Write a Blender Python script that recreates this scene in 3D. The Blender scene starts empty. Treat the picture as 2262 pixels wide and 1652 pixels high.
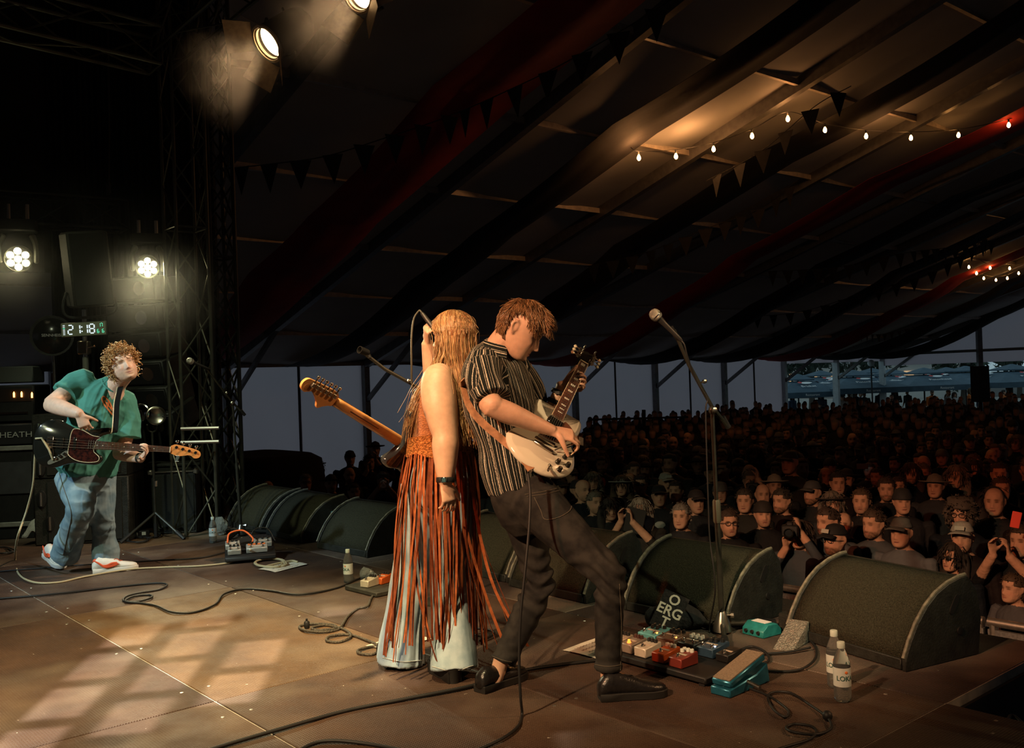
import bpy, bmesh, math, random
import numpy as np
from mathutils import Vector, Matrix
random.seed(7); RNG = np.random.default_rng(7)
SC = bpy.context.scene; COL = SC.collection
V = lambda *a: np.array(a if len(a) > 1 else a[0], float)

# ---------------------------------------------------------------- camera
F_PX, CXP, CYP, CAM_H = 2100., 1131., 826., 1.35
ROLL, PITCH = math.atan(.034), 12/2100.
_f = V(0, math.cos(PITCH), math.sin(PITCH)); _r0 = V(1, 0, 0); _u0 = V(0, -math.sin(PITCH), math.cos(PITCH))
_r = _r0*math.cos(ROLL)-_u0*math.sin(ROLL); _u = _u0*math.cos(ROLL)+_r0*math.sin(ROLL)
CAM = V(0, 0, CAM_H)
cd = bpy.data.cameras.new('camera'); cam = bpy.data.objects.new('camera', cd); COL.objects.link(cam)
cd.sensor_width = 36; cd.lens = 36*F_PX/2262; cd.clip_start = .05; cd.clip_end = 400
cam.matrix_world = Matrix(((_r[0], _u[0], -_f[0], 0), (_r[1], _u[1], -_f[1], 0), (_r[2], _u[2], -_f[2], CAM_H), (0, 0, 0, 1)))
SC.camera = cam
SC.view_settings.view_transform = 'Standard'; SC.view_settings.look = 'None'
SC.view_settings.exposure = 0.0; SC.view_settings.gamma = 1.0; SC.view_settings.use_curve_mapping = False
cy = SC.cycles; cy.max_bounces = 6; cy.diffuse_bounces = 3; cy.glossy_bounces = 3; cy.transmission_bounces = 6; cy.volume_bounces = 0; cy.transparent_max_bounces = 6; cy.caustics_reflective = False; cy.caustics_refractive = False
def at(x, y, Y):                                   # point of the place seen at pixel x, y at depth Y
    d = _f+(x-CXP)/F_PX*_r+(CYP-y)/F_PX*_u
    return CAM+d*(Y/d[1])
def gr(x, y, z=0.):                                # point of the horizontal plane at height z
    d = _f+(x-CXP)/F_PX*_r+(CYP-y)/F_PX*_u
    return CAM+d*((z-CAM_H)/d[2])
# stage axes: D1 along the stage front (away from the camera), D2 out to the audience
D1 = V(-.648, .762); D1 /= np.linalg.norm(D1); D2 = V(D1[1], -D1[0]); AZ = math.atan2(D2[1], D2[0])
def S(a, b, z=0.): q = a*D1+b*D2; return V(q[0], q[1], z)
def ab(p): return float(p[:2]@D1), float(p[:2]@D2)

# ---------------------------------------------------------------- world: overcast dusk sky
W = bpy.data.worlds.new('dusk'); SC.world = W; W.use_nodes = True
_bg = W.node_tree.nodes['Background']; _bg.inputs[0].default_value = (.42, .62, .70, 1); _bg.inputs[1].default_value = .5

# ---------------------------------------------------------------- lights of the stage rig, with added fill spots
def aim(o, p, q):
    o.location = Vector(p); o.rotation_euler = (Vector(q)-Vector(p)).to_track_quat('-Z', 'Y').to_euler()
def spot(name, p, q, power, color, deg, blend=.5, size=.12):
    l = bpy.data.lights.new(name, 'SPOT'); l.energy = power; l.color = color; l.spot_size = math.radians(deg); l.spot_blend = blend
    l.shadow_soft_size = size; o = bpy.data.objects.new(name, l); COL.objects.link(o); aim(o, p, q); return o
WARM = (1., .62, .30); WHITE = (1., .80, .52); COOL = (.62, .86, 1.)
spot('key_spot', (-3.4, -.6, 4.4), (-.05, 4.4, .9), 2300, (1., .66, .36), 28, .6, .10)
spot('bass_spot', S(3.0, 6.2, 5.2), (-3.0, 7.0, .9), 1900, (1., .74, .48), 26, .6, .10)
spot('cool_side_spot', (-6.2, 3.0, 4.2), (-3.0, 7.1, .5), 1000, COOL, 26, .7, .08)
spot('floor_spot', (-1.2, 2.4, 6.2), (-1.55, 4.9, 0), 4300, (1., .74, .37), 32, 1., .10)
spot('audience_spot', S(2.6, -3.5, 4.6), S(3.4, 7.6, -.1), 1300, (1., .20, .07), 30, .9, .10)
spot('rim_spot', S(-2.0, 6.5, 4.6), (.3, 4.2, .8), 700, (1., .55, .26), 30, .7, .10)
spot('wedge_fill_spot', (-6.0, 1.0, 4.6), (-1.9, 7.2, .2), 900, (.95, 1., .62), 30, .8, .10)  # added fill lamp, brightens the far left monitor wedges
spot('backline_fill_spot', S(6.0, .5, 5.6), (-3.7, 8.9, .7), 420, (.92, 1., .66), 34, .9, .10)  # added fill lamp, lifts the dark cases and cabinets at the left
spot('wedge_right_spot', (2.8, 1.2, 4.8), (1.25, 5.5, .2), 520, (.95, 1., .62), 25, .8, .05)
gobo = spot('gobo_spot', (-2.4, 2.4, 6.0), (-1.45, 4.0, 0), 5200, (1., .93, .80), 31, .4, .03)
gobo.data.use_nodes = True; _t = gobo.data.node_tree; _e = _t.nodes['Emission']
_tc = _t.nodes.new('ShaderNodeTexCoord'); _mp = _t.nodes.new('ShaderNodeMapping'); _mp.inputs['Scale'].default_value = (9., 9., 9.); _mp.inputs['Rotation'].default_value = (0, 0, .9)
_vo = _t.nodes.new('ShaderNodeTexBrick'); _vo.offset = .5; _vo.inputs['Color1'].default_value = (1, 1, 1, 1); _vo.inputs['Color2'].default_value = (.03, .03, .03, 1); _vo.inputs['Mortar'].default_value = (0, 0, 0, 1); _vo.inputs['Mortar Size'].default_value = .10; _vo.inputs['Mortar Smooth'].default_value = .5; _vo.inputs['Bias'].default_value = .0; _vo.inputs['Scale'].default_value = 1.; _vo.inputs['Brick Width'].default_value = .75; _vo.inputs['Row Height'].default_value = .5
_dv = _t.nodes.new('ShaderNodeVectorMath'); _dv.operation = 'DIVIDE'; _sp = _t.nodes.new('ShaderNodeSeparateXYZ'); _cb = _t.nodes.new('ShaderNodeCombineXYZ')
_t.links.new(_tc.outputs['Normal'], _sp.inputs[0]); _t.links.new(_tc.outputs['Normal'], _dv.inputs[0])
for _k in range(3): _t.links.new(_sp.outputs[2], _cb.inputs[_k])
_t.links.new(_cb.outputs[0], _dv.inputs[1]); _t.links.new(_dv.outputs[0], _mp.inputs[0]); _t.links.new(_mp.outputs[0], _vo.inputs[0]); _cr = _t.nodes.new('ShaderNodeValToRGB'); _cr.color_ramp.elements[0].position = .50; _cr.color_ramp.elements[1].position = .66; _t.links.new(_vo.outputs[0], _cr.inputs[0]); _t.links.new(_cr.outputs[0], _e.inputs['Color'])

# ---------------------------------------------------------------- materials
MATS = {}
def _n(t, ty, **kw):
    n = t.nodes.new(ty)
    for k, v in kw.items(): setattr(n, k, v)
    return n
def mat(name, col, rough=.6, metal=0., var=.0, scale=20., bump=0., bscale=60., spec=.5, emit=None, estr=0., trans=0., alpha=1., coord='Object', col2=None, coat=0., sheen=0., attr=None, ior=1.45, sss=0.):
    if name in MATS: return MATS[name]
    m = bpy.data.materials.new(name); m.use_nodes = True; t = m.node_tree; b = t.nodes['Principled BSDF']; L = t.links.new
    c = tuple(col)+(1,); b.inputs['Base Color'].default_value = c; b.inputs['Roughness'].default_value = rough
    b.inputs['Metallic'].default_value = metal; b.inputs['Specular IOR Level'].default_value = spec; b.inputs['IOR'].default_value = ior
    b.inputs['Transmission Weight'].default_value = trans; b.inputs['Alpha'].default_value = alpha; b.inputs['Coat Weight'].default_value = coat
    if sheen: b.inputs['Sheen Weight'].default_value = sheen; b.inputs['Sheen Roughness'].default_value = .5
    if sss: b.inputs['Subsurface Weight'].default_value = sss; b.inputs['Subsurface Radius'].default_value = (.02, .008, .004); b.inputs['Subsurface Scale'].default_value = .5
    if emit: b.inputs['Emission Color'].default_value = tuple(emit)+(1,); b.inputs['Emission Strength'].default_value = estr
    tc = _n(t, 'ShaderNodeTexCoord')
    src = None
    if attr:
        a = _n(t, 'ShaderNodeAttribute', attribute_name=attr); src = a.outputs['Color']
    if var or col2:
        nz = _n(t, 'ShaderNodeTexNoise'); nz.inputs['Scale'].default_value = scale; nz.inputs['Detail'].default_value = 5; L(tc.outputs[coord], nz.inputs['Vector'])
        if col2:
            mx = _n(t, 'ShaderNodeMix', data_type='RGBA'); mx.inputs['A'].default_value = c; mx.inputs['B'].default_value = tuple(col2)+(1,)
            rp = _n(t, 'ShaderNodeMapRange'); rp.inputs[1].default_value = .38; rp.inputs[2].default_value = .62; L(nz.outputs[0], rp.inputs[0]); L(rp.outputs[0], mx.inputs['Factor'])
        else:
            mx = _n(t, 'ShaderNodeMix', data_type='RGBA', blend_type='MULTIPLY'); mx.inputs['A'].default_value = c; mx.inputs['Factor'].default_value = 1
            rp = _n(t, 'ShaderNodeMapRange'); rp.inputs[1].default_value = .3; rp.inputs[2].default_value = .7; rp.inputs[3].default_value = 1-var; rp.inputs[4].default_value = 1+var; L(nz.outputs[0], rp.inputs[0]); L(rp.outputs[0], mx.inputs['B'])
            if src: L(src, mx.inputs['A'])
        src = mx.outputs['Result']
    if src: L(src, b.inputs['Base Color'])
    if bump:
        nb = _n(t, 'ShaderNodeTexNoise'); nb.inputs['Scale'].default_value = bscale; nb.inputs['Detail'].default_value = 4; L(tc.outputs[coord], nb.inputs['Vector'])
        bp = _n(t, 'ShaderNodeBump'); bp.inputs['Strength'].default_value = bump; bp.inputs['Distance'].default_value = .02; L(nb.outputs[0], bp.inputs['Height']); L(bp.outputs[0], b.inputs['Normal'])
    MATS[name] = m; return m

# ---------------------------------------------------------------- mesh toolkit
def rotz(a): c, s = math.cos(a), math.sin(a); return np.array([[c, -s, 0], [s, c, 0], [0, 0, 1.]])
def rotx(a): c, s = math.cos(a), math.sin(a); return np.array([[1., 0, 0], [0, c, -s], [0, s, c]])
def roty(a): c, s = math.cos(a), math.sin(a); return np.array([[c, 0, s], [0, 1., 0], [-s, 0, c]])
def unit(v): v = np.asarray(v, float); return v/max(1e-9, np.linalg.norm(v))
def frame(z, x=(1, 0, 0)):                          # matrix whose columns are x', y', z' with z' along z
    z = unit(z); x = np.asarray(x, float); x = x-z*(x@z)
    if np.linalg.norm(x) < 1e-4: x = np.array([0, 1., 0])-z*z[1]
    x = unit(x); return np.stack([x, np.cross(z, x), z], 1)
def crom(P, n):                                     # Catmull-Rom resampling of rows
    P = np.asarray(P, float)
    if len(P) < 3: return np.array([P[0]+(P[-1]-P[0])*i/(n-1) for i in range(n)])
    Q = np.vstack([2*P[0]-P[1], P, 2*P[-1]-P[-2]]); out = []
    for s in np.linspace(0, len(P)-1, n):
        i = min(int(s), len(P)-2); t = s-i; a, b, c, d = Q[i:i+4]
        out.append(.5*((2*b)+(c-a)*t+(2*a-5*b+4*c-d)*t*t+(3*b-a-3*c+d)*t**3))
    return np.array(out)
class MB:
    def __init__(s): s.v = []; s.f = []; s.m = []; s.n = 0
    def add(s, v, f, m=0):
        o = s.n; v = np.asarray(v, float); s.v.append(v); s.n += len(v)
        s.f += [tuple(i+o for i in q) for q in f]; s.m += [m]*len(f); return s
    def box(s, c, d, R=None, m=0):
        x, y, z = np.asarray(d, float)/2
        p = np.array([(-x, -y, -z), (x, -y, -z), (x, y, -z), (-x, y, -z), (-x, -y, z), (x, -y, z), (x, y, z), (-x, y, z)])
        if R is not None: p = p@np.asarray(R).T
        return s.add(p+np.asarray(c, float), [(3, 2, 1, 0), (4, 5, 6, 7), (0, 1, 5, 4), (1, 2, 6, 5), (2, 3, 7, 6), (3, 0, 4, 7)], m)
    def tube(s, P, r, n=8, m=0, flat=1., ref=None, cap=True):
        P = np.asarray(P, float); k = len(P); r = np.broadcast_to(np.asarray(r, float), (k,))
        T = np.gradient(P, axis=0); T /= np.maximum(np.linalg.norm(T, axis=1, keepdims=True), 1e-9)
        x = np.asarray(ref if ref is not None else (0, 0, 1), float); x = x-T[0]*(x@T[0])
        if np.linalg.norm(x) < 1e-3: x = np.array([1., 0, 0])-T[0]*T[0][0]
        x = unit(x); th = np.arange(n)*2*math.pi/n; vs = []
        for i in range(k):
            x = unit(x-T[i]*(x@T[i])); y = np.cross(T[i], x)
            vs.append(P[i]+r[i]*(np.outer(np.cos(th), x)+flat*np.outer(np.sin(th), y)))
        return s.rings(vs, m, cap)
    def rings(s, R, m=0, cap=True):
        k = len(R); n = len(R[0]); f = []
        for i in range(k-1):
            for j in range(n): f.append((i*n+j, i*n+(j+1) % n, (i+1)*n+(j+1) % n, (i+1)*n+j))
        if cap: f.append(tuple(range(n))[::-1]); f.append(tuple((k-1)*n+j for j in range(n)))
        return s.add(np.vstack(R), f, m)
    def limb(s, pts, rad, n=16, steps=None, ref=(0, 1, 0), m=0, pw=2., open_end=False):
        # pts: joints, rad: (a, b) half-widths, a along ref side
        pts = np.asarray(pts, float); rad = np.array([(q, q) if np.isscalar(q) else q for q in rad], float)
        k = steps or 6*(len(pts)-1)+1; P = crom(pts, k); A = np.maximum(crom(rad, k), 1e-4)
        T = np.gradient(P, axis=0); T /= np.linalg.norm(T, axis=1, keepdims=True); th = np.arange(n)*2*math.pi/n
        c, sn = np.cos(th), np.sin(th); c = np.sign(c)*np.abs(c)**(2/pw); sn = np.sign(sn)*np.abs(sn)**(2/pw); R = []
        rf = np.asarray(ref, float)
        for i in range(k):
            rr = rf if rf.ndim == 1 else rf[min(len(rf)-1, int(round(i*(len(rf)-1)/(k-1))))]
            x = unit(rr-T[i]*(rr@T[i])); y = np.cross(T[i], x)
            R.append(P[i]+A[i, 0]*np.outer(c, x)+A[i, 1]*np.outer(sn, y))
        # rounded ends
        a0 = min(A[0])*.5; a1 = min(A[-1])*.5
        R = [P[0]-T[0]*a0+(R[0]-P[0])*.6]+R+([] if open_end else [P[-1]+T[-1]*a1+(R[-1]-P[-1])*.6])
        return s.rings(R, m)
    def ball(s, c, r, n=12, m=0, R=None):
        r = np.broadcast_to(np.asarray(r, float), (3,)); k = max(5, n//2+1); rs = []
        for i in range(k):
            a = math.pi*(i+.02)/(k-1+.04)-math.pi/2; th = np.arange(n)*2*math.pi/n
            p = np.stack([math.cos(a)*np.cos(th), math.cos(a)*np.sin(th), np.full(n, math.sin(a))], 1)*r
            if R is not None: p = p@np.asarray(R).T
            rs.append(p+np.asarray(c, float))
        return s.rings(rs, m)
    def lathe(s, prof, n=16, c=(0, 0, 0), R=None, m=0, cap=True):
        th = np.arange(n)*2*math.pi/n; rs = []
        for r, z in prof:
            p = np.stack([r*np.cos(th), r*np.sin(th), np.full(n, z)], 1)
            if R is not None: p = p@np.asarray(R).T
            rs.append(p+np.asarray(c, float))
        return s.rings(rs, m, cap)
    def prism(s, poly, z0, z1, c=(0, 0, 0), R=None, m=0, inset=0.):
        P = np.asarray(poly, float); n = len(P)
        if ((P[:, 0]*np.roll(P[:, 1], -1)-np.roll(P[:, 0], -1)*P[:, 1]).sum()) < 0: P = P[::-1]
        def lay(z, k):
            q = P
            if k:
                e = np.roll(P, -1, 0)-np.roll(P, 1, 0); nn = np.stack([e[:, 1], -e[:, 0]], 1); nn /= np.maximum(np.linalg.norm(nn, axis=1, keepdims=True), 1e-9); q = P-nn*k
            p = np.column_stack([q, np.full(n, z)])
            return (p@np.asarray(R).T if R is not None else p)+np.asarray(c, float)
        if inset: L = [lay(z0, inset), lay(z0+inset, 0), lay(z1-inset, 0), lay(z1, inset)]
        else: L = [lay(z0, 0), lay(z1, 0)]
        return s.rings(L, m)
    def quad(s, a, b, c, d, m=0): return s.add(np.array([a, b, c, d], float), [(0, 1, 2, 3)], m)
    def grid(s, G, m=0, thick=0.):
        G = np.asarray(G, float); h, w = G.shape[:2]; f = [(i*w+j, i*w+j+1, (i+1)*w+j+1, (i+1)*w+j) for i in range(h-1) for j in range(w-1)]
        if not thick: return s.add(G.reshape(-1, 3), f, m)
        du = np.gradient(G, axis=1); dv = np.gradient(G, axis=0); nn = np.cross(du, dv); nn /= np.maximum(np.linalg.norm(nn, axis=2, keepdims=True), 1e-9)
        A = G.reshape(-1, 3); B = (G-nn*thick).reshape(-1, 3); k = h*w
        f2 = [tuple(i+k for i in q[::-1]) for q in f]
        rim = [(0, j) for j in range(w)]+[(i, w-1) for i in range(1, h)]+[(h-1, j) for j in range(w-2, -1, -1)]+[(i, 0) for i in range(h-2, 0, -1)]
        ids = [i*w+j for i, j in rim]; f3 = [(ids[i], ids[i]+k, ids[(i+1) % len(ids)]+k, ids[(i+1) % len(ids)]) for i in range(len(ids))]
        return s.add(np.vstack([A, B]), f+f2+f3, m)
    def mesh(s, name, smooth=True, bevel=0., seg=1, off=None, fix=False):
        me = bpy.data.meshes.new(name); v = np.vstack(s.v)
        if off is not None: v = v-np.asarray(off, float)
        me.from_pydata(v.tolist(), [], s.f); me.polygons.foreach_set('material_index', s.m)
        if bevel or fix:
            bm = bmesh.new(); bm.from_mesh(me); bmesh.ops.recalc_face_normals(bm, faces=bm.faces)
            if bevel:
                es = [e for e in bm.edges if len(e.link_faces) == 2 and e.calc_face_angle(0) > .5]
                bmesh.ops.bevel(bm, geom=es, offset=bevel, segments=seg, affect='EDGES', profile=.6, clamp_overlap=True)
            bm.to_mesh(me); bm.free()
        if smooth:
            me.polygons.foreach_set('use_smooth', [True]*len(me.polygons))
            if smooth != 'all':
                try: me.set_sharp_from_angle(angle=math.radians(40))
                except Exception: pass
        me.update(); return me
    def build(s, name, mats, parent=None, smooth=True, bevel=0., seg=1, world=False, fix=False):
        off = parent.location if (world and parent is not None) else None
        o = bpy.data.objects.new(name, s.mesh(name, smooth, bevel, seg, off, fix)); COL.objects.link(o)
        for m in (mats if isinstance(mats, (list, tuple)) else [mats]): o.data.materials.append(m)
        if parent is not None: o.parent = parent
        return o
def tag(o, label=None, cat=None, group=None, kind=None):
    if label: o['label'] = label
    if cat: o['category'] = cat
    if group: o['group'] = group
    if kind: o['kind'] = kind
    return o
def thing(name, label, cat, loc=(0, 0, 0), rz=0., group=None, rot=None):
    o = bpy.data.objects.new(name, None); COL.objects.link(o); o.location = Vector([float(q) for q in loc]); o.empty_display_size = .1
    o.rotation_euler = rot if rot is not None else (0, 0, rz); return tag(o, label, cat, group)
KIDS = {}
def copy_tree(o, parent=None):
    c = o.copy(); COL.objects.link(c); c.parent = parent
    for ch in list(o.children): copy_tree(ch, c)
    return c
def child_of(o, parent, loc, me, name, mats):
    c = bpy.data.objects.new(name, me); COL.objects.link(c); c.parent = parent; c.location = loc
    return c
def share(name, me, loc, parent=None, R=None, scale=None, m=None):
    o = bpy.data.objects.new(name, me); COL.objects.link(o)
    M = Matrix.Translation(Vector([float(q) for q in loc]))
    if R is not None: M = M@Matrix([list(map(float, q)) for q in R]).to_4x4()
    if scale is not None: M = M@Matrix.Diagonal((*scale, 1.))
    o.parent = parent; o.matrix_local = M
    if m is not None and not me.materials: me.materials.append(m)
    return o
def text_mesh(txt, size, depth=.001, bold=0.):
    cu = bpy.data.curves.new('lettering', 'FONT'); cu.body = txt; cu.size = size; cu.extrude = depth; cu.align_x = 'CENTER'; cu.align_y = 'CENTER'; cu.offset = bold; cu.resolution_u = 3
    o = bpy.data.objects.new('lettering', cu); COL.objects.link(o); dg = bpy.context.evaluated_depsgraph_get(); dg.update()
    me = bpy.data.meshes.new_from_object(o.evaluated_get(dg)); bpy.data.objects.remove(o); bpy.data.curves.remove(cu); me.materials.clear(); return me
def lettering(txt, size, m, parent, loc, R, name='lettering', depth=.001, bold=0., sx=1.):
    o = share(name, text_mesh(txt, size, depth, bold), loc, parent, R, (sx, 1, 1)); o.data.materials.append(m); return o
def remesh(mb, voxel, smooth=2, off=None):          # one continuous surface from overlapping volumes; returns (verts, faces)
    me = mb.mesh('tmp', smooth=False, fix=True, off=off); o = bpy.data.objects.new('tmp', me); COL.objects.link(o)
    md = o.modifiers.new('r', 'REMESH'); md.mode = 'VOXEL'; md.voxel_size = voxel; md.adaptivity = 0
    if smooth: sm = o.modifiers.new('s', 'SMOOTH'); sm.iterations = smooth; sm.factor = .5
    dg = bpy.context.evaluated_depsgraph_get(); dg.update(); m2 = bpy.data.meshes.new_from_object(o.evaluated_get(dg))
    bpy.data.objects.remove(o); bpy.data.meshes.remove(me); return m2
def verts_of(me): a = np.empty(len(me.vertices)*3); me.vertices.foreach_get('co', a); return a.reshape(-1, 3)
def set_verts(me, v): me.vertices.foreach_set('co', np.asarray(v, float).ravel()); me.update()
def normals_of(me): a = np.empty(len(me.vertices)*3); me.vertices.foreach_get('normal', a); return a.reshape(-1, 3)
def point_color(me, name, c):
    c = np.asarray(c, float)
    if c.shape[1] == 3: c = np.column_stack([c, np.ones(len(c))])
    at_ = me.attributes.new(name, 'FLOAT_COLOR', 'POINT'); at_.data.foreach_set('color', c.ravel())
def point_float(me, name, c): a = me.attributes.new(name, 'FLOAT', 'POINT'); a.data.foreach_set('value', np.asarray(c, float))
def mesh_obj(name, me, m, parent=None):
    o = bpy.data.objects.new(name, me); COL.objects.link(o); o.parent = parent
    me.polygons.foreach_set('use_smooth', [True]*len(me.polygons))
    for q in (m if isinstance(m, (list, tuple)) else [m]): me.materials.append(q)
    return o
def wob(p, k, seed=0):                              # smooth pseudo noise in -1..1, p: n x 3
    r = np.random.default_rng(seed); o = np.zeros(len(p))
    for i in range(6):
        d = unit(r.normal(size=3))*k*(.6+.25*i); o += np.sin(p@d+r.uniform(0, 6.28))/(1+.35*i)
    return o/2.6
def cable(name, pts, r, m, label, cat='cable', n=6, steps=None, parent=None, extra=None):
    P = crom(pts, steps or 10*len(pts)); mb = MB(); mb.tube(P, r, n); o = mb.build(name, m, parent, smooth='all')
    return tag(o, label, cat) if label else o
# ================================================================ THE SETTING
GZ = -1.6                                            # ground in front of the stage
def wire_mat(name, base, base2, wear):
    # brown resin deck board: wire-mesh relief, dust, scuffs
    m = bpy.data.materials.new(name); m.use_nodes = True; t = m.node_tree; b = t.nodes['Principled BSDF']; L = t.links.new
    tc = _n(t, 'ShaderNodeTexCoord'); oi = _n(t, 'ShaderNodeObjectInfo')
    ad = _n(t, 'ShaderNodeVectorMath', operation='ADD'); L(tc.outputs['Object'], ad.inputs[0]); L(oi.outputs['Location'], ad.inputs[1])
    def noise(sc, det=5, vec=None, rough=.6):
        q = _n(t, 'ShaderNodeTexNoise'); q.inputs['Scale'].default_value = sc; q.inputs['Detail'].default_value = det; q.inputs['Roughness'].default_value = rough; L(vec or ad.outputs[0], q.inputs['Vector']); return q.outputs[0]
    def rng(s, a, c, d=0., e=1.):
        q = _n(t, 'ShaderNodeMapRange'); q.inputs[1].default_value = a; q.inputs[2].default_value = c; q.inputs[3].default_value = d; q.inputs[4].default_value = e; L(s, q.inputs[0]); return q.outputs[0]
    def mix(fac, A, B, bt='MIX'):
        q = _n(t, 'ShaderNodeMix', data_type='RGBA', blend_type=bt); L(fac, q.inputs['Factor'])
        for k, s in (('A', A), ('B', B)):
            if isinstance(s, tuple): q.inputs[k].default_value = s+(1,)
            else: L(s, q.inputs[k])
        return q.outputs['Result']
    c = mix(rng(noise(2.2), .35, .65), base, base2)
    c = mix(rng(noise(.9, 3), .48, .68, 0, wear), c, (.27, .21, .155))                    # dust and wear
    st = _n(t, 'ShaderNodeMapping'); st.inputs['Rotation'].default_value = (0, 0, .35); st.inputs['Scale'].default_value = (2.2, 26, 1); L(ad.outputs[0], st.inputs[0])
    c = mix(rng(noise(2., 6, st.outputs[0], .7), .66, .74, 0, .35), c, (.42, .33, .25))    # long scuffs
    c = mix(rng(noise(34., 2), .735, .77, 0, .8), c, (.62, .55, .44))                     # chips and paint specks
    L(c, b.inputs['Base Color']); b.inputs['Specular IOR Level'].default_value = .35
    L(rng(noise(5.), .3, .7, .42, .72), b.inputs['Roughness'])
    w1 = _n(t, 'ShaderNodeTexWave', wave_type='BANDS', bands_direction='X'); w1.inputs['Scale'].default_value = 28; L(ad.outputs[0], w1.inputs[0])
    w2 = _n(t, 'ShaderNodeTexWave', wave_type='BANDS', bands_direction='Y'); w2.inputs['Scale'].default_value = 28; L(ad.outputs[0], w2.inputs[0])
    mm = _n(t, 'ShaderNodeMath', operation='MAXIMUM'); L(w1.outputs[1], mm.inputs[0]); L(w2.outputs[1], mm.inputs[1])
    bp = _n(t, 'ShaderNodeBump'); bp.inputs['Strength'].default_value = .75; bp.inputs['Distance'].default_value = .004; L(mm.outputs[0], bp.inputs['Height']); L(bp.outputs[0], b.inputs['Normal'])
    return m
deck_mats = [wire_mat('deck_board_brown', (.082, .045, .028), (.045, .026, .019), .45), wire_mat('deck_board_worn', (.150, .086, .042), (.085, .048, .026), .7), wire_mat('deck_board_grey', (.080, .052, .042), (.048, .032, .028), .8)]
alu = mat('brushed_aluminium', (.50, .47, .42), .38, .9, .15, 40)
steel_dark = mat('black_steel', (.018, .018, .018), .42, .6, .2, 30)
black_paint = mat('matte_black_paint', (.012, .012, .012), .6, 0, .25, 25)
floor = thing('floor', None, None, S(0, 0, 0), AZ-math.pi/2); floor['kind'] = 'structure'
# local frame of the floor: x -> -D1?  rotz(AZ-90deg) sends +y to D2 and +x to -D1
A_J = [1.806+2.205*k for k in range(-3, 5)]; B_J = [3.75-1.045*k for k in range(0, 9)]
fb = MB(); fb.box((-(A_J[0]+A_J[-1])/2, (B_J[0]+B_J[-1])/2, -.030), (A_J[-1]-A_J[0], B_J[0]-B_J[-1], .05)); fb.box((-(A_J[3]+A_J[-1])/2, 3.75+.55, -.030), (A_J[-1]-A_J[3], 1.1, .05)); fb.build('deck_frame', mat('pale_deck_edge', (.46, .42, .35), .6, 0, .3, 12), floor)
pm = {}
def panel(a0, a1, b0, b1, i):
    w, d = a1-a0-.007, b1-b0-.007; k = (round(w, 3), round(d, 3), i)
    if k not in pm:
        q = MB(); q.box((0, 0, -.009), (w, d, .018)); me = q.mesh('deck_panel', bevel=.0025); me.materials.append(deck_mats[i]); pm[k] = me
    share('deck_panel', pm[k], (-(a0+a1)/2, (b0+b1)/2, random.uniform(-.0008, .0008)), floor)
PICK = {(1, 4): 1, (2, 4): 0}
for j in range(len(B_J)-1):
    for i in range(len(A_J)-1): panel(A_J[i], A_J[i+1], B_J[j+1], B_J[j], PICK.get((j, i), random.choice([0, 0, 2, 1])))
for i in range(3, len(A_J)-1): panel(A_J[i], A_J[i+1], 3.75, 4.85, 2)
sk = MB(); sk.box((-(A_J[3]+A_J[-1])/2, 4.83, -.82), (A_J[-1]-A_J[3], .03, 1.55)); sk.box((-A_J[3]+.0, 4.3, -.82), (.03, 1.1, 1.55)); sk.box((-(A_J[0]+A_J[3])/2, 3.74, -.82), (A_J[3]-A_J[0], .03, 1.55)); sk.build('stage_skirt', black_paint, floor)
rv = MB()
for j in range(4):
    for i in range(2, 6):
        for ca in (.10, .5, .9):
            for cb in (.06, .94):
                x = -(A_J[i]+(A_J[i+1]-A_J[i])*ca); y = B_J[j+1]+(B_J[j]-B_J[j+1])*cb
                rv.lathe([(.009, 0), (.008, .0016), (.003, .002)], 6, (x, y, .0))
tag(rv.build('deck_screw_heads', alu, floor), kind='stuff')
gm = mat('trampled_ground', (.035, .032, .028), .95, 0, .4, 3)
g = MB(); g.box((10, 40, GZ-.05), (170, 150, .1)); tag(g.build('ground_floor', gm), 'dark trampled ground inside and around the tent', kind='structure')

# ---------------- the tent
Q, EZ, SL, RQ = 23.0, 2.02, .30, 4.5                 # side wall distance, eave height, roof slope, ridge position
go = MB()
for a0, b0, da, db in ((Q+26, 20, 51, 130), (0, 43.2+31, 46, 61)): go.box(S(a0, b0, GZ+.01), (da, db, .02), rotz(math.atan2(D1[1], D1[0])))
tag(go.build('bounce_floor', mat('pale_bounce_ground', (.26, .25, .23), .95, 0, .3, 6)), 'pale ground added outside the tent to bounce skylight', kind='structure')  # pale ground added to bounce skylight up to the far roof
def rz_(q): return EZ+SL*(Q-q) if q >= RQ else EZ+SL*(Q-RQ)-SL*(RQ-q)
TK = [(2.4+5.07*k)*.801 for k in range(-4, 11)]; TEND = TK[-1]
pvc = mat('grey_white_tent_cloth', (.34, .33, .31), .75, 0, .14, .8, .15, 3.)
wallpvc = mat('pale_tent_wall_cloth', (.40, .40, .42), .75, 0, .12, .7, .2, 2.)
def translucent(m, fac, col):
    t = m.node_tree; b = t.nodes['Principled BSDF']; out = t.nodes['Material Output']; tr = _n(t, 'ShaderNodeBsdfTranslucent'); tr.inputs[0].default_value = tuple(col)+(1,); ms = _n(t, 'ShaderNodeMixShader'); ms.inputs[0].default_value = fac; t.links.new(b.outputs[0], ms.inputs[1]); t.links.new(tr.outputs[0], ms.inputs[2]); t.links.new(ms.outputs[0], out.inputs[0])
translucent(pvc, .10, (.80, .54, .44)); translucent(wallpvc, .6, (.90, .80, .84))
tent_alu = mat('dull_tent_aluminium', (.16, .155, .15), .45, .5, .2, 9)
ceiling = thing('ceiling', None, None, (0, 0, 0)); ceiling['kind'] = 'structure'
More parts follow.
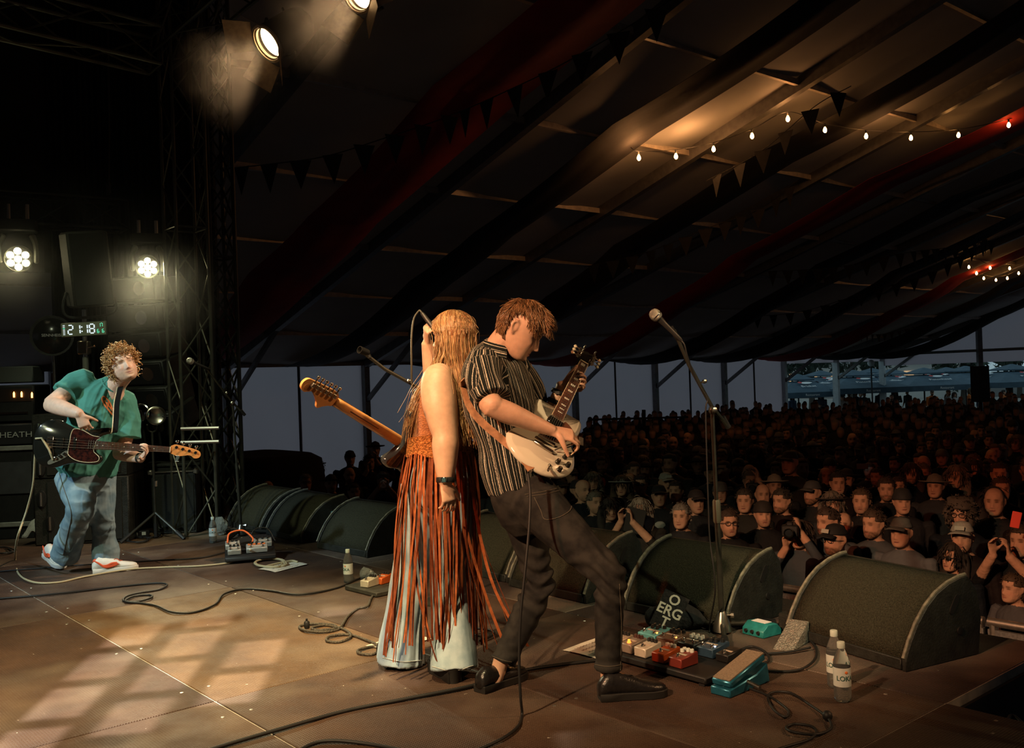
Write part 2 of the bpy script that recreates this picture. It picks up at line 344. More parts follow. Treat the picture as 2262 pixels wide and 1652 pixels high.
def slope_grid(t0, t1, q0, q1, nq=9, nt=5, sag=.12):
    G = np.zeros((nt, nq, 3))
    for i in range(nt):
        for j in range(nq):
            q = q0+(q1-q0)*j/(nq-1); t = t0+(t1-t0)*i/(nt-1)
            G[i, j] = S(q, t, rz_(q)-sag*math.sin(math.pi*i/(nt-1)))
    return G
for k in range(len(TK)-1):
    for q0, q1 in ((Q, RQ), (RQ, 2*RQ-Q)):
        mb = MB(); mb.grid(slope_grid(TK[k], TK[k+1], q0, q1), thick=.01); mb.build('roof_panel', pvc, ceiling)
bmb = {}
def beam(name, p, q, w, h, m, parent):
    p, q = V(p), V(q); mb = MB(); d = q-p; R = frame(d, (0, 0, 1)); mb.box((p+q)/2, (h, w, np.linalg.norm(d)), R); return mb.build(name, m, parent)
for t in TK:
    beam('rafter', S(Q, t, EZ-.12), S(RQ, t, rz_(RQ)-.12), .14, .26, tent_alu, ceiling)
    beam('rafter', S(2*RQ-Q, t, EZ-.12), S(RQ, t, rz_(RQ)-.12), .14, .26, tent_alu, ceiling)
for q in [Q-2.35*i for i in range(1, 8)]+[RQ, RQ-5, RQ-10]:
    for k in range(4, len(TK)-1):
        beam('purlin', S(q, TK[k]+.07, rz_(q)-.10), S(q, TK[k+1]-.07, rz_(q)-.10), .07, .10, mat('purlin_aluminium', (.42, .36, .30), .5, .2, .2, 9), ceiling)
OPEN = 12                                            # bays from this rafter on are open at the side
wl = thing('wall_left', None, None, (0, 0, 0)); wl['kind'] = 'structure'
def wall_grid(p, q, z0, z1, n=13, amp=.05):
    G = np.zeros((6, n, 3)); d = unit(q-p); nn = V(-d[1], d[0], 0)
    for i in range(6):
        for j in range(n):
            s = j/(n-1); G[i, j] = p+(q-p)*s+nn*amp*math.sin(s*9.+i)*(1-i/5)*.6; G[i, j, 2] = z0+(z1-z0)*i/5
    return G
for k in range(1, len(TK)-1):
    for h in (0, 1):
        t0 = TK[k]+(TK[k+1]-TK[k])*(.5*h)+.02; t1 = t0+(TK[k+1]-TK[k])*.5+.04
        z0 = GZ if k < OPEN else 1.62
        MB().grid(wall_grid(S(Q, t0), S(Q, t1), z0, EZ), thick=.008).build('wall_panel', wallpvc, wl)
seam = mat('wall_seam_band', (.05, .05, .055), .8)
for k, t in enumerate(TK):
    if k < 3: continue
    lit = k >= OPEN  # open-side posts get a paler metal: daylight put into their colour
    mb = MB(); mb.box(S(Q-.05, t, (GZ+EZ)/2), (.16, .26, EZ-GZ), rotz(AZ)); mb.box(S(Q-.1, t, GZ+.02), (.5, .5, .04), rotz(AZ)); mb.build('post', mat('daylit_post_aluminium', (.34, .36, .37), .4, .4, .1, 10) if lit else tent_alu, wl)
    beam('brace', S(Q-.1, t, EZ-1.15), S(Q-2.9, t, rz_(Q-2.9)-.2), .09, .11, tent_alu, wl)
    if k < len(TK)-1 and k < OPEN:
        tm = (t+TK[k+1])/2; beam('seam', S(Q-.03, tm, GZ), S(Q-.03, tm, EZ-.1), .06, .05, seam, wl)
beam('eave_rail', S(Q-.06, TK[2], EZ-.06), S(Q-.06, TEND, EZ-.06), .12, .16, tent_alu, wl)
# far gable: closed above, open below
wb = thing('wall_back', None, None, (0, 0, 0)); wb['kind'] = 'structure'
for i in range(8):
    q0 = Q-(Q-RQ)*2*i/8; q1 = Q-(Q-RQ)*2*(i+1)/8
    n = 5; G = np.zeros((2, n, 3))
    for j in range(n):
        q = q0+(q1-q0)*j/(n-1); G[0, j] = S(q, TEND, 1.40); G[1, j] = S(q, TEND, rz_(q))
    MB().grid(G, thick=.01).build('wall_panel', wallpvc, wb)
for i in range(1, 8):
    q = Q-(Q-RQ)*2*i/8; beam('post', S(q, TEND-.1, GZ), S(q, TEND-.1, rz_(q)-.1), .2, .2, tent_alu, wb)
beam('cross_rail', S(Q, TEND-.1, EZ-.1), S(2*RQ-Q, TEND-.1, EZ-.1), .12, .12, tent_alu, wb)
# the near side wall (out of view) and the closed end behind the stage keep the daylight out
wr = thing('wall_right', None, None, (0, 0, 0)); wr['kind'] = 'structure'
for k in range(len(TK)-1):
    MB().grid(wall_grid(S(2*RQ-Q, TK[k]+.02), S(2*RQ-Q, TK[k+1]-.02), GZ, EZ), thick=.008).build('wall_panel', wallpvc, wr)
wf = thing('wall_front', None, None, (0, 0, 0)); wf['kind'] = 'structure'
for i in range(8):
    q0 = Q-(Q-RQ)*2*i/8; q1 = Q-(Q-RQ)*2*(i+1)/8; G = np.zeros((2, 5, 3))
    for j in range(5):
        q = q0+(q1-q0)*j/4; G[0, j] = S(q, TK[0], GZ); G[1, j] = S(q, TK[0], rz_(q))
    MB().grid(G, thick=.01).build('wall_panel', wallpvc, wf)

# ---------------- cloth swags under the roof, bunting and bulb strings
red_cloth = mat('dark_red_swag_cloth', (.34, .018, .014), .85, 0, .2, 2, .3, 4.)
blk_cloth = mat('black_swag_cloth', (.016, .014, .014), .85, 0, .2, 2, .3, 4.)
def swag(t, wdt, m, label, low=.55, q0=Q-.3, q1=RQ+.2):
    nq, nt = 34, 7; G = np.zeros((nt, nq, 3))
    for j in range(nq):
        s = j/(nq-1); q = q0+(q1-q0)*s
        n_span = 3; ph = (s*n_span) % 1.; dip = low*(math.sin(math.pi*min(1, s*2.2))**.7 if s < .45 else 0)+.20*math.sin(math.pi*ph)
        for i in range(nt):
            e = i/(nt-1)*2-1; G[i, j] = S(q, t+e*wdt/2*(1-.12*math.sin(math.pi*ph)), rz_(q)-.22-dip*(1-.35*e*e)-.02*math.sin(6*e+j*.3))
    return tag(MB().grid(G, thick=.006).build('fabric_swag', m), label, 'drapery', 'fabric swags under the tent roof')
sw = [(2.2, 0, None), (8.6, 1, 'wide dark red cloth swag nearest the stage tower, under the roof'), (12.0, 0, 'black cloth swag between red swag and lit string-light bay'), (16.0, 0, 'black cloth swag just beyond the bay with warm bulbs'),
      (20.2, 1, 'dark red cloth swag above the foreground microphone'), (24.1, 0, 'black cloth swag just beyond the middle red swag'), (28.2, 0, 'black cloth swag over the middle of the crowd'), (32.2, 1, 'thin red cloth swag near the far bulb strings'),
      (36.2, 0, 'black cloth swag near the open tent side'), (40.0, 0, 'last black cloth swag before the far gable')]
for t, isr, lb in sw:
    if lb: swag(t, 1.55 if t < 10 else (1.1 if t < 13 else 1.3), red_cloth if isr else blk_cloth, lb, low=.75 if t > 12 else .35)
flagm = mat('dark_pennant_cloth', (.022, .021, .020), .9, 0, .3, 9)
fm = MB(); fm.prism([(-.15, 0), (.15, 0), (0, -.40)], -.002, .002); PEN = fm.mesh('pennant', smooth=False); PEN.materials.append(flagm)
def bunting(pts, n, label, sc=1., steps=60):
    P = crom(pts, steps); root = thing('bunting', label, 'bunting', P[0], group='pennant strings under the tent roof')
    MB().tube(P, .008, 4).build('string', flagm, root, world=True)
    seg = np.cumsum(np.r_[0, np.linalg.norm(np.diff(P, axis=0), axis=1)])
    for i in range(n):
        s = (i+.5)/n*seg[-1]; p = np.array([np.interp(s, seg, P[:, c]) for c in range(3)]); p2 = np.array([np.interp(min(seg[-1], s+.1), seg, P[:, c]) for c in range(3)])
        d = p2-p; az = math.atan2(d[1], d[0])+random.uniform(-.3, .3)
        share('pennant', PEN, p-P[0], root, rotz(az)@rotx(math.pi/2+random.uniform(-.12, .12)), (sc, sc, sc))
def rf(x, y, drop=.0):                               # where the ray at pixel x, y meets the roof, then a little below it
    d = _f+(x-CXP)/F_PX*_r+(CYP-y)/F_PX*_u; s = (EZ+SL*Q-CAM_H-drop)/(d[2]+SL*(d[:2]@D1)); return CAM+d*s
bunting([rf(505, 372, .7), rf(600, 362, .9), rf(720, 345, 1.), rf(850, 305, .9), rf(950, 272, .7), rf(1020, 246, .5)], 8, 'black pennant string nearest the lighting tower, across the red swag')
bunting([rf(1005, 252, .5), rf(1100, 210, .8), rf(1230, 148, .9), rf(1372, 68, .9), rf(1490, -5, .7)], 7, 'black pennant string rising right above the singer and guitarist')
bunting([rf(1560, 400, .9), rf(1680, 335, 1.), rf(1800, 235, .8), rf(1880, 190, .6)], 6, 'black pennant string with glinting foil tassels by the warm bulbs')
bunting([rf(1290, 590, .6), rf(1420, 560, .8), rf(1560, 505, .9), rf(1680, 460, .6), rf(1760, 400, .5)], 12, 'black pennant string crossing above the guitarist headstock')
bunting([rf(1690, 600, .6), rf(1850, 590, .8), rf(1990, 560, .9), rf(2110, 545, .8), rf(2200, 530, .6)], 18, 'black pennant string low over the crowd towards the far bulbs')
bunting([rf(1620, 700, .5), rf(1760, 690, .7), rf(1900, 650, .7), rf(2060, 600, .6), rf(2190, 520, .5)], 16, 'black pennant string passing just under the far warm bulbs')
bunting([rf(1860, 735, .4), rf(1950, 738, .5), rf(2030, 720, .4)], 12, 'short row of tiny black pennants near the far gable', .8)
bulbm = mat('glowing_bulb_glass', (1, .7, .35), .3, emit=(1., .42, .11), estr=55.)
sock = mat('black_bulb_socket', (.015, .015, .015), .5)
bb = MB(); bb.lathe([(.004, 0), (.016, -.02), (.030, -.055), (.028, -.08), (.012, -.10)], 10); BULB = bb.mesh('bulb'); BULB.materials.append(bulbm)
bb = MB(); bb.lathe([(.014, .04), (.016, .0), (.014, -.01)], 8); SOCK = bb.mesh('bulb_socket'); SOCK.materials.append(sock)
def bulbs(px, drop, label, ends, sc=1.):
    P = [rf(*e, .18) for e in ends[:1]]+[rf(x, y, drop)+V(0, 0, .05) for x, y in px]+[rf(*e, .18) for e in ends[1:]]
    root = thing('string_light', label, 'string lights', P[0], group='warm bulb strings under the tent roof')
    MB().tube(crom(P, 12*len(P)), .007, 5).build('wire', sock, root, world=True)
    for x, y in px:
        p = rf(x, y, drop); s = share('bulb', BULB, p-P[0], root, None, (sc,)*3); share('bulb_socket', SOCK, p-P[0], root, None, (sc,)*3)
bulbs([(1411, 340), (1493, 337), (1576, 321), (1661, 292), (1740, 254), (1822, 279), (1913, 293), (2012, 297), (2117, 291), (2228, 269)], .45, 'string of ten warm bulbs hanging across the roof bay, upper right', [(1390, 322), (2290, 240)], 1.15)
bulbs([(2140, 585), (2157, 599), (2173, 610), (2200, 614), (2225, 610), (2250, 599)], .4, 'lower far string of tiny warm bulbs at the right edge', [(2128, 570), (2275, 590)], 1.2)
bulbs([(2187, 587), (2230, 588)], .4, 'pair of tiny warm bulbs just above the lower far string', [(2165, 575), (2262, 580)], 1.2)
for x, y, e in ((1411, 340, 26), (1530, 328, 22), (1740, 254, 10), (1960, 290, 8)):
    l = bpy.data.lights.new('bulb_glow', 'POINT'); l.energy = e; l.color = (1., .42, .14); l.shadow_soft_size = .05; o = bpy.data.objects.new('bulb_glow', l); COL.objects.link(o); o.location = Vector(rf(x, y, .5))

# ---------------- outside: parasols, trees, a pale hall
navy = mat('navy_parasol_cloth', (.055, .095, .13), .8, 0, .15, 3); wht = mat('white_print', (.75, .76, .76), .7); redp = mat('red_print', (.6, .06, .06), .7); pole_m = mat('dark_parasol_pole', (.03, .03, .03), .5)
um = MB()
def sq(h, z): return [V(-h, -h, z), V(h, -h, z), V(h, h, z), V(-h, h, z)]
def parasol(x, y, Y, wd, label, word):
    p = at(x, y, Y); root = thing('parasol', label, 'parasol', (p[0], p[1], GZ), .12, group='navy parasols outside the tent')
    zt = p[2]-GZ; h = wd/2
    c = MB(); c.rings([sq(h*.30, zt-.36), sq(h*.98, zt-.86), sq(h, zt-.86), sq(h, zt-1.12)], cap=False); c.build('canopy', navy, root, smooth=False)
    v = MB(); v.rings([sq(.04, zt), sq(h*.36, zt-.26), sq(h*.36, zt-.32)], cap=False); v.build('vent_top', navy, root, smooth=False)
    MB().tube([(0, 0, 0), (0, 0, zt)], .04, 8).build('pole', pole_m, root)
    for a in range(4):
        R = rotz(a*math.pi/2); d = math.atan2(.5, h*.68); M = R@rotx(math.pi/2-.0-(math.pi/2-d)); c0 = R@V(0, -h*.66, zt-.61)+R@V(0, -.02, .05)
        e = MB(); e.prism([(.30*math.cos(q)*(1+.2*math.sin(3*q)), .11*math.sin(q)) for q in np.linspace(0, 6.28, 15)[:-1]], 0, .004); o = e.build('print_emblem', wht, root); o.matrix_local = Matrix.Translation(Vector(c0+R@V(0, .18, .13)))@Matrix(M.tolist()).to_4x4()
        e = MB(); e.ball((-.28, .05, 0), (.11, .09, .006), 8); o = e.build('print_emblem', redp, root); o.matrix_local = Matrix.Translation(Vector(c0+R@V(0, .18, .135)))@Matrix(M.tolist()).to_4x4()
        if a % 2 == 0 or True:
            lettering(word, .26, wht, root, c0+R@V(0, -.12, -.02), M, 'print_lettering', .002)
        lettering('Restaurant', .16, wht, root, R@V(0, -h-.01, zt-.99), R@rotx(math.pi/2), 'print_lettering', .002)
W_ = ['Brisket', 'Pripps', 'Pistonhead', 'Pripps', 'Pistonhead', 'Pripps', 'Pistonhead', 'Pripps']
for i, (x, y, Y, wd) in enumerate([(1762, 826, 46, 3.2), (1812, 818, 52, 3.9), (1884, 817, 46.5, 3.9), (1968, 815, 52, 4.0), (2040, 812, 47.5, 4.0), (2132, 808, 52, 4.2), (2234, 804, 47.5, 4.2), (1925, 813, 57.5, 4.2), (2090, 811, 57.5, 4.2), (2310, 803, 52, 4.2)]):
    nm = ['leftmost navy parasol partly hidden by the tent post', 'second navy parasol from the left outside the tent opening', 'third navy parasol from the left with white print', 'navy parasol seen between the two bright tent posts', 'navy parasol right of the last bright tent post', 'navy parasol left of the black delay speaker', 'navy parasol at the right edge of the opening', 'rear navy parasol peeking behind the tent post', 'rear navy parasol behind the middle ones', 'navy parasol cut off by the right frame edge'][i]
    parasol(x, y, Y, wd, nm, W_[i % 8])
leafm = mat('dusk_tree_foliage', (.035, .05, .035), .9, 0, .5, 2); barkm = mat('tree_bark', (.05, .04, .03), .9)
def tree(x, Y, ztop, r, label, seed):
    p = at(x, 820, Y); root = thing('tree', label, 'tree', (p[0], p[1], GZ), group='trees beyond the parasols'); rr = np.random.default_rng(seed)
    MB().limb([(0, 0, 0), (.1, 0, ztop*.4), (0, .1, ztop*.75)], [.22, .16, .07], 8).build('trunk', barkm, root)
    n = 900; d = rr.normal(size=(n, 3)); d /= np.linalg.norm(d, axis=1, keepdims=True); c = d*(rr.uniform(.55, 1, (n, 1)))*V(r, r, r*.8)+V(0, 0, ztop-r*.75)
    c += .25*r*np.sin(c[:, [1, 2, 0]]*2.3); mb = MB(); a = rr.normal(size=(n, 3, 3))*.22; vs = (c[:, None, :]+a).reshape(-1, 3)
    mb.add(vs, [(3*i, 3*i+1, 3*i+2) for i in range(n)]); mb.build('foliage', leafm, root, smooth=False)
for i, (x, Y, zt, r) in enumerate([(1790, 64, 6.5, 2.6), (1880, 72, 7.8, 3.2), (1945, 80, 6.6, 2.6), (2020, 92, 6.4, 2.6), (2125, 66, 4.8, 2.0), (2250, 78, 6.8, 3.0)]):
    tree(x, Y, zt, r, ['dark leafy tree behind the leftmost parasols', 'dark tree left of the white globe lamp', 'dark leafy tree right of the white globe lamp', 'low dark tree over the middle parasols', 'low dark tree above the parasol by the delay speaker', 'dark leafy tree at the far right beyond the parasols'][i], i)
hall = MB(); p = at(1850, 830, 100); hall.box((p[0], p[1], GZ+1.9), (26, 6, 3.8), rotz(AZ+.7)); hp = p
hall=None
ho = thing('pale_hall', 'pale low hall far behind the parasols and trees', 'building', (p[0], p[1], GZ), AZ-math.pi/2-.3)
MB().box((0, 0, 1.7), (30, 6, 3.4)).build('wall', mat('pale_render', (.5, .48, .45), .9), ho); rfp = MB(); rfp.prism([(-3.4, 0), (3.4, 0), (0, 1.3)], -15.2, 15.2, (0, 0, 3.4), np.array([[0, 0, 1.], [1, 0, 0], [0, 1, 0]])); rfp.build('roof', mat('grey_roof', (.2, .2, .21), .9), ho)
for i in range(9): MB().box((-13+3.2*i, -3.02, 1.9), (1.1, .08, 1.2)).build('window', mat('lit_window', (.9, .6, .3), .5, emit=(1, .6, .3), estr=.5), ho)
p = at(1924, 802, 44); gl = thing('globe_lamp', 'white globe lamp on a post outside between the posts', 'lamp', (p[0], p[1], GZ)); MB().ball((0, 0, p[2]-GZ), .16, 14).build('globe', mat('opal_globe', (.8, .85, .85), .4), gl, smooth='all'); MB().tube([(0, 0, 0), (0, 0, p[2]-GZ-.15)], .035, 8).build('pole', pole_m, gl)
# ================================================================ STAGE GEAR
RZ = AZ-math.pi/2                                   # local +y looks out to the audience, local +x towards the camera side
def carpet(name, col, sp=.5):
    return mat(name, col, .95, 0, .35, 180, .6, 260, spec=.2)
grille_m = mat('worn_olive_foam_grille', (.048, .047, .031), .95, 0, .45, 160, .8, 220, spec=.15)
cab_m = mat('scuffed_black_cabinet', (.016, .017, .014), .55, 0, .4, 18, .2, 90)
edge_m = mat('worn_cabinet_edge', (.16, .15, .11), .6, 0, .5, 40)
rub = mat('black_rubber', (.010, .010, .010), .55)
chrome = mat('polished_chrome', (.62, .60, .56), .16, 1.)
nickel = mat('worn_nickel', (.5, .47, .40), .3, 1.)
WPROF = [(0, .055), (.035, .125), (.085, .20), (.15, .268), (.22, .318), (.30, .352), (.385, .372)]
def make_wedge(w=.71):
    root = thing('floor_monitor', '', 'monitor speaker', group='floor monitor wedges along the stage front')
    out = [(0, .0)]+WPROF+[(.43, .372), (.49, .30), (.515, .17), (.49, .0)]
    for sx in (-1, 1):
        mb = MB(); R = np.array([[0, 0, 1.], [1, 0, 0], [0, 1, 0]])     # poly (y,z) -> extruded along x
        mb.prism(out, sx*w/2-.012, sx*w/2+.012, R=R); ck = mb.build('side_panel', cab_m, root, bevel=.004)
        e = MB(); P = [(sx*(w/2), y-.004, z+.004) for y, z in WPROF+[(.43, .374)]]; e.tube(P, .0085, 6); e.build('edge_wear', edge_m, ck)
        h = MB(); th = np.linspace(0, 2*math.pi, 17)[:-1]; c_, s_ = math.cos(.95), math.sin(.95)
        ov = [(.05*math.copysign(abs(math.cos(q))**.5, math.cos(q)), .016*math.sin(q)) for q in th]; ov = [(.33+x*c_-y*s_, .255+x*s_+y*c_) for x, y in ov]
        h.prism(ov, sx*(w/2+.0125)-.001, sx*(w/2+.0125)+.003, R=R); h.build('handle_recess', rub, ck)
        k = MB(); k.lathe([(.018, 0), (.018, .006), (.012, .007)], 12, (sx*(w/2+.012), .36, .13), roty(sx*math.pi/2)); k.build('rubber_foot', rub, ck)
    G = np.zeros((len(WPROF), 9, 3))
    for i, (y, z) in enumerate(WPROF):
        for j in range(9): G[i, j] = (-(w/2-.014)+(w-.028)*j/8, y+.012+.0, z-.004)
    MB().grid(G, thick=.02).build('grille', grille_m, root, smooth='all')
    b = MB(); b.prism([(.01, .0), (.012, .05), (.16, .245), (.30, .335), (.40, .362), (.43, .366), (.485, .30), (.508, .17), (.485, .0)], -w/2+.01, w/2-.01, R=np.array([[0, 0, 1.], [1, 0, 0], [0, 1, 0]])); b.build('cabinet', cab_m, root)
    k = MB(); k.box((0, .004, .028), (w-.03, .012, .05)); k.build('front_lip', cab_m, root, bevel=.004)
    return root
wed = make_wedge(); first = True
for a, b, dr, lb in [(8.62, 3.90, .0, 'farthest floor monitor wedge, beside the lighting tower'), (7.80, 3.90, .03, 'second floor monitor from the tower, with a small blue sticker'), (6.76, 3.88, -.05, 'floor monitor wedge directly behind the small standing water bottle'),
                     (5.22, 4.03, .0, 'floor monitor wedge half hidden behind the orange fringe'), (4.42, 3.97, .02, 'floor monitor wedge seen between the guitarist legs'), (3.43, 4.01, .0, 'floor monitor wedge behind the foreground microphone stand and pedalboard'), (2.46, 4.09, .22, 'nearest dark floor monitor wedge beside two water bottles')]:
    o = wed if first else copy_tree(wed); first = False; o['label'] = lb; o.location = Vector(S(a, b, 0)); o.rotation_euler = (0, 0, RZ-dr)
st = MB(); st.box((0, 0, 0), (.002, .03, .022)); so = st.build('sticker', mat('cyan_sticker', (.1, .42, .5), .6), [o for o in bpy.data.objects if o.get('label', '').startswith('second floor monitor')][0]); so.location = (.368, .30, .235)

# ---------------- microphone stands
stand_m = mat('black_stand_tube', (.045, .045, .036), .35, .5, .2, 20); clutch_m = mat('olive_grip_plastic', (.07, .07, .05), .5)
wire_m = mat('microphone_mesh', (.42, .42, .36), .35, .8, .3, 300, .5, 400); mic_b = mat('microphone_body', (.035, .035, .034), .4, .3)
def mic_parts(root, base, tip, nm='microphone'):
    d = unit(V(tip)-V(base)); L_ = np.linalg.norm(V(tip)-V(base)); R = frame(d)
    b = MB(); b.lathe([(.006, -.012), (.010, 0), (.0115, .03), (.0135, L_*.55), (.0175, L_*.74), (.019, L_*.76)], 14, base, R); b.build(nm+'_body', mic_b, root, world=True)
    h = MB(); h.lathe([(.019, L_*.745), (.027, L_*.78), (.0295, L_*.84), (.0295, L_*.87), (.028, L_*.94), (.021, L_*1.0), (.009, L_*1.03), (.001, L_*1.033)], 18, base, R); h.build(nm+'_grille', wire_m, root, world=True, smooth='all')
    k = MB(); k.lathe([(.0300, L_*.84), (.0308, L_*.855), (.0300, L_*.87)], 18, base, R, cap=False); k.build(nm+'_band', chrome, root, world=True)
def knob_parts(root, p, d=(0, -1, 0), r=.014):
    k = MB(); R = frame(d); k.lathe([(.005, -.01), (.005, .012), (r, .013), (r, .028), (r*.6, .031)], 8, p, R); k.build('clutch_knob', nickel, root, world=True)
def tripod_legs(root, c, hub, r, ang0, n=3, rl=.011):
    for i in range(n):
        a = ang0+i*2*math.pi/n; e = V(c[0]+r*math.cos(a), c[1]+r*math.sin(a), .02); t = V(c[0], c[1], hub)
        l = MB(); l.tube([t, e], rl, 8); lg = l.build('leg', stand_m, root, world=True); d = unit(e-t); f = MB(); f.tube([e-d*.09, e+d*.02], rl*1.5, 8); q = f.build('rubber_foot', rub, lg); q.data.transform(Matrix.Translation(-root.location))
def mic_stand(label, base, top, boom, mic=None, kind='cone', clip=True, grip=True, ang=.3, legs=.33):
    base, top = V(base), V(top); root = thing('microphone_stand', label, 'microphone stand', base)
    mid = base+(top-base)*.55
    MB().tube([base+V(0, 0, .03), mid], .0145, 10).build('lower_tube', stand_m, root, world=True)
    MB().tube([mid, top], .0105, 10).build('upper_tube', stand_m, root, world=True)
    if grip: g = MB(); g.lathe([(.017, -.06), (.021, -.05), (.021, .05), (.017, .06)], 12, mid, frame(top-base)); g.build('height_grip', clutch_m, root, world=True)
    if kind == 'cone':
        MB().lathe([(.052, .012), (.048, .03), (.026, .10), (.018, .115), (.0, .118)], 16, base).build('base_cone', mat('chromed_cone', (.22, .21, .18), .3, .9), root, world=True); knob_parts(root, base+V(.03, -.01, .095), (1, -.2, 0), .016); tripod_legs(root, base, .05, legs, ang, rl=.013)
    elif kind == 'round':
        MB().lathe([(.13, .0), (.13, .012), (.10, .02), (.025, .028), (.016, .06)], 24, base).build('round_base', stand_m, root, world=True)
    else: tripod_legs(root, base, .22, legs, ang)
    B = [V(q) for q in boom]
    MB().tube([B[0], B[0]+(B[-1]-B[0])*.12], .015, 10).build('counterweight', rub, root, world=True)
    MB().tube(B, .0098, 8).build('boom', stand_m, root, world=True)
    MB().ball(top, (.02, .02, .024), 10).build('swivel', stand_m, root, world=True); knob_parts(root, top+V(0, -.01, .0), (.3, -1, .1)); knob_parts(root, B[0]+(B[-1]-B[0])*.52, (.4, -1, .2), .011)
    if clip:
        e = B[-1]; d = unit(B[-1]-B[-2]); MB().tube([e, e+d*.05], .010, 8).build('clip_joint', stand_m, root, world=True)
    if mic is not None: mic_parts(root, *mic)
    return root
b0 = gr(1596, 1398); t0 = at(1573, 906, 4.86)
ms = mic_stand('foreground black boom stand with olive-lit microphone in front of a monitor wedge', b0, t0, [at(1609, 944, 4.95), at(1573, 899, 4.86), at(1522, 806, 4.80), at(1497, 748, 4.77)], (at(1503, 750, 4.74), at(1440, 688, 4.72)), legs=.30, ang=AZ-.35)
MB().tube([at(1497, 748, 4.77), at(1490, 738, 4.75), at(1482, 722, 4.74)], .012, 8).build('microphone_clip', rub, ms, world=True)
cable('microphone_cable', [at(1504, 751, 4.74), at(1512, 762, 4.73), at(1520, 792, 4.74), at(1540, 843, 4.78), at(1562, 880, 4.80), at(1559, 905, 4.80), at(1561, 1000, 4.81), at(1565, 1120, 4.82), at(1568, 1190, 4.82), at(1580, 1300, 4.8), gr(1567, 1392, .01), gr(1590, 1425, .006), gr(1640, 1440, .006)], .0042, rub, 'thin cable running down the foreground microphone stand')
mic_stand('black boom stand with empty clip behind the singer', gr(975, 1330), at(946, 872, 5.3), [at(990, 900, 5.35), at(946, 868, 5.3), at(850, 815, 5.2), at(815, 788, 5.15)], None, kind='round', grip=False)
ec = [o for o in bpy.data.objects if o.get('label', '') == 'black boom stand with empty clip behind the singer'][0]
MB().tube([at(817, 790, 5.15), at(812, 780, 5.15)], .012, 8).build('microphone_clip', rub, ec, world=True); q = MB(); q.lathe([(.013, -.035), (.019, -.03), (.021, .03), (.017, .03), (.014, -.03)], 14, at(803, 776, 5.13), frame(at(795, 772, 5.1)-at(815, 780, 5.15))); q.build('clip_cup', rub, ec, world=True)
ls = mic_stand('black boom stand with pale microphone in front of the lighting tower', gr(533, 1183), at(514, 890, 8.6), [at(541, 917, 8.65), at(514, 889, 8.6), at(480, 846, 8.5), at(462, 822, 8.45)], (at(462, 815, 8.43), at(414, 795, 8.3)), legs=.22, grip=False)
gs = thing('instrument_stand', 'black tripod stand with forked top behind the bass player', 'stand', gr(345, 1190))
gb = gr(345, 1190); tripod_legs(gs, gb, .24, .30, -.35, rl=.012)
MB().tube([gb+V(0, 0, .06), at(336, 955, gb[1])], .011, 8).build('upright_tube', stand_m, gs, world=True); MB().tube([gb+V(0, 0, .02), gb+V(0, 0, .14)], .017, 8).build('bottom_cap', rub, gs, world=True); MB().tube([at(345, 1062, gb[1]), at(345, 1074, gb[1])], .016, 8).build('clamp_ring', nickel, gs, world=True)
for s in (-1, 1): MB().tube(crom([at(336, 955, gb[1]), at(336+s*9, 950, gb[1]), at(336+s*11, 938, gb[1]-.05)], 8), .008, 6).build('fork_arm', stand_m, gs, world=True)

# ---------------- lighting tower and trusses (every tube a part)
truss_m = mat('weathered_truss_tube', (.10, .10, .075), .4, .7, .25, 6); truss_b = mat('black_truss_tube', (.03, .03, .024), .45, .5, .25, 6)
def truss(label, p0, p1, up, w, r=.02, n=8, m=truss_m, x=False, name='lighting_truss'):
    p0, p1 = V(p0), V(p1); root = thing(name, label, 'truss', p0); R = frame(p1-p0, up); L_ = np.linalg.norm(p1-p0); cn = [(-1, -1), (1, -1), (1, 1), (-1, 1)]
    P = lambda i, s: p0+R@V(cn[i % 4][0]*w/2, cn[i % 4][1]*w/2, s*L_)
    for i in range(4): MB().tube([P(i, 0), P(i, 1)], r, 8).build('chord', m, root, world=True)
    for i in range(4):
        for k in range(n):
            a, b = (i, i+1) if k % 2 == 0 else (i+1, i)
            MB().tube([P(a, k/n), P(b, (k+1)/n)], r*.5, 6).build('brace', m, root, world=True)
            if x: MB().tube([P(b, k/n), P(a, (k+1)/n)], r*.5, 6).build('brace', m, root, world=True)
    for k in (0, n//2, n):
        for i in range(4): MB().tube([P(i, k/n), P(i+1, k/n)], r*.6, 6).build('rung', m, root, world=True)
    return root
tb = gr(432, 1178); truss('square lighting tower with diagonal tubes beside the stage front', V(tb[0], tb[1], 0), V(tb[0], tb[1], 5.75), (D2[0], D2[1], 0), .30, .016, 14)
tb2 = gr(500, 1150); truss('dark lattice mast just behind the lighting tower', V(tb2[0], tb2[1], -.3), V(tb2[0], tb2[1], 5.7), (D2[0], D2[1], 0), .26, .022, 16, truss_b, True)
truss('overhead truss across the upper left corner', S(8.6, 3.2, 4.45), S(8.9, -3.5, 4.9), (0, 0, 1), .34, .02, 12)
truss('dim rear truss above the hung speaker', S(10.2, 3.4, 3.2), S(10.4, -3.0, 3.1), (0, 0, 1), .30, .016, 14, truss_b)
truss('dark truss carrying the two warm spotlights', S(9.0, 3.3, 4.55), S(3.2, 3.6, 5.05), (0, 0, 1), .30, .018, 14, truss_b)
for dx, z in ((0, 1.53), (0, 1.18)):
    pass
cl = thing('scaffold_clamp_rails', 'short bright scaffold tubes clamped across the lighting tower', 'scaffold tube', S(*ab(tb), 1.0))
for y in (945, 975): MB().tube([at(400, y+2, tb[1]-.25), at(484, y, tb[1]-.25)], .018, 8).build('tube', nickel, cl, world=True)
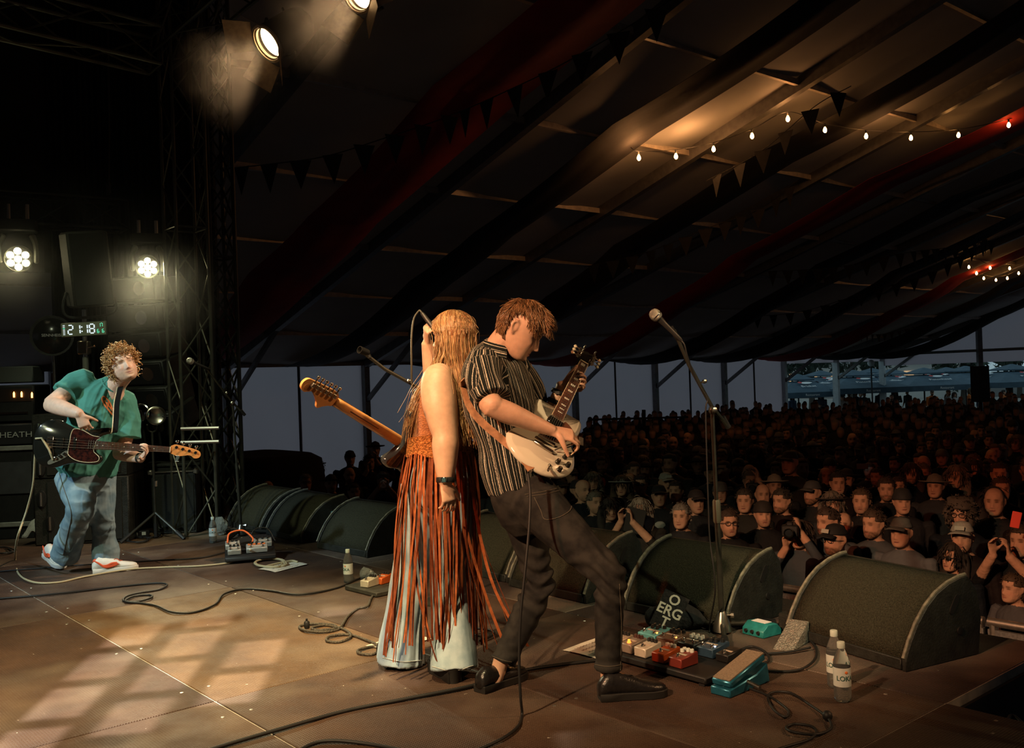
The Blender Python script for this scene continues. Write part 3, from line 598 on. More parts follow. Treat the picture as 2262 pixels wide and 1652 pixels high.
ch = thing('chain_hoist_line', 'slack chain hanging from the upper left truss', 'chain', at(238, 80, 9.2)); MB().tube([at(238, 40, 9.2), at(241, 300, 9.2), at(240, 425, 9.2), at(246, 430, 9.2)], .010, 6).build('chain', truss_b, ch, world=True); MB().tube([at(240, 405, 9.2), at(240, 432, 9.2)], .022, 6).build('hook', truss_b, ch, world=True)

# ---------------- black wing curtains at the far side of the stage
curt = mat('black_stage_curtain', (.010, .011, .010), .95, 0, .3, 3)
def curtain(label, p, q, z0, z1, fold=.07):
    p, q = V(p), V(q); n = 60; d = unit(q-p); nn = V(-d[1], d[0], 0); G = np.zeros((8, n, 3))
    for i in range(8):
        for j in range(n): s = j/(n-1); G[i, j] = p+(q-p)*s+nn*fold*math.sin(j*1.35+.4*math.sin(j)); G[i, j, 2] = z0+(z1-z0)*i/7
    return tag(MB().grid(G, thick=.006).build('stage_curtain', curt), label, 'curtain', 'black stage curtains')
curtain('tall black curtain hanging behind the lighting tower', S(9.95, 4.3), S(10.35, 3.45), 0.0, 5.75)
curtain('black curtain behind the bass player and line array', S(10.4, 3.5), S(10.6, 2.78), 0.0, 5.6)
curtain('high black curtain over the grey gap at the left edge', S(10.65, 2.85), S(11.1, -5.0), 2.62, 5.5)
curtain('low black curtain behind the mixer case at the left edge', S(10.8, 2.8), S(11.2, -5.0), 0., 1.30)
curtain('black backdrop closing the stage behind the camera', S(9.5, -6.2), S(-6.0, -6.2), 0., 5.6)

# ---------------- lamps
lamp_b = mat('black_lamp_housing', (.010, .010, .009), .6, .0, .2, 20); lens_m = mat('lit_fresnel_lens', (1, .8, .55), .3, emit=(1., .60, .26), estr=9.); ring_m = mat('lamp_front_ring', (.42, .34, .24), .35, .6)
door_m = mat('barn_door_steel', (.16, .12, .085), .5, .2, .25, 30)
def fresnel(label, p, d, r=.135, up=(0, 0, 1), power=60):
    p = V(p); R = frame(d, up); root = thing('stage_spotlight', label, 'spotlight', p)
    w = lambda x, y, z: p+R@V(x, y, z)
    MB().lathe([(r*.55, -.34), (r*.9, -.30), (r, -.24), (r, .02), (r*.96, .02), (r*.9, -.03)], 28, p, R).build('housing', lamp_b, root, world=True)
    for k in range(3):
        for j in range(3): q = MB(); a = math.pi*.35+j*.16; q.box(p+R@V(r*1.005*math.cos(a), r*1.005*math.sin(a), -.20+.055*k), (.006, .02, .035), R@rotz(a)); q.build('vent_slot', ring_m, root, world=True)
    MB().lathe([(r*.96, .022), (r*1.06, .024), (r*1.06, .04), (r*.93, .042), (r*.93, .022)], 28, p, R, cap=False).build('front_ring', ring_m, root, world=True)
    MB().lathe([(r*.90, .012), (r*.88, .03), (r*.84, .03), (r*.84, .012)], 28, p, R, cap=False).build('front_ring', ring_m, root, world=True)
    MB().lathe([(r*.84, -.012), (r*.6, .004), (r*.3, .012), (.002, .014)], 28, p, R).build('lens', lens_m, root, world=True, smooth='all')
    for k in range(4):
        a = k*math.pi/2; c, s = math.cos(a), math.sin(a); Rk = R@rotz(a+.5); o_ = .85
        v = [(r*1.03, -r*.9, .045), (r*1.03, r*.9, .045), (r*1.03+.17*math.sin(o_), r*1.05, .045+.19*math.cos(o_)), (r*1.03+.17*math.sin(o_), -r*1.05, .045+.19*math.cos(o_))]
        G = np.array([[p+Rk@V(*v[0]), p+Rk@V(*v[1])], [p+Rk@V(*v[3]), p+Rk@V(*v[2])]]); MB().grid(G, thick=.003).build('barn_door', door_m, root, world=True, smooth=False)
    yk = [w(r*1.15*math.cos(q), 0, -.1)+V(0, 0, 0)+R@V(0, r*1.35*math.sin(q), 0) for q in np.linspace(0, math.pi, 14)]; MB().tube(yk, .012, 6).build('yoke', lamp_b, root, world=True)
    MB().tube([yk[7], yk[7]+V(0, 0, .22)], .016, 8).build('hook_clamp', lamp_b, root, world=True)
    MB().tube(crom([w(0, r*.5, -.34), w(.1, r*1.5, -.3), yk[7]+V(.12, 0, .1), yk[7]+V(.05, 0, .3)], 24), .008, 6).build('power_lead', rub, root, world=True)
    l = bpy.data.lights.new('spotlight_beam', 'SPOT'); l.energy = power; l.color = (1., .60, .30); l.spot_size = math.radians(70); l.spot_blend = .4; l.shadow_soft_size = .06
    o = bpy.data.objects.new('spotlight_beam', l); COL.objects.link(o); aim(o, p+R@V(0, 0, .035), p+R@V(0, 0, 2)); return root
fresnel('warm spotlight with open barn doors, upper left', at(598, 92, 6.4), at(505, 190, 6.4)-at(600, 90, 6.4)+V(0, -.26, 0), .125, (0, .3, 1), 220)
fresnel('second warm spotlight cut by the top edge', at(798, -14, 5.7), at(705, 82, 5.7)-at(800, -14, 5.7)+V(0, -.34, 0), .104, (0, .3, 1), 200)
led_m = mat('lit_led_cell', (1, 1, .8), .3, emit=(1., .86, .48), estr=14.); yoke_m = mat('grey_lamp_yoke', (.20, .21, .17), .45, .1, .1, 20)
def moving_head(label, p, d, s=1., hot=1., power=120, deg=40):
    p = V(p); R = frame(d, (0, 0, 1)); root = thing('wash_light', label, 'stage light', p, group='led wash lights on the rear truss')
    r = .125*s
    MB().lathe([(r*.6, -.17*s), (r*.95, -.12*s), (r*1.02, 0), (r*1.02, .012), (r*.93, .014), (r*.92, -.01)], 26, p, R).build('head', yoke_m, root, world=True)
    MB().lathe([(r*.92, -.008), (.002, -.006)], 26, p, R).build('front_plate', lamp_b, root, world=True)
    for i in range(7):
        a = i*math.pi/3; q = V(0, 0, .004) if i == 6 else V(r*.60*math.cos(a), r*.60*math.sin(a), .004)
        MB().lathe([(r*.27, 0), (r*.25, .012), (r*.12, .02), (.001, .022)], 14, p+R@q, R).build('led_cell', led_m, root, world=True, smooth='all')
    dx = unit(np.cross(V(d), V(0, 0, 1)))
    for sd in (-1, 1):
        e = p+dx*sd*r*1.25; k = MB(); k.limb([e+V(0, 0, -.03), e+V(0, 0, .12*s), e+V(0, 0, .22*s)-dx*sd*.03], [(.022, .035), (.024, .04), (.03, .05)], 8, ref=dx); k.build('yoke_arm', yoke_m, root, world=True)
    k = MB(); k.box(p+V(0, 0, .31*s), (.34*s, .22*s, .11*s), frame((0, 0, 1), dx)); k.build('base', lamp_b, root, world=True, bevel=.012)
    for sd in (-.09, .07): q = MB(); q.tube([p+V(0, 0, .36*s)+dx*sd, p+V(0, 0, .52*s)+dx*sd], .018, 8); q.build('hook_clamp', nickel, root, world=True)
    l = bpy.data.lights.new('wash_beam', 'SPOT'); l.energy = power; l.color = (1., .88, .52); l.spot_size = math.radians(deg); l.spot_blend = .6; l.shadow_soft_size = .09
    o = bpy.data.objects.new('wash_beam', l); COL.objects.link(o); aim(o, p+unit(d)*.05, p+unit(d)*2); return root
pw = at(40, 572, 9.0); moving_head('led wash light with seven glowing cells at the left edge', pw, at(330, 900, 3.2)-pw+V(-1.4, 0, 0), 1., power=110)
pw = at(326, 590, 9.3); moving_head('brightest led wash light above the bass player', pw, V(-1.2, 3.6, .3)-pw, .88, power=420, deg=50)
for x, y, lb, dd in ((310, 912, 'round lamp with chrome ring under the line array', (-.1, -1, .1)), (345, 918, 'small dim lamp beside the round chrome lamp', (.5, -1, .1))):
    p = at(x, y, 9.4); ro = thing('unlit_par_lamp', lb, 'stage light', p); R = frame(dd); MB().lathe([(.05, -.16), (.08, -.1), (.095, 0), (.085, .005), (.075, -.03), (.03, -.05), (.001, -.05)], 20, p, R).build('reflector', chrome if x < 320 else nickel, ro, world=True); MB().lathe([(.055, -.17), (.088, -.1), (.102, 0)], 20, p, R, cap=False).build('can', lamp_b, ro, world=True)
    MB().tube([p+V(0, .05, -.1), p+V(0, .1, -.3)], .012, 6).build('bracket', lamp_b, ro, world=True)
la = [(318, 640), (322, 700), (328, 757), (335, 815), (344, 868), (356, 920)]
for i, (x, y) in enumerate(la):
    p = at(x, y, 9.75); tl = .05+.07*i; ro = thing('line_array_speaker', ['topmost', 'second', 'third', 'fourth', 'fifth', 'lowest'][i]+' dark cabinet in the hanging line array behind the bass player', 'speaker', p, group='line array cabinets', rot=(tl, 0, RZ+.55))
    MB().box((0, 0, 0), (.62, .42, .255)).build('cabinet', cab_m, ro, bevel=.012); MB().box((0, -.215, 0), (.58, .012, .21)).build('grille', rub, ro, bevel=.004)
    MB().lathe([(.07, 0), (.045, -.03), (.02, -.04)], 14, (.12, -.222, 0), rotx(math.pi/2)).build('horn', nickel, ro); MB().box((.30, -.1, .0), (.03, .05, .2)).build('rigging_plate', steel_dark, ro)

# ---------------- speaker on a pole, clock, antenna
ps = at(192, 595, 8.9); sp = thing('pole_speaker', 'black speaker cabinet tilted on a pole above the clock', 'speaker', ps, rot=(.10, -.10, .62))
MB().box((0, 0, 0), (.36, .34, .70)).build('cabinet', mat('black_textured_cabinet', (.030, .030, .020), .7, 0, .3, 60, .3, 150), sp, bevel=.02); MB().box((0, -.172, 0), (.325, .012, .66)).build('grille', mat('black_cloth_grille', (.014, .014, .010), .95, 0, .3, 200), sp, bevel=.005)
MB().tube(crom([(-.19, .05, -.2), (-.235, .05, -.33), (-.2, .05, -.43), (0, .05, -.45), (.2, .05, -.43), (.235, .05, -.33), (.19, .05, -.2)], 30), .014, 6).build('bracket', cab_m, sp)
bp = at(186, 700, 9.0); po = thing('speaker_pole', 'grey pole and clamp carrying the speaker and clock', 'stand', V(bp[0], bp[1], 0)); MB().tube([V(bp[0], bp[1], 0), V(bp[0], bp[1], 1.7)], .028, 12).build('lower_tube', mat('grey_pole', (.18, .18, .15), .4, .4), po, world=True); MB().tube([V(bp[0], bp[1], 1.6), V(bp[0], bp[1], at(186, 684, 9.0)[2])], .02, 12).build('upper_tube', nickel, po, world=True)
q = at(186, 768, 9.0); MB().box(q, (.10, .09, .13)).build('clamp', nickel, po, bevel=.01, world=True); MB().tube([q+V(.05, -.03, 0), q+V(.12, -.05, .01)], .012, 8).build('clamp_handle', chrome, po, world=True)
pc = at(186, 727, 8.8); ck = thing('digital_clock', 'wide digital clock reading 21:18 hanging on the speaker pole', 'clock', pc, rot=(0, -.034, .12))
MB().box((0, 0, 0), (.405, .035, .132)).build('case', mat('clock_case', (.05, .055, .04), .4), ck, bevel=.008); MB().box((0, -.0175, 0), (.392, .004, .12)).build('screen', mat('clock_screen', (.03, .035, .02), .25, emit=(.35, .4, .2), estr=.10), ck)
dw = mat('white_clock_digits', (.7, .75, .8), .5, emit=(.62, .72, .80), estr=1.0); dg_ = mat('green_clock_digits', (.1, .8, .5), .5, emit=(.10, .75, .45), estr=1.0)
SEG = {'0': 'abcdef', '1': 'bc', '2': 'abged', '8': 'abcdefg', '7': 'abc', '6': 'afgedc'}
def digit(ch, x, z, w, h, m, t):
    mb = MB()
    for s in SEG[ch]:
        c, d = {'a': ((0, h/2), (w*.7, t)), 'g': ((0, 0), (w*.7, t)), 'd': ((0, -h/2), (w*.7, t)), 'b': ((w/2, h/4), (t, h*.38)), 'c': ((w/2, -h/4), (t, h*.38)), 'f': ((-w/2, h/4), (t, h*.38)), 'e': ((-w/2, -h/4), (t, h*.38))}[s]
        mb.box((x+c[0], -.0205, z+c[1]), (d[0], .003, d[1]))
    mb.build('digit', m, ck)
for c, x in (('2', -.115), ('1', -.052), ('1', .014), ('8', .075)): digit(c, x, 0, .042, .082, dw, .011)
for z in (.02, -.02): MB().box((-.014, -.0205, z), (.011, .003, .011)).build('digit', dw, ck)
for c, x, z in (('1', .143, .03), ('7', .162, .03), ('6', .128, -.026), ('6', .172, -.026)): digit(c, x, z, .015, .032, dg_, .0045)
for k in range(7): MB().box((-.172, -.0205, -.042+.014*k), (.018, .003, .006)).build('digit', dg_ if k == 4 else dw, ck)
pa = at(116, 742, 9.3); an = thing('dish_antenna', 'round dark antenna dome with white lettering left of the clock', 'antenna', pa, rot=(0, 0, .35))
MB().lathe([(.17, .06), (.185, .0), (.15, -.06), (.09, -.095), (.02, -.105)], 26, (0, 0, 0), rotx(math.pi/2)).build('dome', mat('glossy_black_dome', (.012, .012, .012), .2), an, smooth='all'); MB().lathe([(.18, .05), (.198, .05), (.198, .0), (.18, .0)], 26, (0, 0, 0), rotx(math.pi/2)).build('rim', cab_m, an)
lettering('SENNHEISER', .038, mat('white_lettering', (.6, .6, .6), .5), an, (.02, -.112, .0), rotx(math.pi/2)); MB().tube([(0, .03, -.15), (.02, .03, -2.0)], .014, 8).build('pole', nickel, an)

# ---------------- cabinets, rack, amplifier
def cabinet(label, c, size, rz, handles=(), trim=False, nm='speaker_cabinet', group=None):
    c = V(c); ro = thing(nm, label, 'speaker', (c[0], c[1], c[2]), rz, group); x, y, z = size
    MB().box((0, 0, z/2), size).build('cabinet', cab_m, ro, bevel=.012); MB().box((.03 if handles else 0, -y/2-.004, z/2), (x*.9-(.1 if handles else 0), .012, z*.9)).build('grille', mat('black_speaker_cloth', (.015, .016, .014), .95, 0, .3, 120, .3, 200), ro, bevel=.004)
    for hx, hz in handles:
        h = MB(); h.lathe([(.045, 0), (.042, .012), (.03, .014)], 16, (hx, -y/2, hz), rotx(math.pi/2)@np.diag([1., 1.8, 1])); hd = h.build('handle_cup', rub, ro); b = MB(); b.tube([(hx, -y/2-.02, hz-.06), (hx, -y/2-.02, hz+.06)], .012, 8); b.build('handle_bar', nickel, hd)
    if trim:
        for s in (-1, 1): MB().box((s*(x/2), -y/2, z), (.05, .05, .05)).build('corner_protector', nickel, ro, bevel=.01)
        MB().box((0, -y/2+.0, z+.002), (x*.96, .03, .014)).build('top_trim', nickel, ro, bevel=.003)
    return ro
pk = gr(172, 1203); cabinet('lower black side-fill cabinet behind the bass player legs', V(pk[0], pk[1]+.3, 0), (.82, .55, .60), .12, ((-.34, .42), (-.27, .20)), group='stacked side-fill cabinets'); cabinet('upper black side-fill cabinet stacked behind the bass player', V(pk[0], pk[1]+.3, .60), (.82, .55, .58), .12, ((-.34, .44), (-.34, .10)), group='stacked side-fill cabinets')
pk = gr(385, 1179); cabinet('black amplifier cabinet with silver top edge behind the tripod stand', V(pk[0], pk[1]+.15, 0), (.42, .30, .585), .05, (), True)
pk = gr(333, 1182); tbx = thing('equipment_case', 'dark low equipment case between the cabinets', 'flight case', V(pk[0], pk[1]+.75, 0), .1); MB().box((0, 0, .30), (.55, .5, .60)).build('body', black_paint, tbx, bevel=.01); MB().box((0, 0, .615), (.58, .53, .03)).build('lid', cab_m, tbx, bevel=.006)
pk = gr(0, 1192); mx = thing('mixer_case', 'flight case with white lettering at the left edge', 'flight case', V(pk[0]-.02, pk[1]+.3, 0), .10)
MB().box((0, 0, .42), (.62, .6, .84)).build('body', black_paint, mx, bevel=.008)
for z in (.14, .86): MB().box((.0, -.31, z), (.64, .02, .045)).build('edge_strip', mat('dull_silver_edge', (.34, .34, .31), .45, .3, .2, 20), mx, bevel=.004)
MB().box((0, -.30, .58), (.60, .03, .30)).build('door_panel', mat('grey_black_panel', (.05, .05, .055), .6, 0, .2, 10), mx); MB().box((0, 0, .99), (.64, .62, .20)).build('console', mat('black_console', (.02, .02, .022), .45), mx, bevel=.012)
lettering('HEATH', .075, mat('pale_lettering', (.42, .42, .40), .6), mx, (.17, -.318, .985), rotx(math.pi/2), sx=1.25); MB().box((.0, -.318, .985), (.02, .004, .04)).build('logo_mark', redp, mx)
am = thing('amplifier_head', 'black amplifier head with glowing valves on the mixer case', 'amplifier', V(pk[0]-.02, pk[1]+.35, 1.09), .10)
MB().box((0, 0, .19), (.56, .42, .36)).build('body', black_paint, am, bevel=.015); MB().box((0, -.215, .10), (.44, .01, .02)).build('trim_strip', chrome, am); MB().box((.05, -.21, .27), (.40, .012, .12)).build('vent_window', mat('dark_vent', (.02, .012, .008), .5), am)
for x, e in ((.10, 10.), (.17, 14.), (.265, 4.)): MB().lathe([(.008, -.03), (.009, .01), (.003, .025)], 8, (x, -.222, .28 if x < .2 else .27)).build('valve_glow', mat('valve_glow', (1, .4, .1), .4, emit=(1., .35, .08), estr=8.), am)
MB().box((.02, -.0, .47), (.46, .3, .16)).build('top_case', mat('clear_grey_case', (.12, .13, .12), .3), am, bevel=.01)
dk = thing('covered_speaker_stack', 'black cloth-covered speaker stack in the pit beyond the tower', 'speaker stack', S(*ab(at(578, 1050, 15.0)), GZ), RZ)
Gc = np.zeros((14, 20, 3)); c_ = MB()
rs_ = [[V(1.1*k*math.copysign(abs(math.cos(t))**.45, math.cos(t))*(1+.03*math.sin(5*t+z)), .7*k*math.copysign(abs(math.sin(t))**.45, math.sin(t)), z) for t in np.linspace(0, 6.283, 29)[:-1]] for z, k in ((0, 1.05), (.8, 1.02), (1.55, 1.), (1.84, .96), (1.92, .8), (1.88, .4))]
c_.rings(rs_).build('cover', curt, dk, smooth='all'); MB().box((0, 0, .85), (1.6, 1.2, 1.7)).build('speaker_body', black_paint, dk)

# ---------------- pedals
def box_pedal(root, loc, size, col, knobs=3, led=None, kn='black', lit=False, nm='pedal', rough=.4):
    x, y, z = size; m = mat('pedal_paint_%02d%02d%02d' % tuple(int(c*99) for c in col), col, rough, .2, .1, 40)
    pm_ = thing(nm, '', 'pedal', loc); b = MB(); b.prism([(-y/2, 0), (y/2, 0), (y/2, z*1.12), (-y/2, z*.86)], -x/2, x/2, R=np.array([[0, 0, 1.], [1, 0, 0], [0, 1, 0]])); b.build('enclosure', m, pm_, bevel=.004, fix=True)
    km = {'black': rub, 'white': mat('white_knob', (.72, .70, .62), .4), 'brown': mat('brown_knob', (.07, .03, .025), .4)}[kn]
    for i in range(knobs):
        rw, n = divmod(i, 3); xx = (n-(min(knobs, 3)-1)/2)*x*.28+(.006 if rw else 0); q = MB(); q.lathe([(.0095, 0), (.009, .014), (.006, .016)], 10, (xx, y*.30-rw*.024, z*1.05+.0)); q.build('knob', km, pm_); q = MB(); q.box((xx, y*.30-rw*.024, z*1.05+.0165), (.003, .012, .001)); q.build('knob_pointer', nickel, pm_)
    for xx in ([0] if x < .08 else [-x*.28, x*.28]): q = MB(); q.lathe([(.010, 0), (.010, .004), (.0065, .005), (.0065, .014), (.005, .016)], 10, (xx, -y*.30, z*.90)); q.build('foot_switch', chrome if not lit else mat('lit_orange_switch', (1, .3, .05), .4, emit=(1., .25, .03), estr=2.2), pm_)
    if led: q = MB(); q.lathe([(.0045, 0), (.004, .004), (.001, .005)], 8, (x*.36, -y*.22, z*.92)); q.build('indicator', mat('indicator_%d' % int(led[1]*99), led, .4, emit=led, estr=7.), pm_)
    s = MB(); s.box((0, -y*.06, z*.985), (x*.66, .014, .0012), rotx(math.atan2(z*.26, y))); s.build('printed_strip', mat('pale_pedal_print', (.45, .36, .28), .6), pm_)
    return pm_
pbR = RZ; pb = S(2.93, 3.44, 0)
board = thing('pedalboard', 'black pedalboard full of effect pedals by the guitarist foot', 'pedalboard', pb, pbR)
MB().box((0, 0, .028), (.66, .40, .03)).build('top_plate', rub, board, bevel=.006)
for x in (-.30, .30): MB().box((x, 0, .007), (.03, .38, .014)).build('runner', rub, board)
def on_board(px, py, size, col, label, rz=0., **k):
    o = box_pedal(None, (0, 0, 0), size, col, **k); R = rotz(pbR); o.location = Vector(pb+R@V(px, py, .0445)); o.rotation_euler = (0, 0, pbR+rz); o['label'] = label; o['group'] = 'effect pedals on the guitarist board'
on_board(-.215, .10, (.112, .13, .05), (.10, .34, .36), 'teal twin-switch pedal with a lit orange indicator', knobs=5, led=(1., .35, .05))
on_board(-.095, .10, (.112, .13, .05), (.13, .085, .06), 'brown twin-switch pedal with a lit orange indicator', knobs=5, led=(1., .32, .05))
on_board(.025, .10, (.10, .12, .048), (.025, .028, .03), 'black pedal with six pale knobs in the rear row', knobs=6, kn='white')
on_board(.14, .10, (.095, .13, .05), (.03, .06, .10), 'navy single-switch pedal in the rear row', knobs=5, led=(.5, .6, .8))
on_board(.245, .08, (.07, .11, .042), (.012, .012, .012), 'small black tuner pedal at the board corner', knobs=0)
on_board(-.25, -.105, (.068, .11, .05), (.40, .30, .22), 'tan pedal half hidden by the guitarist shin', knobs=3)
on_board(-.165, -.105, (.068, .115, .05), (.26, .21, .17), 'grey-brown pedal with a glowing orange switch', knobs=3, lit=True, kn='brown')
on_board(-.075, -.11, (.072, .115, .05), (.52, .47, .38), 'cream pedal with black knobs in the front row', knobs=3)
on_board(.04, -.115, (.075, .12, .05), (.55, .10, .02), 'bright orange pedal with pale knobs', knobs=3, kn='white')
on_board(.145, -.12, (.075, .12, .05), (.20, .03, .02), 'maroon pedal with four pale knobs at the front', knobs=4, kn='white')
wp = S(2.50, 3.35, 0); wa = thing('wah_pedal', 'blue wah pedal with tan tread plate on the deck', 'pedal', wp, RZ+.04); wm = mat('metallic_blue_paint', (.02, .14, .22), .3, .5, .2, 30)
SH = np.array([[0, 0, 1.], [1, 0, 0], [0, 1, 0]])
q = MB(); q.prism([(-.15, 0), (.15, 0), (.135, .085), (.05, .055), (-.15, .035)], -.05, .05, R=SH); q.build('base', wm, wa, bevel=.005, fix=True)
Rt = rotx(math.radians(13)); q = MB(); q.box((0, -.01, .082), (.096, .27, .028), Rt); q.build('treadle', wm, wa, bevel=.006); q = MB(); q.box((0, -.01, .0985), (.084, .262, .006), Rt); q.build('tread_rubber', mat('tan_tread_rubber', (.25, .19, .13), .8, 0, .2, 120, .5, 300), wa)
q = MB(); q.lathe([(.011, 0), (.011, .008), (.007, .012)], 10, (0, -.12, .036)); q.build('foot_switch', chrome, wa); q = MB(); q.tube([(.05, -.02, .04), (.115, -.03, .03)], .009, 10); q.build('jack_plug', nickel, wa)
fp = gr(553, 1236); fb_ = thing('bass_pedalboard', 'small raised board with grey pedals and an orange patch lead', 'pedalboard', fp, .30)
MB().prism([(-.15, .02), (.15, .02), (.15, .11), (-.15, .055)], -.19, .19, R=SH).build('sloped_board', rub, fb_, bevel=.006, fix=True)
for i, (x, y, c, w) in enumerate([(-.12, -.06, (.30, .31, .28), .10), (-.13, .06, (.34, .34, .30), .11), (.05, -.05, (.36, .36, .33), .16), (.10, .07, (.26, .27, .25), .14)]):
    o = box_pedal(None, (0, 0, 0), (w, .08, .045), c, knobs=3, kn='black'); R = rotz(.30)@rotx(.18); o.location = Vector(V(fp)+R@V(x, y, .085)); o.rotation_euler = Matrix(R.tolist()).to_euler(); o['label'] = ['grey pedal at the near left of the small board', 'pale grey pedal at the rear left of the small board', 'grey pedal with orange buttons on the small board', 'dim grey pedal at the rear of the small board'][i]; o['group'] = 'effect pedals on the small board'
    if i == 2:
        for k in range(4): MB().box((-.055+.036*k, .022, .049), (.024, .018, .012)).build('orange_button', mat('orange_button', (.7, .16, .03), .5), o, bevel=.002)
cable('patch_lead', [V(fp)+rotz(.3)@V(-.17, .03, .14), V(fp)+rotz(.3)@V(-.15, .06, .21), V(fp)+rotz(.3)@V(-.05, .06, .225), V(fp)+rotz(.3)@V(.02, .02, .17), V(fp)+rotz(.3)@V(.02, -.01, .14)], .007, mat('orange_lead', (.75, .14, .03), .5), 'orange patch lead arched over the grey pedals')
cable('patch_lead', [V(fp)+rotz(.3)@V(.0, .1, .16), V(fp)+rotz(.3)@V(.05, .12, .22), V(fp)+rotz(.3)@V(.14, .1, .22), V(fp)+rotz(.3)@V(.2, .06, .12)], .005, rub, 'black patch lead at the back of the small board')
mp = gr(838, 1303); mbd = thing('singer_pedalboard', 'flat black pedalboard beside the singer flared jeans', 'pedalboard', mp, RZ+.05)
MB().box((0, 0, .018), (.36, .30, .03)).build('board', mat('worn_black_board', (.03, .028, .02), .7, 0, .4, 20), mbd, bevel=.005)
for i, (x, y, c, lb) in enumerate([(-.03, .05, (.60, .11, .02), 'orange pedal on the singer board beside the jeans'), (-.02, -.06, (.50, .45, .34), 'cream pedal on the singer board beside the jeans')]):
    o = box_pedal(None, (0, 0, 0), (.07, .11, .05), c, knobs=3); o.location = Vector(V(mp)+rotz(RZ)@V(x, y, .034)); o.rotation_euler = (0, 0, RZ+.3); o['label'] = lb; o['group'] = 'effect pedals on the singer board'
db = gr(1683, 1400); gd = thing('direct_box', 'teal rounded stage box in front of a monitor wedge', 'stage box', db, RZ-.1); q = MB(); q.prism([(-.07, 0), (.07, 0), (.07, .03), (.04, .06), (-.03, .065), (-.07, .035)], -.07, .07, R=SH); q.build('enclosure', mat('teal_box_paint', (.02, .22, .22), .4, .1, .2, 30), gd, bevel=.004, fix=True)
for x in (-.04, 0, .04): MB().lathe([(.009, 0), (.009, .010)], 10, (x, -.07, .025), rotx(math.pi/2)).build('socket', rub, gd)
MB().box((0, .0, .0655), (.09, .05, .002)).build('printed_strip', wht, gd)
tp = gr(1748, 1425); tw = thing('tread_plate_wedge', 'chequer-plate metal wedge under the nearest monitor', 'metal plate', tp, RZ+.2); q = MB(); q.prism([(-.11, 0), (.11, 0), (.11, .10)], -.05, .05, R=SH); tm_ = mat('chequer_plate', (.40, .38, .33), .4, .8, .3, 90, .9, 120); q.build('plate', tm_, tw, bevel=.002, fix=True)
for i in range(6): MB().box((-.0505, -.02+.02*i, .02+.006*i), (.002, .022, .004), rotx(.8 if i % 2 else -.8)).build('raised_bar', alu, tw)
jb = at(1752, 1372, 4.9); cb = thing('stage_socket_box', 'small dark socket box with a lit orange lamp near the wedge', 'socket box', V(jb[0], jb[1], 0), RZ); MB().box((0, 0, .05), (.12, .09, .10)).build('enclosure', cab_m, cb, bevel=.006); MB().lathe([(.008, 0), (.006, .01)], 8, (.02, -.01, .10)).build('indicator', mat('orange_neon', (1, .3, .1), .4, emit=(1, .3, .08), estr=4.), cb)
# crumpled black cloth with white lettering
cp = gr(1492, 1395); ct = thing('black_tote_bag', 'crumpled black cloth bag with white block lettering behind the pedals', 'bag', cp, RZ+.55)
mb = MB(); mb.ball((0, .07, .05), (.17, .08, .075), 20); o = mb.build('bag', mat('black_cotton', (.014, .014, .014), .9, 0, .3, 40, .5, 40), ct, smooth='all'); v = verts_of(o.data); v += normals_of(o.data)*(.022*wob(v, 40, 3))[:, None]; v[:, 2] = np.maximum(v[:, 2], .002); set_verts(o.data, v)
Rf = rotx(-.45)@roty(.40); fc = V(-.02, -.045, .115); q = MB(); q.box(fc, (.14, .004, .20), Rf); fl = q.build('printed_flap', MATS['black_cotton'], ct, bevel=.001)
for t, z in (('O', .062), ('ERG', .0), ('T', -.062)): lettering(t, .075, mat('white_bag_print', (.72, .69, .58), .7), ct, fc+Rf@V(0, -.0032, z), Rf@rotx(math.pi/2), 'lettering', .0006, .0015)

# ---------------- bottles
pet = mat('clear_bottle_plastic', (.85, .90, .88), .08, trans=.93, ior=1.15); watr = mat('still_water', (.80, .86, .85), .02, trans=.90, ior=1.12); lab_m = mat('pale_bottle_label', (.62, .68, .64), .55); cap_m = mat('pale_green_cap', (.60, .70, .62), .45); ink = mat('dark_green_ink', (.04, .12, .10), .6)
def bottle(label, p, rz=0., fill=.55, s=1.):
    ro = thing('water_bottle', label, 'bottle', p, rz, group='clear water bottles on the deck')
    pr = [(.026, .001), (.0315, .010), (.0325, .03), (.0325, .145), (.031, .155), (.024, .180), (.0145, .202), (.0125, .208), (.0125, .216)]
    MB().lathe([(r*s, z*s) for r, z in pr], 24, cap=False).build('bottle', pet, ro, smooth='all')
    MB().lathe([(r*.93*s, (z+.002)*s) for r, z in pr if z < .22*fill+.02]+[(.029*s, (.22*fill+.02)*s)], 24).build('water', watr, ro)
    MB().lathe([(.0330*s, .062*s), (.0332*s, .064*s), (.0332*s, .132*s), (.0330*s, .134*s)], 28, cap=False).build('label', lab_m, ro)
    MB().lathe([(.0145*s, .205*s), (.0150*s, .207*s), (.0150*s, .226*s), (.0135*s, .229*s), (.001, .229*s)], 18).build('cap', cap_m, ro)
    me = text_mesh('LOKA', .026*s, .0003, .0006); v = verts_of(me); a = v[:, 0]/(.0334*s); set_verts(me, np.column_stack([(.0335*s+v[:, 2])*np.sin(a), -(.0335*s+v[:, 2])*np.cos(a), v[:, 1]+.094*s])); me.materials.append(ink); share('lettering', me, (0, 0, 0), ro)
    q = MB(); q.ball((.004*s, -.0332*s, .118*s), (.006*s, .0012*s, .006*s), 10); q.build('orange_dot', mat('orange_ink', (.8, .2, .04), .6), ro)
    return ro
bottle('nearest clear water bottle with white label, in front', gr(1862, 1548), .05, .5, 1.05); bottle('water bottle half hidden behind the nearest one', gr(1846, 1517), -.5, .6, 1.05)
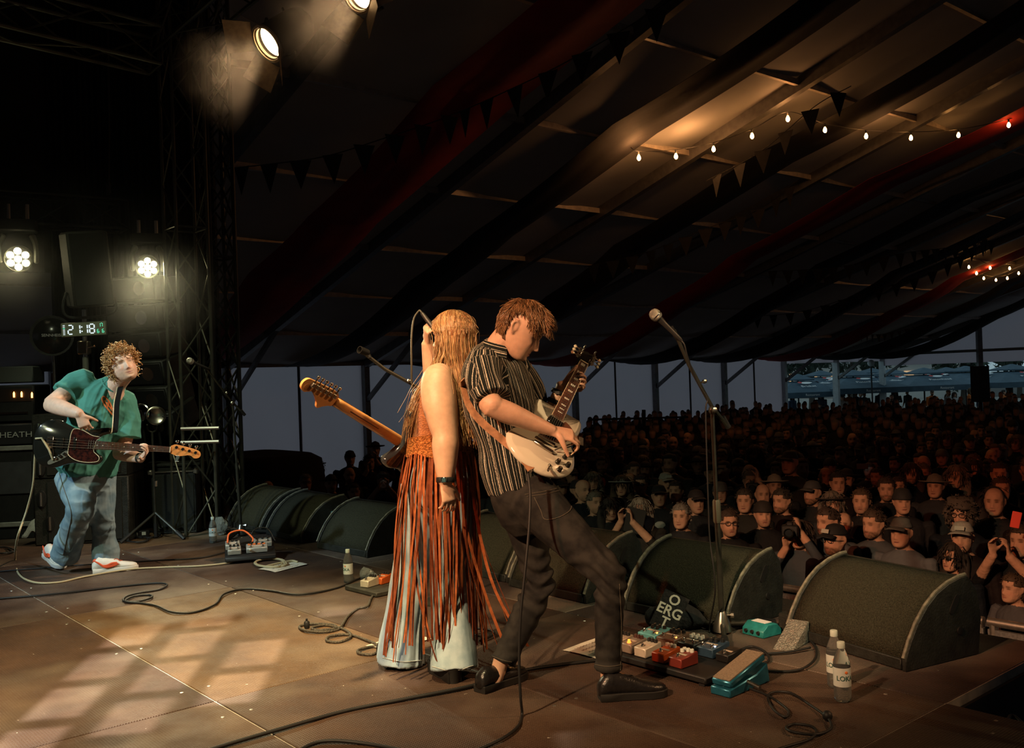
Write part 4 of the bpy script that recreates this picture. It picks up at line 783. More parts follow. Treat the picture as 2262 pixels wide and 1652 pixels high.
bottle('water bottle standing alone before a monitor wedge', gr(770, 1287), -.6, .2); bottle('water bottle beside the lighting tower base', gr(471, 1199), .1, .3); bottle('water bottle under the white towel by the cabinets', gr(88, 1201), .5, .3)
tw_ = gr(88, 1201); to = thing('hand_towel', 'white hand towel hung over a bottle by the cabinets', 'towel', V(tw_[0], tw_[1], .20)); G = np.zeros((17, 17, 3))
for i in range(17):
    for j in range(17):
        u, w = (i-8)/8, (j-8)/8; r = max(abs(u), abs(w)); dr = .0 if r < .2 else (r-.2)**1.05*.155; G[i, j] = (u*.10-.025*(r > .3)*r, w*.085, .036-dr*(1.2+.25*math.sin(3*u+2*w))+.012*math.sin(7*u+5*w)*r)
MB().grid(G, thick=.006).build('cloth', mat('white_terry', (.55, .54, .50), .95, 0, .15, 60, .6, 200), to, smooth='all')
cr = gr(812, 1284); cc = thing('crushed_plastic_cup', 'crushed clear plastic cup beside the singer pedalboard', 'cup', cr); mb = MB(); mb.ball((0, 0, .045), (.05, .045, .045), 18); o = mb.build('cup', mat('clear_thin_plastic', (.8, .88, .85), .12, trans=.85, ior=1.3), cc, smooth=False); v = verts_of(o.data); v += normals_of(o.data)*(.014*wob(v, 110, 5))[:, None]; v[:, 2] = np.maximum(v[:, 2], .002); set_verts(o.data, v); MB().lathe([(.034, 0), (.036, .004)], 14, (.04, -.03, .03), rotx(1.2)).build('rim', MATS['clear_thin_plastic'], cc)
cr = gr(488, 1182); cc = thing('plastic_bag', 'crumpled clear plastic bag at the foot of the lighting tower', 'bag', cr); mb = MB(); mb.ball((0, 0, .08), (.06, .05, .09), 18); o = mb.build('bag', MATS['clear_thin_plastic'], cc, smooth=False); v = verts_of(o.data); v += normals_of(o.data)*(.02*wob(v, 90, 8))[:, None]; v[:, 2] = np.maximum(v[:, 2], .002); set_verts(o.data, v)

# ---------------- papers
paper_m = mat('white_set_list_paper', (.62, .58, .48), .8, 0, .05, 10)
inkm = mat('grey_handwriting', (.30, .26, .22), .8)
def paper(label, corners, lines=3):
    P = [gr(x, y, .003) for x, y in corners]; n = 7; G = np.zeros((n, n, 3))
    for i in range(n):
        for j in range(n):
            u, w = i/(n-1), j/(n-1); G[i, j] = P[0]*(1-u)*(1-w)+P[1]*(1-u)*w+P[2]*u*w+P[3]*u*(1-w); G[i, j, 2] = .003+.004*abs(math.sin(3*u+2*w))
    ro = thing('set_list', label, 'paper', P[0]); MB().grid(G, thick=.0006).build('sheet', paper_m, ro, world=True)
    for k in range(lines):
        mb = MB(); u = .22+.6*k/max(1, lines-1); pts = []
        for w in np.linspace(.15, .8, 40): p = P[0]*(1-u)*(1-w)+P[1]*(1-u)*w+P[2]*u*w+P[3]*u*(1-w); pts.append(p+V(0, 0, .0055+.0)+unit(P[3]-P[0])*.008*math.sin(w*75+k))
        mb.tube(pts, .0011, 4); mb.build('handwriting', inkm, ro, world=True)
paper('white set list sheet under the cream cable coil', [(571, 1257), (648, 1238), (680, 1247), (608, 1264)]); paper('set list sheet beside the guitarist pedalboard', [(1243, 1436), (1322, 1409), (1386, 1424), (1318, 1455)], 4); paper('set list corner showing behind the singer feet', [(808, 1426), (905, 1398), (953, 1412), (858, 1438)])

# ---------------- cables on the deck
cream = mat('cream_cable', (.42, .36, .22), .5); braid = mat('braided_cable', (.10, .085, .06), .7, col2=(.012, .012, .012), scale=160)
g_ = lambda L, z=.006: [gr(x, y, z+.003*(i % 3)) for i, (x, y) in enumerate(L)]
cable('instrument_cable', [at(93, 962, 6.72), at(86, 975, 6.7), at(78, 1000, 6.72), at(73, 1070, 6.78), at(58, 1130, 6.85), at(38, 1190, 6.8)]+g_([(34, 1235), (42, 1268), (75, 1286), (130, 1286), (190, 1273), (280, 1258), (360, 1253), (440, 1250), (505, 1243), (540, 1232)])+[V(fp)+rotz(.3)@V(.0, -.13, .10)], .0075, cream, 'cream cable looping from the bass guitar across the deck', steps=160)
def coil(c, rx, ry, n, seed=1, z=.01): r_ = np.random.default_rng(seed); return [(c[0]+rx*(1+.12*r_.normal())*math.cos(t)+r_.normal()*1.5, c[1]+ry*(1+.1*r_.normal())*math.sin(t)) for t in np.linspace(0, 2*math.pi*n, int(9*n))]
cable('coiled_cable', g_(coil((598, 1243), 36, 9, 3.3, 2)+[(640, 1239), (658, 1241)], .010), .008, cream, 'cream cable coil lying on the set list paper', steps=200)
cable('stage_cable', g_([(-60, 1330), (0, 1322), (110, 1313), (250, 1297), (340, 1288), (369, 1291), (352, 1302), (310, 1309), (280, 1317), (273, 1327), (300, 1329), (334, 1320), (330, 1314), (296, 1317), (277, 1328), (310, 1332), (345, 1338), (380, 1352), (430, 1352), (475, 1335), (495, 1312), (540, 1301), (600, 1305), (660, 1313), (740, 1300), (790, 1279), (815, 1272)]), .007, rub, 'black cable with small loops winding across the deck centre', steps=260)
cable('stage_cable', g_([(-60, 1266), (0, 1262), (150, 1250), (340, 1238), (440, 1232), (512, 1216)]), .006, rub, 'thin black cable running straight behind the bass player feet')
cable('stage_cable', g_([(420, 1672), (490, 1648), (620, 1610), (760, 1571), (900, 1543), (1040, 1515), (1160, 1480), (1320, 1458), (1400, 1448)]), .0085, rub, 'thick black cable crossing the foreground below the singer')
cable('stage_cable', g_([(640, 1670), (690, 1643), (740, 1636), (820, 1644), (905, 1660)]), .0075, rub, 'short curved black cable at the bottom edge')
cable('braided_cable', g_([(848, 1292), (822, 1318), (812, 1338), (790, 1345), (768, 1362), (755, 1382), (742, 1392), (710, 1396), (672, 1392), (662, 1383), (690, 1378), (735, 1380), (740, 1388), (700, 1392), (690, 1386), (720, 1381), (760, 1390), (775, 1405), (750, 1418), (722, 1415), (730, 1405), (770, 1402), (805, 1412), (838, 1428), (825, 1445), (795, 1443), (793, 1435), (830, 1428), (860, 1440)]), .0075, braid, 'braided cable in loose loops beside the singer', steps=260)
pl = thing('cable_plug', 'black plug standing at the braided cable loop', 'plug', gr(678, 1388)); MB().lathe([(.013, 0), (.016, .01), (.016, .035), (.010, .042)], 12).build('housing', rub, pl); MB().lathe([(.006, .042), (.006, .055)], 8).build('cable_end', rub, pl)
cable('guitar_cable', [at(1166, 1045, 3.93), at(1171, 1090, 3.90), at(1169, 1160, 3.86), at(1160, 1260, 3.82), at(1150, 1360, 3.80), at(1147, 1460, 3.79), at(1150, 1540, 3.79)]+g_([(1153, 1580), (1143, 1606), (1108, 1632), (1050, 1658), (1000, 1675)]), .006, rub, 'black cable hanging from the white guitar to the deck', steps=140)
cable('wah_cable', g_([(1652, 1519), (1690, 1533), (1716, 1548), (1742, 1570), (1735, 1583), (1712, 1570), (1697, 1545), (1705, 1530), (1745, 1530), (1790, 1557), (1822, 1580), (1836, 1597), (1832, 1612), (1800, 1622), (1750, 1616), (1737, 1606), (1757, 1599), (1792, 1604), (1804, 1618), (1785, 1634), (1740, 1648), (1690, 1664)], .008), .0055, rub, 'black cable in figure-eight loops from the blue wah pedal', steps=240)
pl = thing('cable_plug', 'round black plug on the wah cable loop', 'plug', gr(1828, 1592)); MB().ball((0, 0, .02), (.02, .02, .02), 12).build('housing', rub, pl, smooth='all')
cable('stage_cable', g_([(1585, 1415), (1610, 1440), (1640, 1470), (1700, 1482), (1762, 1480), (1797, 1460), (1803, 1435), (1785, 1410), (1758, 1396)], .008), .006, rub, 'black cable arching from the pedalboard to the nearest wedge')
cable('stage_cable', g_([(1625, 1440), (1660, 1428), (1690, 1440), (1697, 1460), (1660, 1468), (1632, 1450), (1680, 1445), (1740, 1440), (1790, 1430)], .010), .006, rub, 'tangled black cable loop right of the pedalboard')
cable('stage_cable', g_([(2262, 1600), (2235, 1580), (2225, 1605), (2240, 1640), (2262, 1652)], -.02), .007, rub, 'black cable loop in the bottom right corner')
cable('stage_cable', g_([(1060, 1415), (1085, 1405), (1090, 1395), (1060, 1388), (1010, 1395)]), .006, rub, 'short black cable loop behind the singer boot')
for i, (x, y, c) in enumerate([(300, 1190, 5), (325, 1180, 8), (0, 1215, 6)]):
    cable('stage_cable', g_(coil((x, y), 30, 7, 2.4, c), .012), .006, rub, ['black cable coil beside the tripod stand foot', 'black cable tangle behind the tripod stand', 'black cable tangle at the far left edge'][i], steps=120)
sb = gr(310, 1186); sk_ = thing('power_strip', 'small black power strip among cables by the tripod', 'power strip', sb, .4); MB().box((0, 0, .03), (.16, .07, .06)).build('housing', rub, sk_, bevel=.006)
for x in (-.04, .03): MB().box((x, -.036, .035), (.035, .004, .03)).build('socket', lab_m, sk_)

# ---------------- crowd barrier, delay speaker, railing
for i in range(5):
    a = 1.4+1.03*i; ro = thing('crowd_barrier', ['rightmost', 'second', 'third', 'fourth', 'fifth'][i]+' aluminium barrier section counted from the right, before the front row', 'barrier', S(a, 6.75, GZ), RZ, group='aluminium crowd barrier sections')
    MB().tube([(-.5, 0, 1.16), (.5, 0, 1.16)], .03, 10).build('top_rail', alu, ro); MB().box((0, 0, .98), (1.0, .03, .26)).build('front_plate', mat('perforated_barrier_plate', (.22, .23, .23), .5, .6, .3, 60), ro); MB().box((0, -.30, .62), (1.0, .6, .03)).build('step', alu, ro)
    for x in (-.47, .47): MB().tube([(x, 0, 0), (x, 0, 1.16)], .025, 8).build('post', alu, ro); MB().tube([(x, -.8, .02), (x, 0, .95)], .018, 8).build('brace', alu, ro)
pd = at(2165, 848, 26); dl = thing('delay_speaker', 'tall black delay speaker on a pole over the crowd, right', 'speaker', V(pd[0], pd[1], GZ), .2); z0 = pd[2]-GZ
MB().box((0, 0, z0), (.33, .36, .98)).build('cabinet', black_paint, dl, bevel=.01); MB().box((.168, 0, z0), (.01, .31, .9)).build('side_grille', mat('orange_lit_side', (.16, .07, .04), .8), dl); MB().tube([(0, 0, 0), (0, 0, z0-.45)], .05, 10).build('pole', steel_dark, dl)  # right side tinted orange-brown: warm light put into its colour
rl = thing('railing', 'dark tubular railing before the pale tent wall', 'railing', S(*ab(at(1380, 930, 26)), GZ))
for x in (1312, 1340, 1378, 1420, 1424, 1470, 1510): MB().tube([at(x, 905 if x in (1420, 1424) else 922, 26), at(x, 1010, 26)], .03, 6).build('post', steel_dark, rl, world=True)
for y in (925, 944): MB().tube([at(1300, y+2, 26), at(1520, y-4, 26)], .028, 6).build('rail', steel_dark, rl, world=True)
# ================================================================ PEOPLE: shared builders
from mathutils.bvhtree import BVHTree
def interp(t, xs, ys): return np.interp(t, xs, ys)
HZ = [-.122, -.116, -.105, -.09, -.07, -.05, -.03, 0, .02, .05, .08, .10, .112, .118]
HF = [.058, .074, .085, .088, .089, .090, .089, .088, .094, .093, .078, .055, .030, .004]
HB = [.020, .000, -.018, -.040, -.062, -.076, -.088, -.099, -.101, -.098, -.083, -.062, -.036, -.006]
HW = [.018, .032, .044, .054, .0615, .066, .070, .0745, .0755, .073, .062, .048, .028, .004]
def head_rings(nz=54, nc=56, puff=0., jaw=1., nose=1., zmin=None):
    zs = np.interp(np.linspace(0, 1, nz), np.linspace(0, 1, len(HZ)), HZ); out = []
    th = np.arange(nc)*2*math.pi/nc
    for z in zs:
        f, b, w = interp(z, HZ, HF), interp(z, HZ, HB), interp(z, HZ, HW)*(jaw if z < -.03 else 1)
        c, s = np.cos(th), np.sin(th); pw = 2.25
        x = (w+puff)*np.sign(s)*np.abs(s)**(2/pw); yc = (f+b)/2; y = yc+((f-b)/2+puff)*np.sign(c)*np.abs(c)**(2/pw)
        front = np.clip(c, 0, 1)**.5
        g = lambda x0, z0, sx, sz: np.exp(-((np.abs(x)-x0)/sx)**2-((z-z0)/sz)**2)
        nz_ = np.interp(z, [-.058, -.052, -.046, -.040, -.02, .004, .015], [0, .006, .021, .026, .017, .006, 0])*nose
        d = nz_*np.exp(-(x/np.interp(z, [-.05, -.02, .01], [.0125, .009, .009]))**2)
        d += .008*nose*g(.0125, -.046, .006, .006)                       # nostril wings
        d -= .011*g(.031, .000, .015, .011); d += .005*g(.031, -.002, .010, .006)   # sockets, lids
        d += .006*g(.028, .017, .020, .006)                              # brow ridge
        d += .004*g(.045, -.028, .016, .015)                             # cheekbone
        d += .0055*g(0, -.0665, .017, .0045); d += .006*g(0, -.0790, .014, .005); d -= .005*g(0, -.0725, .020, .0022); d -= .004*g(0, -.089, .018, .005)
        d += .008*g(0, -.104, .018, .010)                                # chin
        y = y+d*front; out.append(np.column_stack([x, y, np.full(nc, z)+puff*np.clip(z/.1, 0, 1)]))
    return out
def add_head(mb, c, R, s=1., **k):
    rs = [np.asarray(c)+s*(r@np.asarray(R).T) for r in head_rings(**k)]; mb.rings(rs)
    for sx in (-1, 1):                                                   # ears
        P = [V(sx*.072, -.008, .010), V(sx*.078, -.016, .022), V(sx*.083, -.027, .022), V(sx*.085, -.033, .008), V(sx*.082, -.028, -.012), V(sx*.077, -.018, -.026), V(sx*.072, -.010, -.030)]
        mb.tube([np.asarray(c)+s*(np.asarray(R)@p) for p in crom(P, 16)], .0062*s, 6); mb.ball(np.asarray(c)+s*(np.asarray(R)@V(sx*.076, -.018, -.002)), (.005*s, .016*s, .024*s), 10, R=R)
def head_paint(v, c, R, s, skin, hair, beard=None, brow=None, blush=.12, wd=1.):
    # colours of skin, brows, eyes and lips in head coordinates
    L_ = ((v-np.asarray(c))@np.asarray(R))/s; x, y, z = L_.T; near = (np.abs(z) < .14) & (np.abs(x) < .1) & (y > .02) & (y < .13); col = np.tile(np.asarray(skin, float), (len(v), 1))
    col *= (1+.07*wob(v, 55, 2))[:, None]
    def mix(mask, c2): m = (np.clip(mask, 0, 1)*near)[:, None]; col[:] = col*(1-m)+np.asarray(c2)*m
    ax = np.abs(x)
    mix(blush*2*np.exp(-((ax-.042)/.022)**2-((z+.035)/.022)**2), (.62, .26, .18)); mix(.5*np.exp(-(x/.014)**2-((z+.042)/.012)**2), (.60, .28, .20))
    mix(.8*np.exp(-(x/.022)**4-((z+.072)/.009)**4), (.45, .17, .13))
    mix(1.2*np.exp(-(x/.021)**4-((z+.0725)/(.0022*wd))**2), (.10, .03, .03))
    mix(.95*np.exp(-((ax-.030)/.017)**4-((z-.018)/(.0042*wd))**2), brow if brow is not None else hair)
    mix(.9*np.exp(-((ax-.031)/.013)**4-((z-.0005)/(.0042*wd))**2), (.07, .04, .03))
    if beard is not None:
        m = np.clip((-.050-z)/.012, 0, 1)*np.clip((.068-ax)/.01, 0, 1); m = np.maximum(m, np.exp(-(x/.026)**4-((z+.060)/.006)**2)); m *= 1-np.exp(-(x/.020)**4-((z+.073)/.006)**4); mix(beard[3]*m*(.8+.3*wob(v, 400, 6)), beard[:3])
    return col
def add_hand(mb, w, d, n, side, curl=(.5, .55, .6, .65), thumb=(.5, .5), s=1., spread=.06, r=.0082, base=.25):
    # w wrist, d towards the knuckles, n palm normal; side +1: thumb towards cross(n,d)
    w = V(w); d = unit(d); n = unit(V(n)-d*(V(n)@d)); t = np.cross(n, d)*side; pts = {}
    mb.limb([w-d*.015*s, w+d*.03*s, w+d*.088*s], [(.026*s, .019*s), (.036*s, .0165*s), (.041*s, .0135*s)], 14, ref=t)
    for i, L_ in enumerate((.080, .089, .082, .064)):
        off = (.031-.0205*i)*s; k = w+d*(.086-.004*abs(i-1))*s+t*off; dd = unit(d+t*spread*(1.5-i)); P = [k-dd*.02*s, k]; a = 0.; cu = curl[i] if not np.isscalar(curl[i]) else (curl[i]*base*2, curl[i], curl[i]*.8)
        for j, f in enumerate((.46, .30, .24)):
            a += cu[j]; e = dd*math.cos(a)+n*math.sin(a); P.append(P[-1]+e*L_*f*s)
        mb.limb(P, [r*1.08*s, r*1.08*s, r*.98*s, r*.9*s, r*.74*s], 8, steps=17); pts[i] = P
    k = w+d*.030*s+t*.028*s; e1 = unit(t*.75+d*.65+n*thumb[0]*.8); e2 = unit(e1*.8+d*.35+n*thumb[1]); mb.limb([w+d*.012*s+t*.012*s, k, k+e1*.040*s, k+e1*.040*s+e2*.030*s, k+e1*.040*s+e2*.054*s], [.014*s, .0155*s, .0115*s, .0098*s, .0075*s], 8, steps=17)
    return pts
def bvh_of(o): me = o.data; M = o.matrix_world; v = verts_of(me)+(np.array(o.parent.location) if o.parent else 0); return BVHTree.FromPolygons([tuple(q) for q in v], [tuple(p.vertices) for p in me.polygons])
def hit(bv, x, y, off=.002):                         # surface point of a built mesh under pixel x, y (then lifted off along its normal)
    d = unit(_f+(x-CXP)/F_PX*_r+(CYP-y)/F_PX*_u); h = bv.ray_cast(Vector(CAM), Vector(d))
    return None if h[0] is None else np.array(h[0])+np.array(h[1])*off
def skin_mat(name, c): return mat(name, c, .48, 0, .08, 40, .03, 220, attr='col', sss=.12)
skin_light = skin_mat('warm_light_skin', (.62, .40, .29)); skin_pale = skin_mat('pale_skin', (.66, .45, .35))
def strands(P, r0, r1, n=3):
    # P: N x K x 3 paths -> verts, faces
    N, K = P.shape[:2]; T = np.gradient(P, axis=1); T /= np.maximum(np.linalg.norm(T, axis=2, keepdims=True), 1e-9)
    a = np.cross(T, np.array([.13, .31, .94])); a /= np.maximum(np.linalg.norm(a, axis=2, keepdims=True), 1e-6); b = np.cross(T, a)
    rr = (np.linspace(0, 1, K)[None, :, None]*(np.asarray(r1)-np.asarray(r0))+np.asarray(r0)); th = np.arange(n)*2*math.pi/n
    vs = P[:, :, None, :]+rr[..., None]*(np.cos(th)[None, None, :, None]*a[:, :, None, :]+np.sin(th)[None, None, :, None]*b[:, :, None, :])
    i, j, k = np.meshgrid(np.arange(N), np.arange(K-1), np.arange(n), indexing='ij'); o = (i*K+j)*n; f = np.stack([o+k, o+(k+1) % n, o+n+(k+1) % n, o+n+k], -1).reshape(-1, 4)
    return vs.reshape(-1, 3), f
def hair_obj(name, P, r0, r1, cols, parent, m, n=3, seed=1):
    v, f = strands(P, r0, r1, n); v = v-np.array(parent.location); me = bpy.data.meshes.new(name); me.from_pydata(v.tolist(), [], f.tolist()); rr = np.random.default_rng(seed); N, K = P.shape[:2]
    c = np.asarray(cols)[rr.integers(0, len(cols), N)]*rr.uniform(.75, 1.2, (N, 1)); point_color(me, 'col', np.repeat(c, K*n, axis=0)); return mesh_obj(name, me, m, parent)
hair_m = mat('hair_strands', (.3, .2, .1), .32, 0, .15, 30, attr='col', spec=.5)
def paint_mesh(me, c): point_color(me, 'col', c)
def skin_body(name, mb, parent, voxel, paint, m, smooth=2):
    me = remesh(mb, voxel, smooth); v = verts_of(me); paint_mesh(me, paint(v)); set_verts(me, v-np.array(parent.location)); return mesh_obj(name, me, m, parent)
def cloth(name, mb, parent, m, voxel=.006, smooth=3, folds=None, attr=None):
    me = remesh(mb, voxel, smooth); v = verts_of(me)
    if folds is not None: v = v+normals_of(me)*folds(v)[:, None]; set_verts(me, v)
    if attr is not None:
        for k, f in attr.items():
            val = f(v); (point_float if np.ndim(val) == 1 else point_color)(me, k, val)
    set_verts(me, v-np.array(parent.location)); return mesh_obj(name, me, m, parent)
def ridges(u, w, seed, n=5):                       # elongated cloth creases, 0..1, sharp crests
    r = np.random.default_rng(seed); o = np.zeros(len(u))
    for i in range(n): a, b, c = r.uniform(.7, 1.5), r.uniform(-.5, .5), r.uniform(0, 6.28); o += (1-np.abs(np.sin(a*u+b*w+c+.6*np.sin(.7*w+c))))**2.2
    return o/n
def axis_coords(v, p, q, ref):                      # (along, angle, radius) of points about the axis p->q
    p, q = V(p), V(q); d = unit(q-p); x = unit(V(ref)-d*(V(ref)@d)); y = np.cross(d, x); r = v-p; a = r@d; X, Y = r@x, r@y; return a, np.arctan2(Y, X), np.hypot(X, Y)
def shoe(parent, heel, toe, label, m_up, m_sole, L_=.285, w=.047, hgt=.075, heel_h=.018, tip=.0, nm='shoe', pitch=0.):
    # heel, toe: ground points; returns the part; local frame x across, y forward
    h, t = V(heel), V(toe); d = unit(V(t[0]-h[0], t[1]-h[1], 0)); x = V(d[1], -d[0], 0); zz = V(0, 0, 1)
    if pitch: zz = unit(zz-d*math.tan(pitch)*0+0); cp, sp_ = math.cos(pitch), math.sin(pitch); d, zz = d*cp+zz*sp_*-1, zz*cp+d*sp_
    W_ = lambda a, b, c: h+x*a+d*b*L_/.285+zz*c
    ys = [-.012, .0, .03, .08, .13, .18, .22, .25, .27, .278]; ws = [.022, .033, .036, .034, .038, .045, .046, .038, .025, .010]; hs = [.05, .068, hgt+.012, hgt+.004, hgt-.012, .052, .044, .038, .030, .022]
    mb = MB(); rs = []; th = np.arange(18)*2*math.pi/18
    for y_, w_, h_ in zip(ys, ws, hs):
        c, s = np.cos(th), np.sin(th); w2 = w_*w/.046; zc = heel_h+h_/2; rs.append(np.array([W_(w2*np.sign(a)*abs(a)**.8*(1-.22*max(0, b)), y_, zc+h_/2*np.sign(b)*abs(b)**.8) for a, b in zip(c, s)]))
    mb.rings(rs); up = mb.build(nm, m_up, parent, smooth='all', world=True, fix=True)
    so = MB(); ol = [(.034*w/.046, -.008), (.040*w/.046, .03), (.037*w/.046, .09), (.044*w/.046, .16), (.050*w/.046, .21), (.042*w/.046, .255), (.024*w/.046, .280), (0, .287)]
    poly = ol+[(-a, b) for a, b in ol[::-1][1:]]; poly = [(a, b*L_/.285) for a, b in poly]; R = np.stack([x, d, zz], 1); so.prism(poly, .0, heel_h+.012, h, R, inset=.003); sl = so.build('sole', m_sole, up); sl.data.transform(Matrix.Translation(-parent.location))
    return up, W_
def ribbon(P, w, side, thick=.0012, n=None):
    P = np.asarray(P, float); side = np.asarray(side, float); G = np.stack([P-side*w/2, P+side*w/2], 0)
    return MB().grid(G, thick=thick)
# ================================================================ GUITARS
ivory = mat('ivory_gloss_lacquer', (.60, .58, .46), .14, 0, .03, 8, coat=.6); rosew = mat('rosewood', (.09, .035, .02), .45, 0, .3, 60); maple = mat('amber_maple', (.62, .30, .10), .30, 0, .18, 14, coat=.4); inlay = mat('pearl_inlay', (.6, .62, .54), .3)
gblk = mat('black_gloss_lacquer', (.010, .010, .008), .10, 0, coat=.7); tort = mat('tortoiseshell_pickguard', (.045, .010, .007), .2, col2=(.012, .004, .004), scale=45); creamb = mat('cream_binding', (.58, .50, .34), .4); steel_s = mat('steel_string', (.62, .58, .5), .3, 1.)
def smooth_poly(pts, n): P = np.vstack([pts, pts[:1]]); Q = crom(np.vstack([pts[-1:], P, pts[1:2]]), n*(len(P)+2)//len(P)+3); k = len(Q)/(len(pts)+2); return Q[int(k):int(-k)]
def closed(pts, n=80):
    P = np.asarray(pts, float); m = len(P); out = []
    for s in np.linspace(0, m, n, endpoint=False):
        i = int(s); t = s-i; a, b, c, d = P[(i-1) % m], P[i % m], P[(i+1) % m], P[(i+2) % m]; out.append(.5*((2*b)+(c-a)*t+(2*a-5*b+4*c-d)*t*t+(3*b-a-3*c+d)*t**3))
    return np.array(out)
class Gtr:
    # local axes: x along the neck to the head, y across (towards the treble side), z out of the face
    def __init__(s, name, label, o, N, W_, scale):
        s.N = unit(N); s.W = unit(V(W_)-s.N*(V(W_)@s.N)); s.G = np.cross(s.N, s.W); s.o = V(o); s.flip = 1.; s.root = thing(name, label, 'guitar', o); s.R = np.stack([s.N, s.W, s.G], 1)
        s.root.rotation_euler = Matrix(s.R.tolist()).to_euler(); s.scale = scale
    def p(s, x, y, z): return s.o+s.R@V(x, y, z)
    def add(s, nm, mb, m, parent=None, **k): o = mb.build(nm, m, parent or s.root, **k); return o
def frets(g, x_nut, n, x_end, w0, w1, z, flip=1, L_=.628):
    for i in range(1, n+1):
        x = x_nut-L_*(1-2**(-i/12)); 
        if x < x_end: break
        t = (x_nut-x)/(x_nut-x_end); w = w0+(w1-w0)*t; q = MB(); q.box((x, 0, z), (.0022, w*.97, .0016)); g.add('fret', q, steel_s)
def tuner(g, x, y, z, dy, dirz=-1, m=None, parent=None):
    q = MB(); q.lathe([(.0045, 0), (.004, .018), (.005, .02)], 10, (x, y, z), None); q.box((x, y+dy*.008, z-.016), (.015, .018, .012)); q.tube([(x, y+dy*.01, z-.016), (x, y+dy*.030, z-.016)], .0028, 6); g.add('tuner', q, m or chrome, bevel=0)
    q = MB(); q.ball((x, y+dy*.036, z-.016), (.010, .008, .005), 10); g.add('tuner_button', q, m or chrome, smooth='all')
def strings(g, n, x0, x1, w0, w1, z0, z1, r=.0007):
    for i in range(n):
        e = i/(n-1)-.5; q = MB(); q.tube([(x0, e*w0, z0), (x1, e*w1, z1)], r*(1.6-i*.9/(n-1)), 4); g.add('string', q, steel_s)
# --- white double-horned guitar; face normal = -cross(N,W): use W reversed so that z looks out of the face
N_ = V(.3402, .7682, .5423); W_t = V(.8356, .0175, -.5490)
sg = Gtr('electric_guitar', 'ivory double-horned electric guitar held by the striped-shirt guitarist', V(.1949, 4.2540, 1.1710), N_, -W_t, .628)  # y points to the bass side
# outline (x along neck, y bass side +)
ol = [(-.345, .0), (-.335, .075), (-.29, .140), (-.225, .168), (-.16, .155), (-.10, .125), (-.05, .117), (.0, .125), (.045, .122), (.068, .105), (.062, .085), (.03, .068), (.005, .045), (-.012, .030), (-.012, -.030), (.005, -.045), (.035, -.066), (.070, -.082), (.080, -.100), (.055, -.118), (.0, -.122), (-.05, -.114), (-.10, -.122), (-.16, -.150), (-.225, -.162), (-.29, -.135), (-.335, -.07)]
P = closed(ol, 110)
def bevel_body(P, t, b1, d1, n=1):
    cen = P.mean(0); e = np.roll(P, -1, 0)-np.roll(P, 1, 0); nn = np.stack([e[:, 1], -e[:, 0]], 1); nn /= np.linalg.norm(nn, axis=1, keepdims=True)
    A = (P[:, 0]*np.roll(P[:, 1], -1)-np.roll(P[:, 0], -1)*P[:, 1]).sum()
    if A < 0: nn = -nn
    L3 = lambda k, z: np.column_stack([P-nn*k, np.full(len(P), z)])
    return L3, nn
L3, _ = bevel_body(P, 0, 0, 0)
mb = MB(); mb.rings([L3(.010, -.036), L3(.002, -.030), L3(0, -.024), L3(0, -.016), L3(.004, -.011), L3(.016, -.002), L3(.019, 0)]); sgb = sg.add('body', mb, ivory, fix=True)
q = MB(); q.box((.215, 0, -.012), (.475, .044, .020)); sg.add('neck', q, ivory, bevel=.008)
mb = MB(); mb.add([(0, -.027, .004), (.452, -.0215, .004), (.452, .0215, .004), (0, .027, .004), (0, -.027, .0005), (.452, -.0215, .0005), (.452, .0215, .0005), (0, .027, .0005)], [(0, 1, 2, 3), (7, 6, 5, 4), (0, 4, 5, 1), (2, 6, 7, 3), (1, 5, 6, 2), (3, 7, 4, 0)]); sg.add('fretboard', mb, rosew)
for s in (-1, 1): q = MB(); q.tube([(0, s*.0275, .003), (.452, s*.022, .003)], .0018, 6); sg.add('binding', q, creamb)
frets(sg, .452, 22, -.001, .043, .054, .0048)
for i in (1, 3, 5, 7, 9, 12, 15, 17, 19):
    x = .452-.628*(1-2**(-(i-.5)/12)); wd = .628*(2**(-(i-1)/12)-2**(-i/12))*.55; h = .012; q = MB(); q.prism([(x-wd/2, -h*.9), (x+wd/2, -h), (x+wd/2, h), (x-wd/2, h*.9)], .0041, .0046); sg.add('inlay', q, inlay)
q = MB(); q.box((.455, 0, .005), (.006, .043, .006)); sg.add('nut', q, creamb)
hd = closed([(.46, -.022), (.49, -.026), (.53, -.038), (.60, -.045), (.635, -.038), (.622, -.012), (.630, 0), (.622, .012), (.635, .038), (.60, .045), (.53, .038), (.49, .026), (.46, .022)], 50); q = MB(); q.prism(hd, -.016, .000, R=roty(math.radians(14))@np.eye(3), c=(.0, 0, -.004)); hdo = sg.add('headstock', q, gblk)
hdo.data.transform(Matrix.Translation((.46, 0, 0))@Matrix.Rotation(math.radians(0), 4, 'Y')@Matrix.Translation((-.46, 0, .112)))
for s in (-1, 1):
    for k in range(3): tuner(sg, .51+.038*k, s*.030, -.004-.008*k, s, m=nickel); q = MB(); q.ball((.51+.038*k, s*.070, -.02-.008*k), (.012, .010, .006), 8); sg.add('tuner_button', q, mat('pale_green_tuner', (.45, .46, .34), .4), smooth='all')
strings(sg, 6, -.176, .452, .052, .035, .016, .0075)
for x, nm in ((-.035, 0), (-.125, 0)):
    q = MB(); q.box((x, 0, .004), (.040, .070, .012)); pk_ = sg.add('pickup', q, gblk, bevel=.003)
    for k in range(6):
        for dx in (-.009, .009): q = MB(); q.lathe([(.0024, 0), (.0024, .0015)], 6, (x+dx, (k-2.5)*.0098, .010)); q.build('pole_screw', chrome, pk_)
